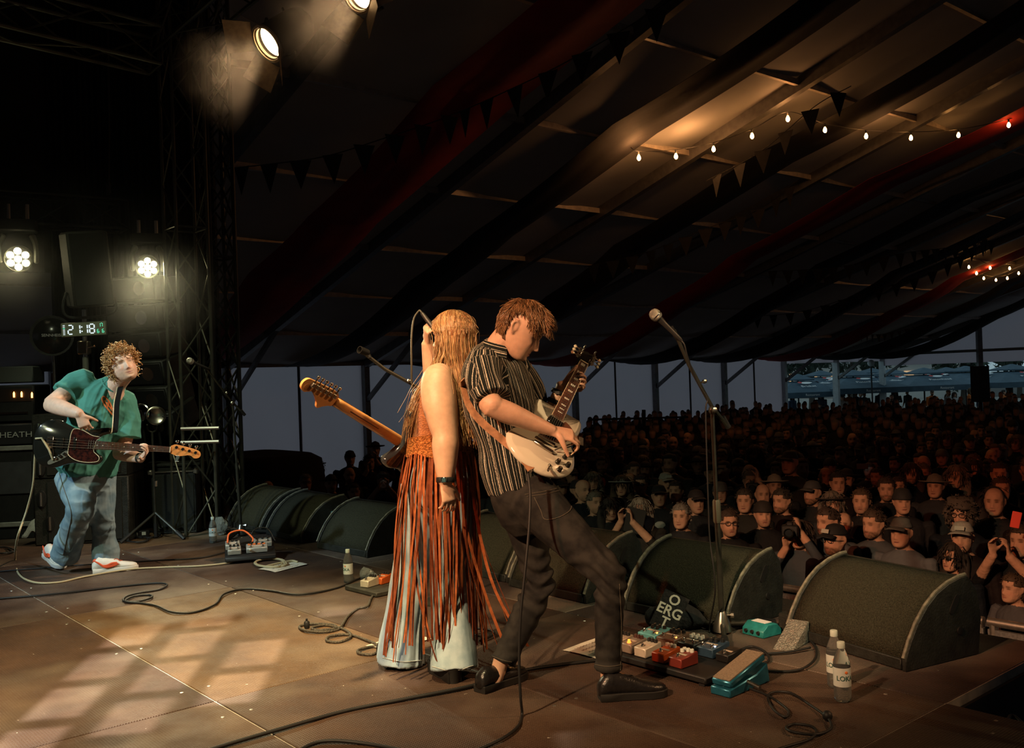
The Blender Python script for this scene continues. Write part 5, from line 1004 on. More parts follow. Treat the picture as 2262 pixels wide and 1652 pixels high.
q = MB(); q.box((-.176, 0, .010), (.014, .085, .012)); sg.add('bridge', q, nickel, bevel=.002); q = MB(); q.box((-.222, 0, .012), (.016, .095, .012)); sg.add('tailpiece', q, nickel, bevel=.003)
pgd = closed([(-.012, -.03), (.004, -.045), (-.02, -.085), (-.07, -.090), (-.13, -.070), (-.15, -.02), (-.15, .038), (-.06, .038), (-.012, .03)], 50); q = MB(); q.prism(pgd, .0004, .0028); sg.add('pickguard', q, mat('worn_black_guard', (.10, .04, .022), .35))
for x, y in ((-.20, -.105), (-.25, -.085), (-.235, -.130), (-.285, -.105)): q = MB(); q.lathe([(.0125, 0), (.011, .008), (.0095, .017), (.004, .018)], 14, (x, y, .001)); k_ = sg.add('knob', q, gblk); q = MB(); q.lathe([(.005, .018), (.0045, .021)], 10, (x, y, .001)); q.build('knob_cap', nickel, k_)
q = MB(); q.lathe([(.014, 0), (.014, .002)], 16, (-.165, -.125, .001)); sw_ = sg.add('switch_plate', q, gblk); q = MB(); q.tube([(-.165, -.125, .002), (-.160, -.13, .018)], .003, 6); q.ball((-.1595, -.1305, .02), .0045, 8); q.build('switch_lever', creamb, sw_)
q = MB(); q.tube(crom([(-.205, -.05, .012), (-.17, -.085, .04), (-.11, -.12, .035), (-.09, -.135, .03)], 14), .003, 6); q.box((-.085, -.137, .03), (.045, .020, .003), rotz(.3)); sg.add('vibrato_arm', q, nickel)
q = MB(); q.lathe([(.008, 0), (.008, .002), (.0045, .003), (.0045, .035), (.006, .036), (.006, .055), (.003, .06)], 10, (-.292, -.06, .001), roty(-1.2)); sg.add('jack_plug', q, nickel)
for x, y, z in ((-.347, 0, -.02),): q = MB(); q.lathe([(.004, 0), (.004, .01), (.007, .012), (.007, .015)], 10, (x, y, z), roty(-math.pi/2)); sg.add('strap_button', q, chrome)

# --- sunburst-dark bass, y towards the player's head side (up)
bo, bn = at(112, 977, 6.70), at(375, 993, 6.86); Nb = unit(bn-bo); Gb = unit(V(.10, -1, .12)); Wb = np.cross(Gb, Nb)
bs = Gtr('bass_guitar', 'dark glossy bass guitar with tortoiseshell pickguard played at the left', bo, Nb, Wb, .864)
Lb = np.linalg.norm(bn-bo)
ol = [(-.115, -.01), (-.105, .09), (-.05, .150), (.03, .165), (.10, .135), (.17, .105), (.24, .105), (.32, .125), (.385, .130), (.405, .112), (.39, .090), (.345, .075), (.305, .040), (.30, -.030), (.315, -.055), (.345, -.075), (.35, -.105), (.32, -.135), (.25, -.14), (.17, -.135), (.11, -.150), (.04, -.175), (-.04, -.165), (-.095, -.11)]
P = closed(ol, 110); L3, _ = bevel_body(P, 0, 0, 0); mb = MB(); mb.rings([L3(.012, -.040), L3(.003, -.034), L3(0, -.026), L3(0, -.014), L3(.003, -.006), L3(.012, 0)]); bs.add('body', mb, gblk, fix=True)
pg = closed([(.145, .105), (.20, .100), (.27, .066), (.325, .056), (.30, .030), (.29, -.040), (.305, -.060), (.33, -.085), (.32, -.115), (.25, -.125), (.18, -.115), (.13, -.085), (.12, -.05), (.125, .02), (.128, .07)], 70); q = MB(); q.prism(pg, .0005, .0030); pgo = bs.add('pickguard', q, tort)
q = MB(); q.tube(np.column_stack([np.vstack([pg, pg[:1]]), np.full(len(pg)+1, .0028)]), .0022, 5); q.build('guard_edge', creamb, pgo)
q = MB(); q.prism(closed([(.125, -.080), (.118, -.055), (.10, -.055), (.06, -.09), (.005, -.125), (-.005, -.145), (.01, -.155), (.06, -.130), (.11, -.098)], 40), .0005, .003); cpl = bs.add('control_plate', q, nickel)
for x, y in ((.10, -.075), (.072, -.092), (.045, -.108)): q = MB(); q.lathe([(.011, 0), (.011, .012), (.008, .014)], 14, (x, y, .003)); q.build('control_knob', gblk if x > .05 else chrome, cpl)
for x, w in ((.075, .085), (.16, .09)): q = MB(); q.box((x, 0, .004), (.020, w, .010)); bs.add('pickup', q, gblk, bevel=.003)
q = MB(); q.box((-.005, 0, .006), (.045, .085, .010)); br = bs.add('bridge', q, chrome, bevel=.002)
for k in range(4): q = MB(); q.tube([(-.02, (k-1.5)*.019, .015), (.015, (k-1.5)*.019, .015)], .0055, 8); q.build('saddle', chrome, br)
mb = MB(); x0, x1 = .30, Lb; mb.add([(x0, -.031, .006), (x1, -.020, .006), (x1, .020, .006), (x0, .031, .006), (x0, -.031, .001), (x1, -.020, .001), (x1, .020, .001), (x0, .031, .001)], [(0, 1, 2, 3), (7, 6, 5, 4), (0, 4, 5, 1), (2, 6, 7, 3), (1, 5, 6, 2), (3, 7, 4, 0)]); bs.add('fretboard', mb, rosew)
q = MB(); q.limb([(x0-.03, 0, -.009), (Lb, 0, -.009)], [(.029, .012), (.020, .011)], 12, ref=(0, 1, 0)); bs.add('neck', q, maple)
for i in range(1, 21): x = Lb-Lb*(1-2**(-i/12)); w = .040+.022*(Lb-x)/(Lb-x0); q = MB(); q.box((x, 0, .0068), (.0028, w, .0018)); bs.add('fret', q, steel_s)
for i in (3, 5, 7, 9, 12, 15, 17): x = Lb-Lb*(1-2**(-(i-.5)/12)); q = MB(); q.lathe([(.0035, 0), (.0035, .0006)], 10, (x, 0 if i != 12 else .01, .006)); bs.add('inlay_dot', q, inlay)
q = MB(); q.box((Lb+.003, 0, .006), (.006, .042, .009)); bs.add('nut', q, creamb)
hd = closed([(Lb+.005, -.021), (Lb+.03, -.034), (Lb+.05, -.043), (Lb+.09, -.040), (Lb+.13, -.032), (Lb+.150, -.036), (Lb+.175, -.052), (Lb+.205, -.046), (Lb+.216, -.022), (Lb+.20, .004), (Lb+.15, .020), (Lb+.09, .032), (Lb+.04, .040), (Lb+.018, .034), (Lb+.005, .022)], 60); q = MB(); q.prism(hd, -.012, .002); bs.add('headstock', q, mat('orange_maple', (.70, .26, .07), .3, 0, .15, 20, coat=.3), fix=True)
for k in range(4):
    x = Lb+.045+.045*k; y = .018-.010*k; q = MB(); q.lathe([(.011, .002), (.011, .005), (.006, .006), (.006, .018), (.008, .019)], 12, (x, y, 0)); tn = bs.add('tuner_post', q, chrome); q = MB(); q.tube([(x, y, -.014), (x, y+.036, -.014)], .004, 6); q.build('tuner_shaft', chrome, tn); q = MB(); q.ball((x, y+.044, -.014), (.014, .012, .004), 10); q.build('tuner_button', chrome, tn, smooth='all')
q = MB(); q.box((Lb+.060, -.062, .016), (.026, .042, .012), rotz(-.25)); ctn = bs.add('clip_tuner', q, rub, bevel=.003); q = MB(); q.box((Lb+.060, -.062, .0225), (.018, .034, .002), rotz(-.25)); q.build('tuner_screen', mat('grey_lcd', (.08, .10, .09), .2), ctn); q = MB(); 
for a, b in (((-.013, -.02), (.013, -.02)), ((-.013, .02), (.013, .02))): q.tube([(Lb+.060+a[0], -.062+a[1], .022), (Lb+.060+b[0], -.062+b[1], .022)], .0016, 5)
q.build('tuner_edge', lab_m, ctn)
strings(bs, 4, -.005, Lb, .058, .032, .016, .0095, .0014)
q = MB(); q.tube([(.03, -.122, .006), (.00, -.05, .03), (-.055, .005+.02, .025), (-.10, .02, .0)], .0075, 8); bs.add('jack_lead', q, cream)

# --- strat-like guitar slung in front of the singer: its back is towards us
so_, sn = at(894, 981, 4.47), at(733, 882, 4.07); Ns = unit(sn-so_); Gs = unit(V(-.42, .86, .28)); Gs = unit(Gs-Ns*(Gs@Ns)); Ws = np.cross(Gs, Ns)
sr = Gtr('electric_guitar', 'maple-necked guitar slung before the singer, its neck back facing us', so_, Ns, Ws, .648); Ls = np.linalg.norm(sn-so_)
q = MB(); q.limb([(-.06, 0, -.012), (Ls*.5, 0, -.011), (Ls-.02, 0, -.010)], [(.028, .016), (.0245, .014), (.021, .0135)], 14, ref=(0, 1, 0)); sr.add('neck', q, maple, smooth='all')
q = MB(); q.box((Ls*.40, 0, -.0225), (Ls*.80, .0062, .005)); sr.add('skunk_stripe', q, mat('walnut_stripe', (.07, .022, .010), .45), bevel=.0015)
mb = MB(); mb.box((Ls*.47, 0, .001), (Ls*1.05, .046, .006)); sr.add('fretboard', mb, rosew)
# headstock: six in line on the upper side (+y)
hd = closed([(Ls-.005, -.021), (Ls+.012, -.030), (Ls+.035, -.046), (Ls+.055, -.062), (Ls+.075, -.040), (Ls+.105, -.022), (Ls+.128, -.014), (Ls+.145, -.022), (Ls+.165, -.032), (Ls+.188, -.022), (Ls+.195, .002), (Ls+.182, .024), (Ls+.15, .030), (Ls+.08, .036), (Ls+.02, .040), (Ls+.0, .034), (Ls-.008, .021)], 80); q = MB(); q.prism(hd, -.014, .000, c=(0, 0, -.004)); sr.add('headstock', q, maple, fix=True)
for k in range(6):
    x = Ls+.018+.026*k; y = .019-.0015*k; q = MB(); q.box((x, y, -.024), (.017, .020, .013)); tn = sr.add('tuner', q, nickel, bevel=.002); q = MB(); q.tube([(x, y+.01, -.022), (x, y+.034, -.022)], .003, 6); q.build('tuner_shaft', chrome, tn); q = MB(); q.ball((x, y+.040, -.022), (.009, .008, .0045), 10); q.build('tuner_button', chrome, tn, smooth='all')
q = MB(); q.lathe([(.014, 0), (.014, .001), (.012, .0012)], 18, (Ls+.165, -.008, -.018), rotx(math.pi)); sr.add('string_guide_ring', q, mat('amber_ring', (.4, .17, .05), .4))
ol = [(.06, .02), (.10, .085), (.135, .135), (.11, .155), (.05, .150), (-.02, .122), (-.09, .125), (-.16, .160), (-.25, .165), (-.305, .09), (-.31, -.02), (-.27, -.13), (-.18, -.160), (-.10, -.130), (-.03, -.115), (.03, -.130), (.07, -.125), (.085, -.10), (.06, -.05)]
P = closed(ol, 90); L3, _ = bevel_body(P, 0, 0, 0); mb = MB(); mb.rings([L3(.010, -.044), L3(.002, -.036), L3(0, -.026), L3(0, -.010), L3(.004, -.003), L3(.010, 0)]); sr.add('body', mb, mat('charcoal_gloss', (.03, .032, .035), .15, coat=.5), fix=True)
q = MB(); q.lathe([(.008, 0), (.008, .02), (.005, .022)], 10, (-.24, -.150, -.02), rotx(math.pi/2)); sr.add('strap_button', q, chrome)
# ================================================================ GUITARIST (striped shirt, profile to the right, head bowed)
gp = thing('person', 'man in black-and-white striped shirt playing an ivory guitar, back to the singer', 'person', (0.12, 4.15, 0))
SA = unit(V(.50, .86, 0))                           # his shoulder line, right to left
hc = at(1151, 727, 4.24); hf = unit(V(.80, -.10, -.56)); hx = unit(V(.16, .98, .0)); hx = unit(hx-hf*(hx@hf)); hu = np.cross(hf, -hx); hu = hu if hu[2] > 0 else -hu; HR = np.stack([hx, hf, hu], 1); HS = 1.03
body = MB()
add_head(body, hc, HR, HS, nose=1.12, jaw=1.02)
nb = at(1094, 778, 4.28); body.limb([at(1088, 815, 4.28), nb, hc+HR@V(0, -.035, -.055)], [(.075, .07), (.060, .062), (.056, .062)], 16, ref=SA)
# core under the shirt
body.limb([at(1150, 1070, 4.23), at(1128, 980, 4.25), at(1100, 880, 4.27), at(1091, 815, 4.28)], [(.14, .10), (.14, .10), (.15, .10), (.13, .09)], 16, ref=SA)
rs, re, rw = at(1066, 812, 4.13), at(1086, 897, 3.98), at(1222, 952, 4.045)
body.limb([rs, re+V(-.004, 0, 0)], [.055, .048], 12); body.ball(re+V(.006, 0, .004), .0475, 20); body.limb([re+V(-.012, 0, .006), re+(rw-re)*.3, re+(rw-re)*.7, rw], [(.046, .046), (.048, .047), (.036, .035), (.027, .024)], 30)
rh = at(1262, 962, 4.06)-rw
add_hand(body, rw, rh, V(-.10, .62, -.75), 1, curl=((.35, .9, .6), (.45, .95, .6), (.55, 1.0, .6), (.65, 1.0, .7)), thumb=(.6, .5), s=.98)
lw = at(1241, 853, 4.50); le = at(1194, 960, 4.50); body.limb([at(1150, 812, 4.44), at(1172, 890, 4.53), le], [.055, .05, .045], 12); body.limb([le, le+(lw-le)*.4, lw], [(.043, .043), (.041, .039), (.027, .025)], 14)
nk = sg.p(.315, 0, -.012)
# left hand: palm behind the neck, fingers over the treble side, thumb over the bass edge
kd = unit(sg.p(.345, -.050, -.030)-lw); add_hand(body, lw, kd, sg.R@V(0, .05, 1.), 1, curl=((.75, 1.25, .75), (.85, 1.3, .75), (.9, 1.3, .75), (.95, 1.2, .75)), thumb=(.55, .5), s=1.02, spread=.10)
GSK = V(.56, .345, .235)
def g_paint(v):
    c = head_paint(v, hc, HR, HS, GSK, (.12, .07, .035), beard=(.28, .16, .10, .22), blush=.10); return c
gb_ = skin_body('body', body, gp, .0042, g_paint, skin_light)
# fingers of the fretting hand in front of the fretboard
# --- shirt
sh = MB(); sh.limb([at(1152, 1074, 4.235), at(1140, 1030, 4.24), at(1126, 960, 4.25), at(1104, 880, 4.27), at(1092, 820, 4.28), at(1090, 790, 4.28), at(1095, 771, 4.28)], [(.178, .135), (.180, .135), (.184, .135), (.200, .138), (.190, .120), (.135, .092), (.074, .070)], 28, ref=SA, pw=2.3)
sh.limb([at(1072, 800, 4.17), at(1070, 845, 4.08), at(1090, 885, 4.00)], [(.082, .078), (.086, .080), (.084, .076)], 18, ref=SA, open_end=True)
sh.limb([at(1128, 805, 4.40), at(1160, 850, 4.48), at(1178, 895, 4.53)], [(.08, .075), (.082, .075), (.075, .07)], 16, ref=SA)
TA, TB = at(1150, 1074, 4.235), at(1093, 790, 4.28)
def g_folds(v):
    a, t, r = axis_coords(v, TA, TB, SA); return .006*np.sin(9*a*2.2+3*t+1.5*np.sin(4*t))*np.clip(1.2-a, 0, 1)+.005*wob(v, 22, 4)+.003*wob(v, 60, 9)
def g_stripe(v):
    a, t, r = axis_coords(v, TA, TB, SA); s1 = t*.165
    sa, st_, sr_ = axis_coords(v, at(1070, 800, 4.17), at(1092, 885, 4.00), V(1, 0, .2)); ln = np.linalg.norm(at(1092, 885, 4.0)-at(1070, 800, 4.17)); on = (sr_ < .098) & (sa > .035)
    sa2, st2, sr2 = axis_coords(v, at(1128, 805, 4.40), at(1178, 895, 4.53), V(1, 0, .2)); on2 = (sr2 < .098) & (sa2 > .05) & ~on
    return np.where(on, st_*.080+.011, np.where(on2, st2*.08, s1))
sm = bpy.data.materials.new('striped_cotton'); sm.use_nodes = True; t_ = sm.node_tree; b_ = t_.nodes['Principled BSDF']; L_ = t_.links.new
a_ = _n(t_, 'ShaderNodeAttribute', attribute_name='u'); d_ = _n(t_, 'ShaderNodeMath', operation='DIVIDE'); d_.inputs[1].default_value = .047; L_(a_.outputs['Fac'], d_.inputs[0]); tc_ = _n(t_, 'ShaderNodeTexCoord'); nz_ = _n(t_, 'ShaderNodeTexNoise'); nz_.inputs['Scale'].default_value = 190; L_(tc_.outputs['Object'], nz_.inputs['Vector'])
ad_ = _n(t_, 'ShaderNodeMath', operation='MULTIPLY_ADD'); ad_.inputs[1].default_value = .07; L_(nz_.outputs[0], ad_.inputs[0]); L_(d_.outputs[0], ad_.inputs[2]); fr_ = _n(t_, 'ShaderNodeMath', operation='FRACT'); L_(ad_.outputs[0], fr_.inputs[0]); rp_ = _n(t_, 'ShaderNodeValToRGB'); rp_.color_ramp.interpolation = 'CONSTANT'; e_ = rp_.color_ramp.elements
DK, LT = (.010, .014, .013, 1), (.50, .47, .38, 1); e_[0].position = 0; e_[0].color = LT; e_[1].position = .10; e_[1].color = DK
for p_, c_ in ((.19, LT), (.225, DK), (.52, LT), (.575, DK), (.76, LT), (.785, DK)): q_ = e_.new(p_); q_.color = c_
L_(fr_.outputs[0], rp_.inputs[0]); L_(rp_.outputs[0], b_.inputs['Base Color']); b_.inputs['Roughness'].default_value = .9; b_.inputs['Specular IOR Level'].default_value = .2
gshirt = cloth('shirt', sh, gp, sm, .0055, 3, g_folds, {'u': g_stripe})
cl_ = MB(); th_ = np.linspace(-2.6, 2.6, 40); cc_ = at(1101, 770, 4.275); up_ = unit(at(1106, 745, 4.27)-at(1095, 790, 4.28)); fx = unit(np.cross(SA, up_)); R1 = [cc_+SA*.072*math.sin(q)+fx*-.070*math.cos(q)*-1*(-1) for q in th_]
G_ = np.zeros((4, 40, 3))
for i, (rr_, hh) in enumerate(((.070, .028), (.078, .016), (.088, -.004), (.096, -.022))):
    for j, q in enumerate(th_): G_[i, j] = cc_+SA*rr_*math.sin(q)-fx*rr_*.98*math.cos(q)+up_*hh
clo = cl_.grid(G_, thick=.003); me_ = clo.mesh('collar', off=gp.location); v_ = verts_of(me_)+np.array(gp.location); a2_, t2_, r2_ = axis_coords(v_, cc_, cc_+up_, SA); point_float(me_, 'u', a2_*1.0+.01); mesh_obj('collar', me_, sm, gp)
bv = bvh_of(gshirt)
# --- jeans
jn = MB(); rhip, rkn, ran = at(1168, 1095, 4.14), at(1346, 1272, 3.99), at(1344, 1478, 4.02); lhip, lkn, lan = at(1150, 1098, 4.31), at(1192, 1290, 4.30), at(1112, 1462, 4.20)
jn.limb([at(1152, 1058, 4.23), at(1156, 1095, 4.22), at(1166, 1150, 4.21)], [(.150, .115), (.168, .135), (.12, .125)], 24, ref=SA)
jn.limb([rhip, rhip+(rkn-rhip)*.35, rhip+(rkn-rhip)*.75, rkn, rkn+(ran-rkn)*.3, rkn+(ran-rkn)*.7, ran], [(.112, .120), (.098, .104), (.076, .078), (.066, .068), (.063, .065), (.056, .058), (.056, .058)], 22, ref=SA, open_end=True)
jn.limb([lhip, lhip+(lkn-lhip)*.35, lhip+(lkn-lhip)*.8, lkn, lkn+(lan-lkn)*.35, lkn+(lan-lkn)*.75, lan], [(.108, .112), (.092, .095), (.070, .072), (.064, .066), (.062, .064), (.054, .056), (.058, .060)], 22, ref=SA, open_end=True)
def j_folds(v):
    o = .0035*wob(v, 26, 11)+.002*wob(v, 70, 12)
    for k_, amp in ((rkn, .010), (lkn, .012)): d = np.linalg.norm(v-k_, axis=1); o += amp*np.exp(-(d/.13)**2)*np.sin((v[:, 2]-k_[2])*95+6*np.sin(v[:, 0]*18))
    for k_ in (ran, lan): d = np.linalg.norm(v-k_, axis=1); o += .005*np.exp(-(d/.10)**2)*np.sin((v[:, 2])*110)
    return o
denim_b = mat('washed_black_denim', (.013, .013, .013), .85, 0, .45, 16, .10, 300, col2=(.030, .029, .026), spec=.2)
gj = cloth('jeans', jn, gp, denim_b, .0055, 3, j_folds); bj = bvh_of(gj); stitch = mat('grey_stitching', (.085, .075, .055), .8)
def draw(bv_, px, r, m, nm, par, off=.0015):
    P = [hit(bv_, x, y, off) for x, y in crom(np.array(px, float), 6*len(px))]; P = [p for p in P if p is not None]
    if len(P) < 3: return None
    return MB().tube(P, r, 5).build(nm, m, par, world=True) if par.parent is None else None
draw(bj, [(1160, 1092), (1215, 1083), (1262, 1068)], .0016, stitch, 'seam', gp); draw(bj, [(1164, 1097), (1216, 1089), (1262, 1074)], .0013, stitch, 'seam', gp)
draw(bj, [(1235, 1080), (1262, 1118), (1240, 1140), (1205, 1147), (1195, 1128), (1180, 1098)], .0017, stitch, 'pocket_seam', gp); draw(bj, [(1286, 1060), (1310, 1100), (1330, 1150), (1352, 1200), (1366, 1240)], .0018, stitch, 'seam', gp); draw(bj, [(1368, 1290), (1372, 1380), (1370, 1480)], .0014, stitch, 'seam', gp)
draw(bj, [(1315, 1468), (1345, 1472), (1374, 1468)], .0016, stitch, 'hem_seam', gp); draw(bj, [(1085, 1448), (1110, 1458), (1130, 1462)], .0016, stitch, 'hem_seam', gp)
ank = MB(); ank.limb([at(1108, 1455, 4.2), at(1098, 1490, 4.19), at(1086, 1512, 4.17)], [.036, .034, .036], 12); ank.limb([ran, ran+V(0, 0, -.09)], [.036, .036], 10); skin_body('ankle_skin', ank, gp, .006, lambda v: np.tile(GSK, (len(v), 1)), skin_light)
leather = mat('black_shoe_leather', (.012, .011, .011), .28, 0, .2, 40, .15, 120, coat=.2); sole_m = mat('black_shoe_sole', (.01, .009, .008), .6)
hl = gr(1328, 1546); tl = gr(1440, 1537); u1, W1 = shoe(gp, hl, hl+unit(tl-hl), '', leather, sole_m, .285, .047, .085, .02); MB().tube(crom([W1(0, .10, .10), W1(.02, .12, .10), W1(-.015, .14, .088), W1(.02, .15, .084), W1(-.01, .165, .075)], 24), .0022, 5).build('laces', sole_m, u1).data.transform(Matrix.Translation(-gp.location))
hl = gr(1062, 1530); tl = gr(1150, 1497); u2, W2 = shoe(gp, hl, hl+unit(tl-hl), '', leather, sole_m, .285, .047, .075, .02); 
# --- hair: brown, tousled, falling over the brow
rr = np.random.default_rng(3); n = 5200; P0 = []; D0 = []
hw = lambda p: hc+HS*(HR@p)
def scalp(az, el, k=1.): return V(.080*math.sin(az)*math.cos(el), -.005+.100*math.cos(az)*math.cos(el), .015+.106*math.sin(el))*k
paths = np.zeros((n, 7, 3)); grav = HR.T@V(0, 0, -1.)
cnt = 0
while cnt < n:
    az = rr.uniform(-math.pi, math.pi); el = math.asin(rr.uniform(-.62, 1.)); p = scalp(az, el)
    lim = -.085 if abs(az) > 2.2 else (.078 if abs(az) < .9 else (.040 if abs(az) < 1.35 else (.060 if abs(az) < 2.05 else -.05)))
    if p[2] < lim+.0 : continue
    crown = V(0, -.05, .115); flow = p-crown; nrm = unit(p*V(1/.0064, 1/.01, 1/.0112)); flow = unit(flow-nrm*(flow@nrm)+1e-4); L0 = rr.uniform(.034, .058)*(1.5 if (abs(az) < .9 and el > .1) else 1.)*(.5 if (p[2] < .03 or (1.15 < abs(az) < 2.15 and p[2] < .095)) else 1.); q = p.copy(); cur = flow+nrm*.22+.16*np.sin(p*95+1.3)+.10*rr.normal(size=3)
    for k in range(7):
        paths[cnt, k] = hw(q*1.035); cur = unit(cur+(V(0, .10, .02) if abs(az) < .9 else grav*.04)+.14*np.sin(q*120+k)+.05*rr.normal(size=3)-nrm*.09); q = q+cur*L0/6
        e2 = (q[0]/.084)**2+((q[1]+.005)/.104)**2+((q[2]-.015)/.110)**2
        if e2 < 1: q = q+nrm*.004
    cnt += 1
hair_obj('hair', paths, .0017, .0007, [(.15, .075, .032), (.22, .115, .05), (.11, .055, .025), (.28, .15, .07)], gp, hair_m, 4)
cap = MB(); rings_ = []
for z in np.linspace(-.075, .118, 22):
    f, b, w = interp(z, HZ, HF), interp(z, HZ, HB), interp(z, HZ, HW); row = []
    for q in np.arange(32)*2*math.pi/32:
        lim = .068 if abs(((q+math.pi) % (2*math.pi))-math.pi) < .9 else (.055 if abs(((q+math.pi) % (2*math.pi))-math.pi) < 1.98 else -.1); pu = .010 if z > lim else -.012
        row.append(hw(V((w+pu)*math.sin(q), (f+b)/2+((f-b)/2+pu)*math.cos(q), z+(.008 if z > .09 else 0))))
    rings_.append(np.array(row))
cap.rings(rings_); cap.build('hair_base', mat('dark_brown_hair_base', (.09, .045, .02), .7), gp, world=True, smooth='all')
# --- strap, bracelets
tan = mat('tan_leather_strap', (.30, .15, .07), .6, 0, .3, 40)
pts = [hit(bv, x, y, .006) for x, y in crom(np.array([(1026, 836), (1030, 865), (1038, 895), (1058, 925), (1090, 955), (1125, 985)], float), 22)]; pts = [p for p in pts if p is not None]+[at(1150, 1005, 4.02), at(1168, 1022, 3.985), sg.p(-.352, 0, -.02)]
pts = crom(np.array(pts)[::2], 40); sd = np.array([unit(np.cross(np.gradient(pts, axis=0)[i], V(.3, -1, .1))) for i in range(len(pts))]); w_ = .034; tag(ribbon(pts, w_, sd, .003).build('guitar_strap', tan), 'tan leather strap over the striped shirt to the ivory guitar', 'strap')
for f_, nm, m_ in ((.13, 'bracelet', rub), (.32, 'spiked_bracelet', rub)):
    c_ = lw+(le-lw)*f_; d_ = unit(le-lw); q = MB(); R_ = frame(d_); q.lathe([(.036, -.011), (.0385, -.008), (.0385, .008), (.036, .011)], 20, c_, R_, cap=False); bo_ = q.build(nm, m_, gp, world=True)
    if nm[0] == 's':
        q = MB()
        for k in range(14): a = k*2*math.pi/14; q.tube([c_+R_@V(.038*math.cos(a), .038*math.sin(a), 0), c_+R_@V(.052*math.cos(a), .052*math.sin(a), .004)], [.004, .001], 5)
        q.build('studs', rub, bo_).data.transform(Matrix.Translation(-gp.location))
q = MB(); q.box(lw+(le-lw)*.13+V(-.01, -.037, 0), (.02, .006, .014)); q.build('bracelet_plate', nickel, gp, world=True)

# ================================================================ SINGER (back towards us, long hair, fringe vest, flared jeans)
sp_ = thing('person', 'woman with long light brown hair and rust fringed vest, singing away from us', 'person', (-.33, 4.5, 0))
SF = unit(V(-.84, .54, 0)); SX = unit(V(-.54, -.84, 0))    # facing; her left
shc = at(1000, 742, 4.45); sf2 = unit(V(-.90, .42, -.02)); sx2 = unit(np.cross(sf2, V(0, 0, 1))); SR = np.stack([sx2, sf2, np.cross(sx2, sf2)], 1); SS = .98
b = MB(); add_head(b, shc, SR, SS, nose=.9, jaw=.92); b.limb([at(996, 845, 4.45), at(998, 805, 4.45), shc+SR@V(0, -.03, -.06)], [(.06, .055), (.048, .05), (.046, .05)], 14, ref=SX)
b.limb([at(972, 1060, 4.49), at(978, 960, 4.47), at(988, 880, 4.46), at(995, 832, 4.45)], [(.14, .105), (.125, .095), (.14, .105), (.13, .085)], 20, ref=SX)
l1, l2, l3 = at(962, 838, 4.30), at(984, 962, 4.235), at(984, 1066, 4.20)
b.ball(l1+V(.012, .03, -.002), .072, 16); b.limb([l1+V(.045, .08, .012), l1+V(.01, .02, .0), l1+(l2-l1)*.4, l1+(l2-l1)*.8, l2, l2+(l3-l2)*.25, l2+(l3-l2)*.7, l3], [.050, .073, .080, .067, .059, .060, .046, .033], 36); lhd = at(992, 1105, 4.19)-l3
add_hand(b, l3, unit(lhd), unit(V(-.6, .75, -.05)), -1, curl=((.35, .55, .35), (.45, .6, .4), (.5, .65, .4), (.55, .65, .4)), thumb=(.35, .3), s=.93)
r1, r2, r3 = at(1030, 835, 4.60), at(962, 872, 4.76), at(944, 757, 4.70)
b.limb([r1, r2], [.062, .050], 24); b.limb([r2, r2+(r3-r2)*.35, r3], [.050, .048, .030], 24)
mt, mh = at(934, 694, 4.66), at(971, 742, 4.62); md_ = unit(mh-mt)
add_hand(b, r3, unit(V(.02, -.62, .80)), unit(V(.93, .30, .12)), -1, curl=((1.0, 1.1, .7), (1.0, 1.15, .7), (1.0, 1.15, .7), (1.0, 1.15, .7)), thumb=(.8, .6), s=.92)
SSK = V(.56, .36, .245)
def s_paint(v):
    c = head_paint(v, shc, SR, SS, SSK, (.3, .2, .1)); tat = np.linalg.norm(v-(l1+(l2-l1)*.62+V(-.075, -.02, .0)), axis=1); m = np.clip(1.4-tat/.016, 0, 1)[:, None]*.55; return c*(1-m)+V(.10, .16, .14)*m
sb_ = skin_body('body', b, sp_, .0046, s_paint, skin_light)
# --- vest
rust = mat('rust_suede', (.36, .125, .042), .9, 0, .28, 26, .5, 160, sheen=.3, spec=.15)
vt = MB(); vt.limb([at(969, 1000, 4.485), at(975, 955, 4.475), at(984, 890, 4.46), at(992, 845, 4.455), at(997, 818, 4.45)], [(.158, .122), (.150, .118), (.162, .125), (.140, .108), (.085, .070)], 28, ref=SX, pw=2.2)
vest = cloth('vest', vt, sp_, rust, .0055, 3, lambda v: .006*wob(v, 20, 21)+.004*np.sin(axis_coords(v, at(969, 1000, 4.485), at(997, 818, 4.45), SX)[1]*9+2*v[:, 2])*np.clip((1.35-v[:, 2])*2, 0, 1))
lace_m = mat('rust_crochet_lace', (.42, .14, .04), .95, 0, .55, 90, 1., 140, spec=.1)
lb_ = MB(); ZW = at(969, 985, 4.48)[2]; nA = 60; wc = at(970, 985, 4.485)
def waist(t, z, grow=0.): 
    k = np.interp(z, [.05, .30, .60, .80, .92, 1.0, 1.1, 1.3], [.022, .020, .016, .012, .010, .010, .008, .01])+grow; cx = np.interp(z, [.0, .5, .9, 1.05], [.0, .0, .0, .0]); ctr = np.array([wc[0], wc[1]])+V(np.interp(z, [0, .5, 1.0], [-.05, -.025, 0]), np.interp(z, [0, 1.], [.03, 0]))
    a, bb = np.interp(z, [.05, .5, .85, 1.05], [.225, .200, .188, .158]), np.interp(z, [.05, .5, .85, 1.05], [.195, .168, .152, .125]); o = SX[:2]*(a+k)*math.cos(t)+SF[:2]*(bb+k)*math.sin(t); return V(ctr[0]+o[0], ctr[1]+o[1], z)
G_ = np.zeros((7, nA+1, 3))
for i in range(7):
    for j in range(nA+1): t = j*2*math.pi/nA; zt = ZW+.055-.006*math.sin(t*3); z = zt+(ZW-.02-.022*abs(math.sin(t*2.5))-zt)*i/6; G_[i, j] = waist(t, z, .004+.002*math.sin(j*2.1+i*1.7))
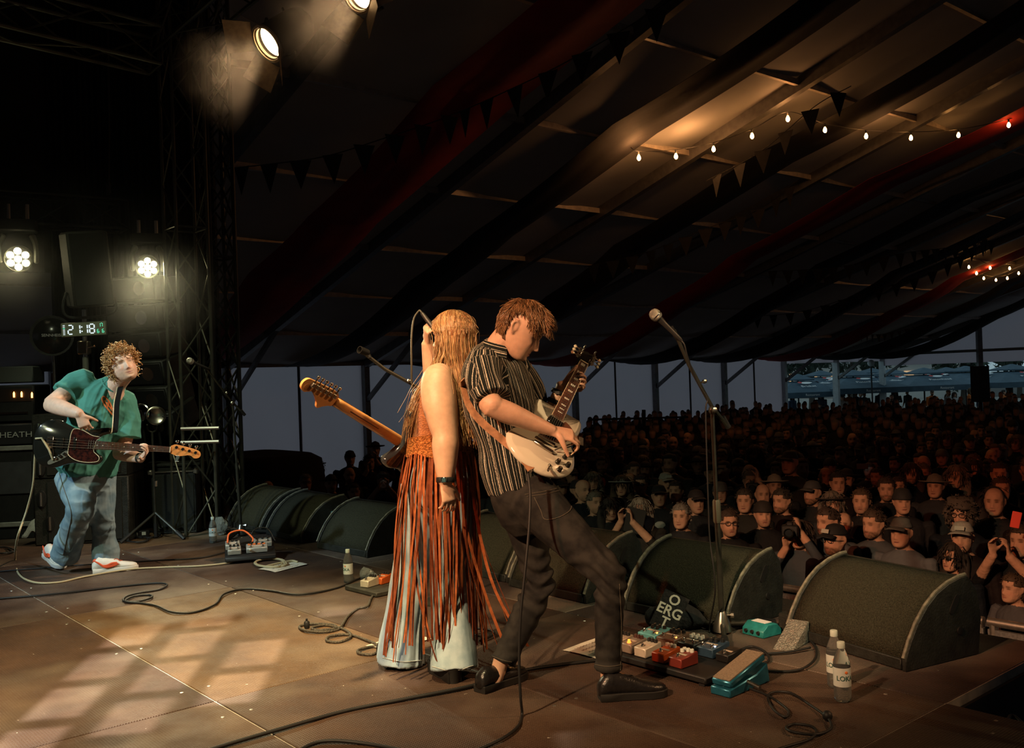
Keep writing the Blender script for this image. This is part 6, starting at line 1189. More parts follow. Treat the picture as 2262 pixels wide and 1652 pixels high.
MB().grid(G_, thick=.003).build('lace_band', lace_m, sp_, world=True)
arm_e = MB(); P_ = [hit(bvh_of(vest), x, y, .003) for x, y in crom(np.array([(955, 800), (940, 818), (932, 845), (930, 880), (938, 910)], float), 16)]; P_ = [p for p in P_ if p is not None]
if len(P_) > 3: arm_e.tube(P_, .0035, 5).build('armhole_edge', rust, sp_, world=True)
# --- fringe: every strip its own piece
frm = [mat('rust_fringe_strip', (.32, .088, .028), .85, 0, .3, 40, spec=.2), mat('dark_rust_fringe_strip', (.17, .042, .016), .85, 0, .3, 40, spec=.2)]
rf_ = np.random.default_rng(12); NF = 96
for k in range(NF):
    t = k*2*math.pi/NF+rf_.normal()*.02; z0 = ZW-.015-.018*abs(math.sin(t*2.5)); z1 = rf_.uniform(.05, .20); tt = t; pts = []; ph = rf_.uniform(0, 6.28); clump = .16*math.sin(round(t*10/6.283)*1.9)+rf_.normal()*.05; gr_ = rf_.uniform(-.006, .018)
    blow = 0.
    if k in (0, 1) or (math.cos(t-4.75) > .93 and rf_.uniform() < .34): blow = rf_.uniform(.10, .30)
    for i, s in enumerate(np.linspace(0, 1, 15)):
        z = z0+(z1-z0)*s; p = waist(tt+clump*s**1.3+.030*math.sin(5*s+ph)*s+.012*math.sin(13*s+2*ph)*s, z, gr_*s+.010*math.sin(7*s+ph)); 
        if blow: p = p+V(.9, -.25, .10)*blow*s**2.2
        pts.append(p)
    pts = np.array(pts); tg = unit(pts[1]-pts[0]); base = V(-math.sin(t)*SX[0]+math.cos(t)*SF[0], -math.sin(t)*SX[1]+math.cos(t)*SF[1], 0); tw = rf_.uniform(-1.1, 1.1); nn_ = unit(np.cross(base, V(0, 0, 1))); sd = np.array([unit(base*math.cos(tw*s+.5*math.sin(4*s+ph))+nn_*math.sin(tw*s+.5*math.sin(4*s+ph))) for s in np.linspace(0, 1, 15)])
    ribbon(pts, rf_.uniform(.008, .014), sd, .0016).build('fringe_strip', frm[rf_.integers(0, 2)], sp_, world=True)
# --- flared jeans and boots
sj = MB(); fl, frr = gr(888, 1466), gr(1004, 1496)
lh, lk, rh_, rk = at(935, 1075, 4.50), at(905, 1270, 4.55), at(1000, 1075, 4.48), at(995, 1280, 4.45)
sj.limb([at(968, 1010, 4.485), at(967, 1060, 4.49), at(966, 1110, 4.49)], [(.145, .115), (.168, .135), (.15, .13)], 24, ref=SX)
LA, RA = V(fl[0]-.005, fl[1]-.02, .022), V(frr[0], frr[1]-.0, .038)
sj.limb([lh, lh+(lk-lh)*.5, lk, lk+(LA-lk)*.5, LA], [(.110, .115), (.098, .10), (.088, .09), (.102, .098), (.125, .115)], 24, ref=SX, open_end=True); sj.limb([rh_, rh_+(rk-rh_)*.5, rk, rk+(RA-rk)*.5, RA], [(.105, .11), (.092, .096), (.080, .085), (.092, .092), (.115, .108)], 24, ref=SX, open_end=True)
def sj_folds(v): return .006*wob(v, 24, 31)+.004*np.sin(np.arctan2(v[:, 1]-4.5, v[:, 0]+.45)*14+3*v[:, 2])*np.clip(1-v[:, 2]*1.2, 0, 1)+.002*wob(v, 70, 5)
denim_l = mat('pale_blue_denim', (.26, .36, .42), .88, 0, .12, 14, .08, 300, col2=(.38, .48, .53), spec=.2)
sjo = cloth('jeans', sj, sp_, denim_l, .006, 3, sj_folds); bsj = bvh_of(sjo); stl = mat('pale_stitching', (.45, .47, .44), .8)
draw(bsj, [(845, 1452), (888, 1461), (935, 1458)], .0016, stl, 'hem_seam', sp_); draw(bsj, [(955, 1472), (1000, 1482), (1045, 1470)], .0016, stl, 'hem_seam', sp_)
bl = mat('black_boot_leather', (.013, .012, .012), .35, 0, .2, 30)
for (h_, t2, nm) in ((gr(908, 1468), gr(842, 1448), 0), (gr(1004, 1508), gr(962, 1480), 1)):
    dd = unit(V((t2-h_)[0], (t2-h_)[1], 0)); u, Wf = shoe(sp_, h_, h_+dd, '', bl, sole_m, .25, .042, .10, .045, nm='boot'); k = MB(); k.lathe([(.030, 0), (.033, .05), (.036, .065)], 16, h_+dd*.012, np.diag([1., 1, 1.])); k.build('boot_heel', sole_m, u).data.transform(Matrix.Translation(-sp_.location))
# --- watch
wcx = l3+unit(l2-l3)*.012; R_ = frame(l2-l3); q = MB(); q.lathe([(.040, -.011), (.0415, -.009), (.0415, .009), (.040, .011)], 24, wcx, R_@np.diag([1., .92, 1]), cap=False); wo = q.build('watch_strap', rub, sp_, world=True); q = MB(); vd = unit(V(-.1, -1, .1)); q.box(wcx+vd*.041, (.026, .006, .026), np.stack([unit(np.cross(vd, V(0, 0, 1))), vd, V(0, 0, 1)], 1)); q.build('watch_case', chrome, sp_, world=True, bevel=.002); q = MB(); q.box(wcx+vd*.0445, (.017, .002, .017), np.stack([unit(np.cross(vd, V(0, 0, 1))), vd, V(0, 0, 1)], 1)); q.build('watch_face', mat('watch_face', (.04, .10, .12), .2), sp_, world=True)
# --- long hair
rr = np.random.default_rng(8); n = 3600; K = 14; paths = np.zeros((n, K, 3)); hw2 = lambda p: shc+SS*(SR@p)
cols = [(.40, .22, .09), (.52, .32, .14), (.28, .14, .06), (.60, .40, .20), (.20, .095, .04)]
for i in range(n):
    side = -1 if rr.uniform() < .62 else 1          # +x local = her right; the part runs front to back
    ypart = rr.uniform(-.085, .07); ph = rr.uniform(0, 1); p0 = V(.004*side, ypart, .0); zz = .118-.6*(ypart+.01)**2/.1; p0[2] = zz
    out = rr.uniform(.55, 1.)
    back = rr.uniform() < .55
    az = side*min(math.pi, max(1.05, float(np.interp(ypart, [-.085, -.03, .07], [3.1, 2.1, 1.15]))+rr.normal()*.16))
    tgt = V(.086*math.sin(az), -.005+.108*math.cos(az), .0)
    shp = [hw2(p0*1.02)]
    for f in (.25, .5, .75, 1.0):
        q = p0*(1-f)+tgt*f; q2 = V(q[0], q[1]+.005, q[2]-.012); r_ = math.sqrt((q2[0]/.086)**2+(q2[1]/.109)**2+(q2[2]/.112)**2); q = V(q2[0], q2[1]-.005, q2[2]+.012) if r_ == 0 else q2/r_+V(0, -.005, .012); shp.append(hw2(q*(1.03+.02*rr.uniform())))
    e = shp[-1]; frontlock = (side < 0 and abs(az) < math.pi*.52 and rr.uniform() < .07)
    if frontlock: ends = [e+V(-.01, -.02, -.10), e+V(-.055, -.04, -.20)+SX*.01, e+V(-.105, -.035, -.29)+SF*.02, e+V(-.135, -.03, -.36-rr.uniform(0, .14))+SF*.03]
    else: ends = [e+V(.0, -.005, -.10), e+V(.015, -.03, -.19), e+V(.03+.02*rr.normal(), -.045, -.28), e+V(.045+.03*rr.normal(), -.045+.02*rr.normal(), -.36-rr.uniform(0, .14))]
    cut = .42 if (side > 0 and abs(az) < 1.95 and rr.uniform() < .96) else 1.; ends = [e+(q-e)*cut for q in ends]; j = rr.normal(size=3)*.010; ends = [q+j*(k+1)/4+rr.normal(size=3)*.004 for k, q in enumerate(ends)]; paths[i] = crom(np.array(shp+ends), K)
hair_obj('hair', paths, .0023, .0010, cols, sp_, hair_m, 3, 5)
fly = paths[rr.integers(0, n, 90)].copy(); fly[:, 3:, :] += np.cumsum(rr.normal(size=(90, K-3, 3))*.006, axis=1)+np.linspace(0, 1, K-3)[None, :, None]*V(-.02, -.03, .01); hair_obj('loose_hairs', fly, .0010, .0006, cols, sp_, hair_m, 3, 6)
hb = MB(); add_head(hb, shc+SR@V(0, -.012, .004), SR, SS*1.02, nose=0.); hb.limb([shc+SR@V(0, -.05, .03), shc+SR@V(.0, -.062, -.09), shc+SR@V(0, -.07, -.2), shc+SR@V(0, -.085, -.30)], [(.074, .05), (.074, .042), (.07, .03), (.05, .018)], 16, ref=SR[:, 0]); hbm = remesh(hb, .008, 3); v = verts_of(hbm); Lh = ((v-shc)@SR)/SS; v = v-np.where(((Lh[:, 1] > .035) & (Lh[:, 2] < .06))[:, None], SR[:, 1]*.03, 0); set_verts(hbm, v-np.array(sp_.location)); mesh_obj('hair_base', hbm, mat('light_brown_hair_base', (.24, .105, .04), .6), sp_)
# --- the microphone in her hand
mc = thing('microphone', 'handheld microphone raised to the singer mouth', 'microphone', mt); mic_parts(mc, mt, mh+md_*.03, 'microphone')
cable('microphone_cable', [mt, mt-md_*.02, at(925, 687, 4.67), at(914, 705, 4.66), at(909, 745, 4.64), at(909, 800, 4.63), at(912, 860, 4.66), at(935, 930, 4.72), at(960, 1050, 4.75), at(985, 1250, 4.76), gr(1010, 1385, .008), gr(1060, 1405, .006)], .0048, mat('olive_rubber_cable', (.06, .06, .045), .5), 'cable curving up from the singer microphone and down behind her')

# ================================================================ BASS PLAYER
bp_ = thing('person', 'curly-haired man in teal t-shirt and blue jeans playing bass', 'person', (-3.0, 7.05, 0))
bc = at(272, 806, 6.86); bf = unit(V(.52, -.80, .20)); bx = unit(np.cross(bf, V(-.28, -.10, 1))); BR = np.stack([bx, bf, np.cross(bx, bf)], 1); BS = 1.05
b = MB(); add_head(b, bc, BR, BS, nose=1.05, jaw=1.10); BSA = unit(V(.80, .55, -.35)); b.limb([at(248, 872, 6.98), at(257, 850, 6.95), bc+BR@V(0, -.03, -.06)], [(.085, .075), (.068, .066), (.062, .066)], 16, ref=BSA)
b.limb([at(196, 1035, 7.05), at(212, 960, 7.03), at(228, 895, 7.0), at(236, 865, 6.99)], [(.16, .13), (.165, .13), (.16, .12), (.13, .09)], 18, ref=BSA)
ps1, ps2, ps3 = at(168, 848, 6.93), at(112, 893, 6.74), at(176, 914, 6.58)
b.limb([ps1, ps2], [.062, .055], 24); b.limb([ps2+V(-.005, 0, .0), ps2+(ps3-ps2)*.3, ps2+(ps3-ps2)*.75, ps3], [.054, .057, .045, .034], 28)
add_hand(b, ps3, unit(at(190, 948, 6.60)-ps3), unit(V(-.1, .9, -.3)), -1, curl=((.4, .9, .5), (.5, 1., .6), (.6, 1., .6), (.7, 1., .6)), thumb=(.5, .5), s=1.02)
pl1, pl2, pl3 = at(283, 905, 7.08), at(262, 1000, 7.02), at(312, 1012, 6.86)
b.limb([pl1, at(278, 965, 7.08), pl2], [.06, .055, .052], 14); b.limb([pl2, pl2+(pl3-pl2)*.35, pl3], [.052, .052, .034], 14)
add_hand(b, pl3, unit(at(328, 992, 6.80)-pl3), unit(V(-.45, -.55, .75)), -1, curl=((.30, .7, .5), (.45, .9, .6), (.55, 1., .6), (.6, 1., .6)), thumb=(.2, .3), s=1.05)
BSK = V(.66, .44, .34); bbo = skin_body('body', b, bp_, .0048, lambda v: head_paint(v, bc, BR, BS, BSK, (.28, .15, .06), beard=(.34, .20, .12, .45), blush=.2), skin_pale)
teal = mat('teal_cotton', (.075, .26, .22), .9, 0, .14, 6, .06, 260, spec=.2)
ts = MB(); ts.limb([at(190, 1040, 7.05), at(200, 1000, 7.05), at(213, 945, 7.03), at(226, 892, 7.0), at(237, 866, 6.985), at(247, 848, 6.975)], [(.215, .165), (.215, .165), (.205, .155), (.20, .145), (.155, .11), (.088, .080)], 28, ref=BSA, pw=2.3)
ts.limb([at(195, 842, 6.96), at(165, 852, 6.92), at(142, 872, 6.84)], [(.10, .10), (.105, .10), (.104, .096)], 18, ref=(0, 1, 0), open_end=True); ts.limb([at(268, 880, 7.05), at(280, 920, 7.09), at(279, 968, 7.07)], [(.10, .095), (.105, .10), (.114, .104)], 18, ref=(0, 1, 0), open_end=True)
def t_folds(v): a, t, r = axis_coords(v, at(190, 1040, 7.05), at(240, 866, 6.98), BSA); return .034*(ridges(t*3.2, a*9, 5)-.3)+.018*(ridges(a*16, t*3, 8)-.3)+.006*wob(v, 17, 41)
tso = cloth('t_shirt', ts, bp_, teal, .007, 3, t_folds); btv = bvh_of(tso); q = MB()
oran = mat('orange_shirt_print', (.50, .14, .04), .85)
for dx, dy, w in ((0, 0, 1.),):
    e = [(237+17*math.cos(t)*.9+6*math.sin(t), 896+13*math.sin(t)+14*math.cos(t)*.9) for t in np.linspace(0, 6.28, 26)]
draw(btv, [(226, 876), (232, 877), (240, 886), (247, 900), (252, 915), (249, 916), (240, 906), (232, 896), (226, 884), (226, 877)], .006, oran, 'chest_print', bp_); draw(btv, [(231, 884), (236, 892), (238, 900)], .005, oran, 'chest_print', bp_); draw(btv, [(238, 888), (241, 898), (246, 903)], .005, oran, 'chest_print', bp_); draw(btv, [(244, 896), (247, 906), (251, 912)], .004, oran, 'chest_print', bp_)
nr = MB(); cc2 = at(251, 851, 6.97); ax2 = unit(at(258, 840, 6.95)-at(240, 866, 6.985)); R_ = frame(ax2, BSA); nr.tube([cc2+R_@V(.086*math.cos(t), .080*math.sin(t), .0) for t in np.linspace(0, 6.3, 40)], .008, 6).build('neck_rib', teal, bp_, world=True)
# strap
stp = [at(268, 846, 6.93), at(264, 862, 6.86), at(258, 890, 6.83), at(256, 925, 6.79), at(253, 955, 6.74), bs.p(.395, .112, -.01)]; stp = crom(np.array(stp), 20); sd = np.tile(unit(V(1, .1, .05)), (20, 1)); so2 = ribbon(stp, .040, sd, .003).build('guitar_strap', mat('black_strap_web', (.008, .008, .008), .95, spec=.1), None); tag(so2, 'black strap with pale stitched edge on the teal shirt', 'strap'); MB().tube(stp-sd*.020, .004, 5).build('stitched_edge', creamb, so2)
# jeans
bjn = MB(); brh, brk, bra = at(163, 1052, 7.06), at(180, 1118, 6.92), at(144, 1218, 7.25); blh, blk, bla = at(218, 1055, 7.12), at(226, 1140, 7.12), at(234, 1226, 7.28)
bjn.limb([at(190, 1012, 7.05), at(192, 1045, 7.05), at(193, 1075, 7.04)], [(.175, .14), (.185, .155), (.165, .145)], 24, ref=(.9, .4, 0))
bjn.limb([brh, brh+(brk-brh)*.5, brk, brk+(bra-brk)*.5, bra+V(0, 0, -.03)], [(.135, .14), (.122, .125), (.102, .105), (.096, .100), (.110, .115)], 24, open_end=True); bjn.limb([blh, blh+(blk-blh)*.5, blk, blk+(bla-blk)*.5, bla+V(0, 0, -.03)], [(.12, .125), (.10, .105), (.086, .09), (.084, .088), (.100, .104)], 24, open_end=True)
def bj_folds(v):
    ang = np.arctan2(v[:, 1]-7.1, v[:, 0]+np.where(v[:, 0] < -3.12, 3.35, 3.02)); o = .005*wob(v, 16, 51)+.016*(ridges(ang*2.4+v[:, 2]*3, v[:, 2]*11, 6)-.3)+.016*(ridges(v[:, 2]*15+v[:, 0]*5, ang, 7)-.3)*np.clip(1.1-v[:, 2], 0, 1)
    for k_ in (brk, blk): d = np.linalg.norm(v-k_+V(0, 0, .05), axis=1); o += .003*np.exp(-(d/.16)**2)*np.sin((v[:, 2]-k_[2])*75+14*v[:, 0]+2*np.sin(v[:, 2]*20))
    return o
denim_m = mat('mid_blue_denim', (.13, .21, .27), .88, 0, .2, 9, .08, 300, col2=(.24, .33, .38), spec=.2); bjo = cloth('jeans', bjn, bp_, denim_m, .007, 3, bj_folds); bbj = bvh_of(bjo); draw(bbj, [(130, 1040), (140, 1075), (152, 1110), (158, 1140), (150, 1180), (140, 1225)], .003, stitch, 'seam', bp_)
# sneakers
wl_ = mat('white_sneaker_leather', (.68, .66, .60), .5, 0, .08, 30); wsole = mat('off_white_sole', (.62, .61, .56), .6); sw_m = mat('orange_red_stripe', (.62, .09, .03), .5)
for (hpx, tpx, pit_) in (((104, 1250), (180, 1271), .20), ((208, 1266), (290, 1258), 0.)):
    h_, t2 = gr(*hpx), gr(*tpx); h_[2] = .072 if pit_ else .0; u, Wf = shoe(bp_, h_, h_+unit(V(t2[0]-h_[0], t2[1]-h_[1], 0)), '', wl_, wsole, .31, .05, .085, .022, nm='sneaker', pitch=pit_)
    for sd_ in (1, -1):
        P_ = crom([(.055, .046), (.085, .044), (.12, .056), (.155, .052), (.10, .034), (.065, .036), (.03, .066), (.002, .085)], 20); wk = .043; 
        Q_ = [Wf(sd_*np.interp(a_, [0, .05, .1, .15, .2], [.0335, .0375, .0385, .042, .046])*1.09, a_, b_+.012) for a_, b_ in P_]; MB().tube(Q_, [.004+.007*math.sin(math.pi*i_/19)**1. for i_ in range(20)], 6).build('side_swoosh', sw_m, u).data.transform(Matrix.Translation(-bp_.location))
    MB().tube(crom([Wf(.02, .13, .092), Wf(-.02, .15, .086), Wf(.02, .165, .080), Wf(-.02, .18, .072), Wf(.018, .192, .066)], 26), .0035, 5).build('laces', sw_m, u).data.transform(Matrix.Translation(-bp_.location)); MB().ball(Wf(0, .01, .088), (.022, .018, .02), 10).build('heel_tab', sw_m, u).data.transform(Matrix.Translation(-bp_.location))
# wrist watch
d_ = unit(pl3-pl2); c_ = pl3-d_*.012; q = MB(); R_ = frame(d_); q.lathe([(.037, -.010), (.039, -.008), (.039, .008), (.037, .010)], 20, c_, R_, cap=False); q.build('watch_strap', rub, bp_, world=True); q = MB(); q.box(c_+V(.0, -.038, .008), (.026, .008, .024)); q.build('watch_case', nickel, bp_, world=True, bevel=.002)
# curls
rr = np.random.default_rng(4); n = 620; K = 14; paths = np.zeros((n, K, 3)); i = 0
while i < n:
    az = rr.uniform(-math.pi, math.pi); el = math.asin(rr.uniform(-.7, 1.)); p = scalp(az, el)
    if p[2] < (-.10 if abs(az) > 2.1 else (.055 if abs(az) < .8 else (.015 if abs(az) < 1.5 else -.06))): continue
    nrm = unit(p*V(1.56, 1., .9)); dr = unit(nrm+.55*rr.normal(size=3)+V(0, 0, -.35)); a_ = unit(np.cross(dr, V(.2, .4, .9))); b2 = np.cross(dr, a_); rad = rr.uniform(.007, .013); L0 = rr.uniform(.035, .062); ph = rr.uniform(0, 6.28)
    for k in range(K): t = k/(K-1); paths[i, k] = bc+BS*(BR@(p*1.02+dr*L0*t+rad*min(1, t*3)*(a_*math.cos(ph+t*9)+b2*math.sin(ph+t*9))))
    i += 1
hair_obj('curly_hair', paths, .0036, .0020, [(.42, .22, .08), (.52, .30, .12), (.32, .16, .06), (.58, .36, .17)], bp_, hair_m, 4, 9)
cap = MB(); rings_ = []
for z in np.linspace(-.075, .118, 20):
    f, b3, w = interp(z, HZ, HF), interp(z, HZ, HB), interp(z, HZ, HW); row = []
    for q in np.arange(28)*2*math.pi/28:
        aq = abs(((q+math.pi) % (2*math.pi))-math.pi); lim = .062 if aq < .9 else (.025 if aq < 1.75 else -.1); pu = .016 if z > lim else -.012; row.append(bc+BS*(BR@V((w+pu)*math.sin(q), (f+b3)/2+((f-b3)/2+pu)*math.cos(q), z+(.012 if z > .09 else 0))))
    rings_.append(np.array(row))
cap.rings(rings_); cap.build('hair_base', mat('dark_blond_hair_base', (.20, .10, .035), .8), bp_, world=True, smooth='all')
# ================================================================ THE AUDIENCE
def crowd_skin():
    m = bpy.data.materials.new('crowd_person'); m.use_nodes = True; t = m.node_tree; b = t.nodes['Principled BSDF']; L = t.links.new
    a = _n(t, 'ShaderNodeAttribute', attribute_name='col'); k = _n(t, 'ShaderNodeAttribute', attribute_name='cloth'); oi = _n(t, 'ShaderNodeObjectInfo'); mx = _n(t, 'ShaderNodeMix', data_type='RGBA'); L(k.outputs['Fac'], mx.inputs['Factor']); L(a.outputs['Color'], mx.inputs['A']); L(oi.outputs['Color'], mx.inputs['B']); L(mx.outputs['Result'], b.inputs['Base Color']); b.inputs['Roughness'].default_value = .7; b.inputs['Specular IOR Level'].default_value = .08
    tc = _n(t, 'ShaderNodeTexCoord'); nb = _n(t, 'ShaderNodeTexNoise'); nb.inputs['Scale'].default_value = 14; L(tc.outputs['Object'], nb.inputs['Vector']); bp = _n(t, 'ShaderNodeBump'); bp.inputs['Strength'].default_value = .5; bp.inputs['Distance'].default_value = .03; L(nb.outputs[0], bp.inputs['Height']); L(bp.outputs[0], b.inputs['Normal']); return m
CM = crowd_skin()
def objcol(name, rough=.8):
    m = bpy.data.materials.new(name); m.use_nodes = True; t = m.node_tree; b = t.nodes['Principled BSDF']; oi = _n(t, 'ShaderNodeObjectInfo'); tc = _n(t, 'ShaderNodeTexCoord'); nz = _n(t, 'ShaderNodeTexNoise'); nz.inputs['Scale'].default_value = 60; t.links.new(tc.outputs['Object'], nz.inputs['Vector']); mx = _n(t, 'ShaderNodeMix', data_type='RGBA', blend_type='MULTIPLY'); mx.inputs['Factor'].default_value = .5; t.links.new(oi.outputs['Color'], mx.inputs['A']); t.links.new(nz.outputs[0], mx.inputs['B']); t.links.new(mx.outputs['Result'], b.inputs['Base Color']); b.inputs['Roughness'].default_value = rough; return m
HM = objcol('crowd_hair_and_headwear')
HC = V(0, .03, 1.615)
def crowd_body(pose, yaw, pitch, beard, seed, girth=1., vox=.009):
    mb = MB(); R = rotz(yaw)@rotx(pitch); add_head(mb, HC, R, 1.0, nz=44, nc=44, jaw=1.05, nose=1.1)
    mb.limb([(0, 0, 1.40), (0, .005, 1.47), HC+R@V(0, -.03, -.06)], [.075, .058, .055], 12); g = girth
    mb.limb([(0, 0, .84), (0, 0, 1.0), (0, .0, 1.2), (0, -.005, 1.36), (0, -.005, 1.43), (0, 0, 1.475)], [(.165*g, .12*g), (.165*g, .13*g), (.185*g, .13*g), (.205, .115), (.165, .08), (.07, .06)], 22, ref=(1, 0, 0), pw=2.3)
    for s in (-1, 1): mb.limb([(s*.09, 0, .92), (s*.10, .01, .5), (s*.11, 0, .08)], [.095, .065, .05], 10); mb.limb([(s*.11, -.05, .035), (s*.115, .14, .03)], [(.045, .03), (.04, .025)], 8, ref=(1, 0, 0))
    arms = {'down': [((-.22, 0, 1.40), (-.26, .0, 1.10), (-.25, .10, .88)), ((.22, 0, 1.40), (.26, 0, 1.10), (.25, .10, .88))],
            'fold': [((-.22, 0, 1.40), (-.28, .08, 1.12), (-.02, .24, 1.16)), ((.22, 0, 1.40), (.28, .08, 1.12), (.02, .22, 1.12))],
            'phone': [((-.22, 0, 1.40), (-.25, .22, 1.30), (-.06, .34, 1.55)), ((.22, 0, 1.40), (.25, .22, 1.30), (.06, .34, 1.55))],
            'camera': [((-.22, 0, 1.40), (-.29, .16, 1.36), (-.08, .18, 1.66)), ((.22, 0, 1.40), (.24, .17, 1.24), (.05, .20, 1.52))]}[pose]
    hands = []
    for s, (a, b, c) in zip((-1, 1), arms):
        a, b, c = V(a), V(b), V(c); mb.limb([a, b], [.062, .05], 10); mb.limb([b, c], [.05, .034], 10); d = unit(c-b); hands.append(c)
        if pose in ('phone', 'camera'): add_hand(mb, c, unit(V(0, .15, 1)), unit(V(-s, .35, 0)), 1 if s < 0 else -1, curl=((.3, .7, .4),)*4, s=.95, r=.0095)
        else: add_hand(mb, c, d, V(0, -1, 0) if pose == 'down' else V(0, -1, .2), s, curl=((.3, .5, .3),)*4, s=.95, r=.0095)
    me = remesh(mb, vox, 2); v = verts_of(me); col = head_paint(v, HC, R, 1., V(.46, .26, .17), (.09, .05, .03), beard=beard, blush=.15, wd=1.55 if vox < .01 else 2.2)
    dh = np.min([np.linalg.norm(v-(h+V(0, .03, .03)), axis=1) for h in hands], axis=0); hl = ((v-HC)@R); neck = (hl[:, 2] > -.135) & (np.linalg.norm(hl*V(1, 1, .8), axis=1) < .16) & (v[:, 2] > 1.455)
    fore = np.zeros(len(v), bool)
    if pose in ('phone', 'camera') and seed % 2: 
        for (a, b, c) in arms: _, _, r_ = axis_coords(v, b, c, V(1, 0, 0)); al = axis_coords(v, b, c, V(1, 0, 0))[0]; fore |= (r_ < .06) & (al > .1)
    skin = neck | (dh < .125) | fore; cl = np.where(skin, 0., 1.); shoes = v[:, 2] < .08; point_color(me, 'col', col); point_float(me, 'cloth', cl); me.materials.append(CM); me.polygons.foreach_set('use_smooth', [True]*len(me.polygons)); me['r'] = 0
    return me, R, hands
BE = (.06, .035, .02, .9)
VARS = {'a': crowd_body('down', .10, .10, None, 1), 'b': crowd_body('down', -.18, .06, BE, 2, 1.12), 'c': crowd_body('fold', .05, .14, None, 3, 1.05), 'd': crowd_body('phone', .0, .12, None, 5), 'e': crowd_body('camera', .12, .10, None, 4), 'f': crowd_body('down', .30, .12, (.10, .07, .05, .45), 6, 1.2)}
VARS_LO = {'a': crowd_body('down', .10, .10, None, 1, 1., .0145), 'b': crowd_body('down', -.18, .06, BE, 2, 1.12, .0145), 'c': crowd_body('fold', .05, .14, None, 3, 1.05, .0145), 'f': crowd_body('down', .30, .12, (.10, .07, .05, .45), 6, 1.2, .0145)}
def shell(fun, zs, nc=26):
    mb = MB(); rs = []
    for z in zs:
        f, b, w = interp(z, HZ, HF), interp(z, HZ, HB), interp(z, HZ, HW); row = []
        for q in np.arange(nc)*2*math.pi/nc: aq = abs(((q+math.pi) % (2*math.pi))-math.pi); pu = fun(aq, z); row.append(V((w+pu)*math.sin(q), (f+b)/2+((f-b)/2+pu)*math.cos(q), z+(max(pu, 0)*.8 if z > .09 else 0)))
        rs.append(np.array(row))
    mb.rings(rs); return mb
def fin(mb, name, noise=0., seed=1):
    me = mb.mesh(name, smooth='all'); me.materials.append(HM)
    if noise: v = verts_of(me); n_ = normals_of(me); set_verts(me, v+n_*(noise*wob(v, 90, seed))[:, None])
    return me
zt = np.linspace(-.09, .118, 18)
def tuft(mb, n, L0, r0, keep, drop=0., seed=3):
    r = np.random.default_rng(seed); P = np.zeros((n, 5, 3)); i = 0
    while i < n:
        az = r.uniform(-math.pi, math.pi); el = math.asin(r.uniform(-.7, 1.)); p = scalp(az, el)
        if not keep(abs(az), p[2]): continue
        nr = unit(p*V(1.5, 1., .9)); fl = p-V(0, -.05, .115); fl = unit(fl-nr*(fl@nr)+1e-4); cur = unit(fl+nr*.35+.4*r.normal(size=3)); q = p*1.03
        for k in range(5): P[i, k] = q; cur = unit(cur+V(0, 0, -drop)+.15*r.normal(size=3)); q = q+cur*L0*r.uniform(.8, 1.2)/4
        i += 1
    v, f = strands(P, r0, r0*.4, 3); mb.add(v, [tuple(t) for t in f]); return mb
short = fin(tuft(shell(lambda a, z: .012 if z > (.062 if a < .85 else (.022 if a < 1.7 else -.075)) else -.014, zt), 520, .030, .0028, lambda a, z: z > (.070 if a < .85 else (.040 if a < 1.9 else -.075))), 'short_hair', .004)
bald = fin(shell(lambda a, z: .006 if (z > -.07 and z < .05 and a > 1.75) else -.014, zt), 'fringe_hair', .002)
ml = shell(lambda a, z: .016 if z > (.060 if a < .8 else (.01 if a < 1.2 else -.09)) else -.014, zt)
for s in (-1, 1): ml.limb([(s*.070, -.03, .03), (s*.088, -.03, -.06), (s*.098, -.02, -.16), (s*.095, .01, -.26)], [(.03, .045), (.03, .055), (.032, .05), (.02, .03)], 10)
ml.limb([(0, -.09, .02), (0, -.105, -.08), (0, -.10, -.20), (0, -.09, -.28)], [(.07, .03), (.085, .035), (.09, .03), (.07, .018)], 12, ref=(1, 0, 0)); tuft(ml, 420, .11, .0032, lambda a, z: z > (.070 if a < .85 else .0), .5); longh = fin(ml, 'long_hair', .006, 3)
bg = shell(lambda a, z: .05 if z > (.055 if a < .8 else -.09) else -.014, zt); tuft(bg, 800, .07, .0036, lambda a, z: z > (.07 if a < .8 else -.08)); bigh = fin(bg, 'bushy_hair', .014, 4)
cp_ = shell(lambda a, z: .014 if z > .048 else -.016, np.linspace(.03, .118, 10)); G = np.zeros((5, 9, 3))
for i in range(5):
    for j in range(9): a = (j/8-.5)*2.0; r0 = 1+.82*(i/4)*math.cos(a*.75); G[i, j] = (.088*math.sin(a)*(1+.12*i/4), .045+.055*math.cos(a)*1.0+.078*(i/4)*math.cos(a*.8), .055-.016*(i/4)-.05*(math.sin(a)**2)*.4)
cp_.grid(G, thick=.005); capm = fin(cp_, 'cap')
ht = shell(lambda a, z: .014 if z > .035 else -.016, np.linspace(.025, .125, 10)); ht.lathe([(.06, .056), (.10, .048), (.155, .046), (.165, .058), (.155, .050), (.10, .053), (.06, .062)], 24, (0, -.005, 0)); hatm = fin(ht, 'brimmed_hat')
bn = shell(lambda a, z: .016 if z > .035 else (.018 if z > .02 else -.016), np.linspace(.0, .118, 12)); bean = fin(bn, 'beanie', .003)
gm_ = MB()
for s in (-1, 1): gm_.tube([V(s*.032+.0225*math.copysign(abs(math.cos(t))**.7, math.cos(t)), .098, .001+.016*math.copysign(abs(math.sin(t))**.7, math.sin(t))) for t in np.linspace(0, 6.283, 20)], .0026, 5); gm_.tube([(s*.054, .097, .006), (s*.078, .06, .006), (s*.079, -.01, .0)], .0022, 5)
gm_.tube([(-.010, .103, .006), (.010, .103, .006)], .0024, 5); glass_me = fin(gm_, 'glasses')
sg_ = MB()
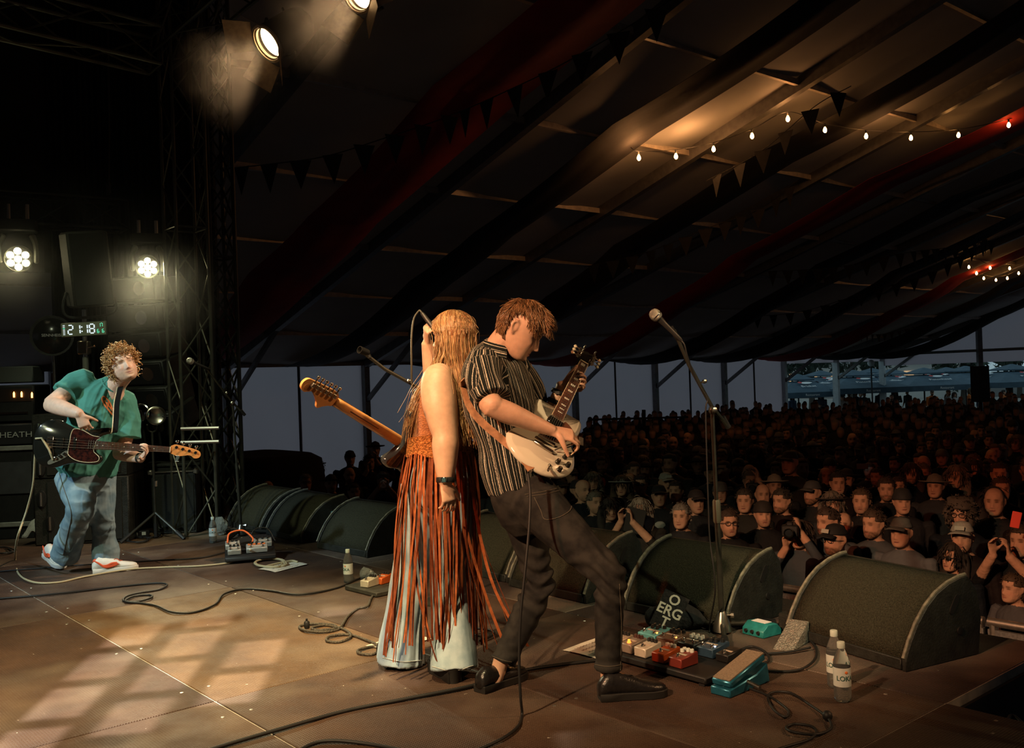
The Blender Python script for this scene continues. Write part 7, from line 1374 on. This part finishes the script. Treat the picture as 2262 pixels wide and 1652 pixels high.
for s in (-1, 1): sg_.prism([(s*.032+.024*math.copysign(abs(math.cos(t))**.7, math.cos(t)), .017*math.copysign(abs(math.sin(t))**.7, math.sin(t))) for t in np.linspace(0, 6.283, 18)[:-1]], -.002, .002, (0, .099, .001), rotx(math.pi/2)); sg_.tube([(s*.054, .097, .006), (s*.078, .06, .006), (s*.079, -.01, .0)], .0028, 5)
sg_.tube([(-.010, .103, .006), (.010, .103, .006)], .003, 5); sun_me = fin(sg_, 'sunglasses')
short_lo = fin(shell(lambda a, z: .014 if z > (.062 if a < .85 else (.022 if a < 1.7 else -.075)) else -.014, zt), 'short_hair', .010)
HW_LO = {'short': short_lo}
HW_ = {'short': short, 'bald': bald, 'long': longh, 'big': bigh, 'cap': capm, 'hat': hatm, 'beanie': bean}
DKC = [(.012, .012, .013), (.018, .018, .020), (.010, .012, .016), (.022, .020, .018), (.03, .032, .036), (.014, .010, .010)]
HCOL = [(.04, .022, .012), (.07, .04, .02), (.02, .013, .010), (.16, .13, .10), (.11, .065, .03)]
NPEOPLE = 0; TAKEN = []
BAND = V(-.2, 4.4)
def attendee(p, label, var='a', head='short', hcol=None, cloth=None, extra=(), h=1., group=None, face=None, prints=None, lo=False):
    me, R, hands = (VARS_LO if lo else VARS)[var]; d = (BAND if face is None else V(face))-V(p[0], p[1]); yaw = math.atan2(d[1], d[0])-math.pi/2+random.uniform(-.38, .38)
    o = bpy.data.objects.new('person', me); COL.objects.link(o); o.location = Vector([float(q) for q in p]); o.rotation_euler = (0, 0, yaw); o.scale = (h, h, h); o.color = tuple(cloth or random.choice(DKC))+(1,); tag(o, label, 'person', group); TAKEN.append((p[0], p[1]))
    for hd in ([head] if isinstance(head, str) else head):
        if hd == 'none': continue
        c = share({'short': 'hair', 'bald': 'hair', 'long': 'hair', 'big': 'hair'}.get(hd, hd), (HW_LO if lo and hd in HW_LO else HW_)[hd], HC, o, R); col = (hcol if hcol is not None and (hd in ('cap', 'hat', 'beanie') or isinstance(head, str)) else random.choice(HCOL)); c.color = tuple(col)+(1,)
    for e in extra:
        if e in ('glasses', 'sunglasses'): c = share(e, glass_me if e == 'glasses' else sun_me, HC, o, R); c.color = (.01, .01, .01, 1)
    if prints:
        for kind in prints:
            if kind == 'patch': q = MB(); q.box((0, .116+.0, .075), (.07, .004, .032), rotx(.25)); q = q.build('cap_patch', mat('pale_cap_patch', (.40, .40, .34), .8), o); q.matrix_local = Matrix.Translation(Vector(HC))@Matrix(R.tolist()).to_4x4()
            if kind == 'chest': q = MB(); q.ball((.08, .118, 1.28), (.03, .012, .03), 10); q.build('chest_badge', mat('pale_chest_print', (.35, .34, .30), .8), o)
            if kind == 'tee': q = MB(); q.ball((0, .105, 1.30), (.07, .03, .05), 12); q.build('shirt_print', mat('pale_chest_print', (.35, .34, .30), .8), o)
            if kind == 'red': q = MB(); q.ball((0, .085, 1.33), (.055, .045, .11), 12); q.build('shirt_front', mat('red_tee', (.25, .03, .02), .8), o)
    o['hz'] = 0; del o['hz']
    return o
def spot_at(x, y, zc):                              # ground position of a person whose head centre shows at pixel x, y at height zc
    g = gr(x, y, zc); return V(g[0], g[1], GZ), (zc-GZ)/1.615
CROWD = [
 (591, 1080, -.05, 'a', 'bald', None, 'person whose lit forehead shows above the farthest monitor wedge', {}),
 (675, 1066, .0, 'a', 'short', (.25, .22, .2), 'grey-haired person with glasses behind the second monitor wedge', dict(extra=('glasses',))),
 (697, 1032, .05, 'c', ('long', 'hat'), (.02, .02, .02), 'silhouetted person in a hat against the tent wall, left', dict(hcol=(.01, .01, .01))),
 (732, 1068, .0, 'f', 'hat', (.015, .015, .015), 'person in a black hat between the left monitors and guitar neck', {}),
 (771, 1050, .02, 'b', 'bald', None, 'bald bearded man below the maple guitar neck', {}),
 (773, 1012, .1, 'c', 'beanie', (.012, .012, .012), 'hooded figure with a pale face print under the guitar neck', {}),
 (782, 1087, -.05, 'a', 'short', None, 'young person with brightly lit face above the middle monitors', {}),
 (815, 1022, .1, 'e', 'short', None, 'person raising both hands to take a picture beside the singer', {}),
 (846, 1061, .0, 'd', 'short', None, 'person hiding behind a raised phone left of the singer', {}),
 (829, 992, .16, 'c', 'hat', (.012, .012, .012), 'tall silhouette in a brimmed hat before the tent post', {}),
 (655, 1050, .0, 'a', 'short', None, 'dim person between the covered stack and second monitor', {}),
 (1346, 1125, -.06, 'a', 'long', (.03, .02, .015), 'dark-haired woman beside the guitarist thigh', {}),
 (1314, 1110, .0, 'f', 'short', None, 'person partly hidden behind the guitarist leg', {}),
 (1416, 1127, .0, 'd', 'long', (.34, .28, .22), 'long grey-haired person with glasses holding up a black tablet', dict(extra=('glasses',))),
 (1375, 1073, .03, 'a', ('long', 'hat'), (.30, .29, .26), 'long-haired person in a pale cowboy hat', {}),
 (1416, 1070, .0, 'a', 'short', (.03, .02, .02), 'person in dark sunglasses behind the tablet holder', dict(extra=('sunglasses',))),
 (1329, 1026, .06, 'b', 'short', None, 'bearded man with a red shirt front under a dark jacket', dict(prints=('red',))),
 (1470, 1066, .03, 'a', 'cap', (.40, .38, .33), 'person in a white trucker cap, middle of the crowd', dict(prints=('patch',))),
 (1456, 1095, .0, 'c', 'cap', (.01, .01, .01), 'older man in a black cap with white chest print', dict(prints=('tee',))),
 (1507, 1140, .0, 'a', 'short', (.20, .17, .14), 'grey-haired man just behind the monitor wedge top', {}),
 (1537, 1108, .02, 'a', 'cap', (.03, .02, .02), 'man in a visor cap left of the foreground stand', {}),
 (1611, 1155, .0, 'f', 'short', (.05, .03, .02), 'young man in black-framed glasses right of the foreground stand', dict(extra=('glasses',))),
 (1647, 1106, .03, 'a', 'short', (.04, .03, .02), 'short-haired man with patterned black shirt', {}),
 (1730, 1106, .03, 'b', 'short', (.04, .03, .02), 'moustached man in black above the photographer', {}),
 (1711, 1072, .03, 'a', 'hat', (.34, .30, .23), 'person in a light straw cowboy hat', {}),
 (1658, 1062, .05, 'e', 'short', None, 'person aiming a small camera behind the short-haired man', {}),
 (1770, 1180, -.05, 'e', 'long', (.05, .03, .02), 'photographer in denim jacket holding a black camera', dict(cloth=(.05, .06, .07), extra=('glasses',))),
 (1832, 1152, .03, 'b', 'short', (.05, .03, .02), 'bearded man in grey hoodie behind the black cap', dict(cloth=(.08, .08, .085))),
 (1849, 1191, .0, 'b', 'cap', (.008, .008, .008), 'bearded man in a black cap with white patch and glasses', dict(extra=('glasses',), prints=('patch',))),
 (1933, 1157, .02, 'b', 'short', (.06, .035, .02), 'bearded man in a grey hooded jacket, centre right', dict(cloth=(.06, .065, .07))),
 (1995, 1176, .0, 'a', 'cap', (.13, .14, .13), 'man in a grey flat cap and denim vest with patches', dict(cloth=(.10, .11, .12), prints=('chest',))),
 (2130, 1186, .0, 'f', 'cap', (.42, .40, .34), 'man in a white trucker cap behind the nearest wedge', dict(prints=('patch',))),
 (2112, 1231, -.15, 'a', 'long', (.02, .014, .01), 'woman in big sunglasses just behind the nearest wedge', dict(extra=('sunglasses',), prints=('chest',))),
 (2126, 1137, .06, 'a', 'big', (.08, .06, .045), 'person with huge bushy hair and glasses at right', dict(extra=('glasses',))),
 (2262, 1195, .0, 'd', 'short', None, 'person at the right edge holding up a red-lit phone', {}),
 (1993, 1107, .05, 'a', 'beanie', (.02, .02, .02), 'man in a dark beanie above the flat cap', {}),
 (1958, 1080, .06, 'b', 'short', None, 'dark-bearded man left of the beanie', {}),
 (1906, 1107, .04, 'f', 'short', None, 'short-haired man looking sideways, centre right', {}),
 (1797, 1088, .05, 'b', 'cap', (.06, .06, .06), 'bearded man with a backwards cap, right of centre', {}),
 (1851, 1067, .07, 'a', 'short', None, 'tall man behind the backwards cap', {}),
 (2068, 1074, .06, 'a', 'hat', (.16, .14, .11), 'man in a pale fedora at right', {}),
 (1838, 1112, .0, 'a', ('long', 'hat'), (.02, .016, .012), 'person in a dark wide hat above the black cap', {}),
 (2196, 1105, .05, 'f', 'long', None, 'long-haired person right of the bushy hair', {}),
 (2245, 1300, -.25, 'c', 'short', None, 'person in a grey sleeve leaning at the bottom right edge', dict(cloth=(.07, .07, .075))),
]
for x, y, zc, var, head, hcol, lab, kw in CROWD:
    p, h = spot_at(x, y, zc); kw = dict(kw); hc_ = kw.pop('hcol', hcol); attendee(p, lab, var, head, hc_, h=h, group='people in the front rows', **kw)
# what they hold
def held(x, y, Y, kind, label, rz=0.):
    p = at(x, y, Y)
    if kind == 'tablet': o = thing('tablet', label, 'tablet', p, rot=(.1, .25, rz)); MB().box((0, 0, 0), (.19, .012, .25)).build('case', rub, o, bevel=.004); MB().box((0, .007, 0), (.17, .003, .23)).build('screen', mat('dim_screen', (.02, .03, .05), .2, emit=(.2, .25, .3), estr=.3), o)
    elif kind == 'phone': o = thing('phone', label, 'phone', p, rot=(.1, 0, rz)); MB().box((0, 0, 0), (.15, .010, .075)).build('case', mat('grey_phone', (.16, .17, .16), .4), o, bevel=.004); MB().box((0, .006, 0), (.14, .002, .066)).build('screen', mat('lit_phone_screen', (.2, .25, .3), .2, emit=(.35, .5, .6), estr=.8), o)
    elif kind == 'redphone': o = thing('phone', label, 'phone', p, rot=(.1, .2, rz)); MB().box((0, 0, 0), (.062, .010, .12)).build('case', mat('red_lit_phone', (.6, .06, .03), .4, emit=(.8, .06, .03), estr=.12), o, bevel=.004); MB().box((0, .007, 0), (.07, .002, .13)).build('screen', mat('lit_phone_screen'), o) if False else None
    else:
        o = thing('camera', label, 'camera', p, rz); MB().box((0, 0, 0), (.135, .06, .095)).build('body', rub, o, bevel=.01); MB().box((0, 0, .058), (.05, .05, .03)).build('viewfinder', rub, o, bevel=.006); MB().lathe([(.036, 0), (.038, .04), (.040, .075), (.034, .076), (.03, .06)], 18, (0, -.03, -.005), rotx(math.pi/2)).build('lens', gblk, o); MB().lathe([(.029, .06), (.01, .064), (.001, .065)], 16, (0, -.03, -.005), rotx(math.pi/2)).build('lens_glass', mat('lens_glass', (.02, .025, .03), .05), o)
p1, _ = spot_at(1416, 1127, .0); held(1402, 1150, p1[1]-.30, 'tablet', 'black tablet held up by the grey-haired person', -.3)
p1, _ = spot_at(1770, 1180, -.05); held(1745, 1172, p1[1]-.22, 'camera', 'black camera raised by the photographer in denim', -.4); p1, _ = spot_at(1658, 1062, .05); held(1662, 1075, p1[1]-.25, 'compact', 'small camera pointed by a fan in the middle', -.3)
p1, _ = spot_at(846, 1061, 0); held(847, 1053, p1[1]-.32, 'phone', 'grey phone covering the face of a fan beside the singer', .1); p1, _ = spot_at(2262, 1195, 0); held(2244, 1148, p1[1]-.34, 'redphone', 'red-lit phone raised at the right edge', -.4); held(1905, 1030, 13.0, 'phone', 'glowing phone raised in the middle of the crowd', -.2); held(1722, 972, 17.0, 'phone', 'small glowing phone deep in the crowd', -.2)
# the crowd behind them
rr = np.random.default_rng(21); cand = []
def project(p): v = V(p)-CAM; w = v@_f; return CXP+F_PX*(v@_r)/w, CYP-F_PX*(v@_u)/w
b = 7.55
while b < 38:
    step = .60+.010*(b-7.5); a = -14.
    while a < Q-1.2:
        p = S(a+rr.normal()*.12, b+rr.normal()*.12, GZ); a += step
        if p[1] < 5: continue
        zc = .02+rr.normal()*.07; x, y = project((p[0], p[1], zc))
        if not (-30 < x < 2330): continue
        if x < 640 or (x < 900 and p[1] > 14.5): continue
        if 860 < x < 1300 and p[1] > 22: continue
        if p[1] > 40 or (x > 1700 and p[1] > 36): continue
        cand.append((p[1], p, zc))
    b += step*.95
cand.sort(key=lambda q: q[0]); TK_ = np.array(TAKEN); keep = []
for Y, p, zc in cand:
    if np.min(np.hypot(TK_[:, 0]-p[0], TK_[:, 1]-p[1])) < .50: continue
    # do not stand in front of a front-row face
    keep.append((p, zc))
vk = list('aabcf'); hk = ['short', 'short', 'short', 'long', 'bald', 'cap', 'beanie', 'hat', 'long']
ci = 0
for p, zc in keep[:225]:
    var = random.choice(vk); hd = random.choice(hk); hcol = random.choice(HCOL) if hd in ('short', 'long', 'bald') else random.choice([(.015, .015, .015), (.03, .03, .03), (.02, .015, .012), (.12, .11, .10)])
    px_, _y = project((p[0], p[1], zc)); hn = {'short': 'short-haired', 'long': 'long-haired', 'bald': 'balding', 'cap': 'capped', 'beanie': 'beanie-wearing', 'hat': 'hat-wearing'}[hd]; bd = {'b': ' bearded', 'f': ' stubbled'}.get(var, ''); dn = 'a few rows back' if p[1] < 11 else ('midway back' if p[1] < 15 else 'deep')
    zn = 'left of the singer' if px_ < 900 else ('behind the guitarist' if px_ < 1300 else ('left of the foreground stand' if px_ < 1570 else ('just right of the foreground stand' if px_ < 1800 else ('above the two bottles' if px_ < 2030 else 'near the right edge'))))
    attendee(p, hn+bd+' person '+dn+' in the crowd '+zn, var, hd, hcol, h=(zc-GZ)/1.615, group='people deep in the dark crowd', lo=ci > 40); ci += 1
far = MB(); fcol = []
hd_lo = head_rings(nz=9, nc=10)
for p, zc in keep[225:]:
    s = (zc-GZ)/1.615; d = BAND-V(p[0], p[1]); yaw = math.atan2(d[1], d[0])-math.pi/2+rr.normal()*.25; R = rotz(yaw); n0 = far.n
    far.rings([V(p[0], p[1], zc)+s*(r@R.T) for r in hd_lo]); n1 = far.n; th = np.arange(10)*2*math.pi/10
    far.rings([V(p[0], p[1], GZ)+s*(np.column_stack([w*np.cos(th), dpt*np.sin(th), np.full(10, z)])@R.T) for w, dpt, z in ((.17, .12, .0), (.18, .13, .9), (.22, .13, 1.25), (.23, .11, 1.38), (.10, .07, 1.46), (.055, .055, 1.52))]); n2 = far.n
    hv = np.vstack(far.v[-2:-1]); loc = (hv-V(p[0], p[1], zc))@R; face = (loc[:, 1] > .02) & (loc[:, 2] < .07*s); hcq = random.choice(HCOL); fcol.append(np.where(face[:, None], V(.40, .23, .15), V(hcq))); fcol.append(np.tile(V(random.choice(DKC)), (n2-n1, 1)))
if far.n:
    me = far.mesh('distant_crowd', smooth='all'); point_color(me, 'col', np.vstack(fcol)); o = mesh_obj('distant_crowd', me, mat('distant_crowd_cloth', (.02, .02, .02), .8, attr='col')); tag(o, 'mass of distant people filling the tent up to the wall', 'crowd', kind='stuff')
# people outside under the parasols
oc = [(.20, .19, .18), (.06, .06, .08), (.35, .34, .32), (.10, .14, .22), (.45, .12, .03), (.03, .03, .03), (.16, .12, .10)]
for i in range(26):
    x = 1750+rr.uniform(0, 1)*560; Y = rr.uniform(41, 49); p = at(x, 900, Y); p = V(p[0], p[1], GZ)
    if Q-1.0 < ab(p)[0] < Q+.6: p = p+V(0, 3., 0)
    attendee(p, 'small blurred figure standing outside under the navy parasols', random.choice('abc'), random.choice(['short', 'long', 'cap']), None, random.choice(oc), h=rr.uniform(.93, 1.06), group='people under the parasols', lo=True, face=(p[0]+rr.normal()*5, p[1]-6+rr.normal()*6))
print('crowd individuals', len(CROWD)+min(225, len(keep))+26, 'stuff', max(0, len(keep)-225))
# ================================================================ STAGE HAZE
def haze(name, label, c, size, density, scale, thr, R=None, aniso=.45, col=(.9, .9, .85)):
    m = bpy.data.materials.new(name); m.use_nodes = True; t = m.node_tree; t.nodes.remove(t.nodes['Principled BSDF']); out = t.nodes['Material Output']; L = t.links.new
    sc = _n(t, 'ShaderNodeVolumeScatter'); sc.inputs['Color'].default_value = tuple(col)+(1,); sc.inputs['Anisotropy'].default_value = aniso
    tc = _n(t, 'ShaderNodeTexCoord'); nz = _n(t, 'ShaderNodeTexNoise'); nz.inputs['Scale'].default_value = scale; nz.inputs['Detail'].default_value = 4; nz.inputs['Distortion'].default_value = 1.2; L(tc.outputs['Object'], nz.inputs['Vector']); mr = _n(t, 'ShaderNodeMapRange'); mr.inputs[1].default_value = thr; mr.inputs[2].default_value = thr+.25; mr.inputs[3].default_value = density*.12; mr.inputs[4].default_value = density; L(nz.outputs[0], mr.inputs[0])
    le = _n(t, 'ShaderNodeVectorMath', operation='LENGTH'); dv = _n(t, 'ShaderNodeVectorMath', operation='DIVIDE'); dv.inputs[1].default_value = tuple(q/2 for q in size); L(tc.outputs['Object'], dv.inputs[0]); L(dv.outputs[0], le.inputs[0]); fa = _n(t, 'ShaderNodeMapRange'); fa.inputs[1].default_value = .1; fa.inputs[2].default_value = 1.; fa.inputs[3].default_value = 1; fa.inputs[4].default_value = 0; L(le.outputs['Value'], fa.inputs[0]); mu = _n(t, 'ShaderNodeMath', operation='MULTIPLY'); L(mr.outputs[0], mu.inputs[0]); L(fa.outputs[0], mu.inputs[1]); L(mu.outputs[0], sc.inputs['Density']); L(sc.outputs[0], out.inputs['Volume'])
    mb = MB(); mb.ball((0, 0, 0), tuple(q/2 for q in size), 20); o = mb.build(name, m); o.location = Vector(c); return tag(o, label, 'haze', kind='stuff')
haze('stage_haze', 'thin stage haze glowing around the led wash lights', at(180, 600, 8.6), (3.6, 2.4, 2.2), .055, 1.3, .35)
haze('lamp_smoke', 'curling smoke lit by the warm spotlight', at(550, 150, 6.2), (1.0, .8, .9), .17, 4., .44)
haze('lamp_smoke', 'curling smoke lit by the second spotlight at the top edge', at(748, 45, 5.45), (.9, .7, .8), .15, 4., .44)
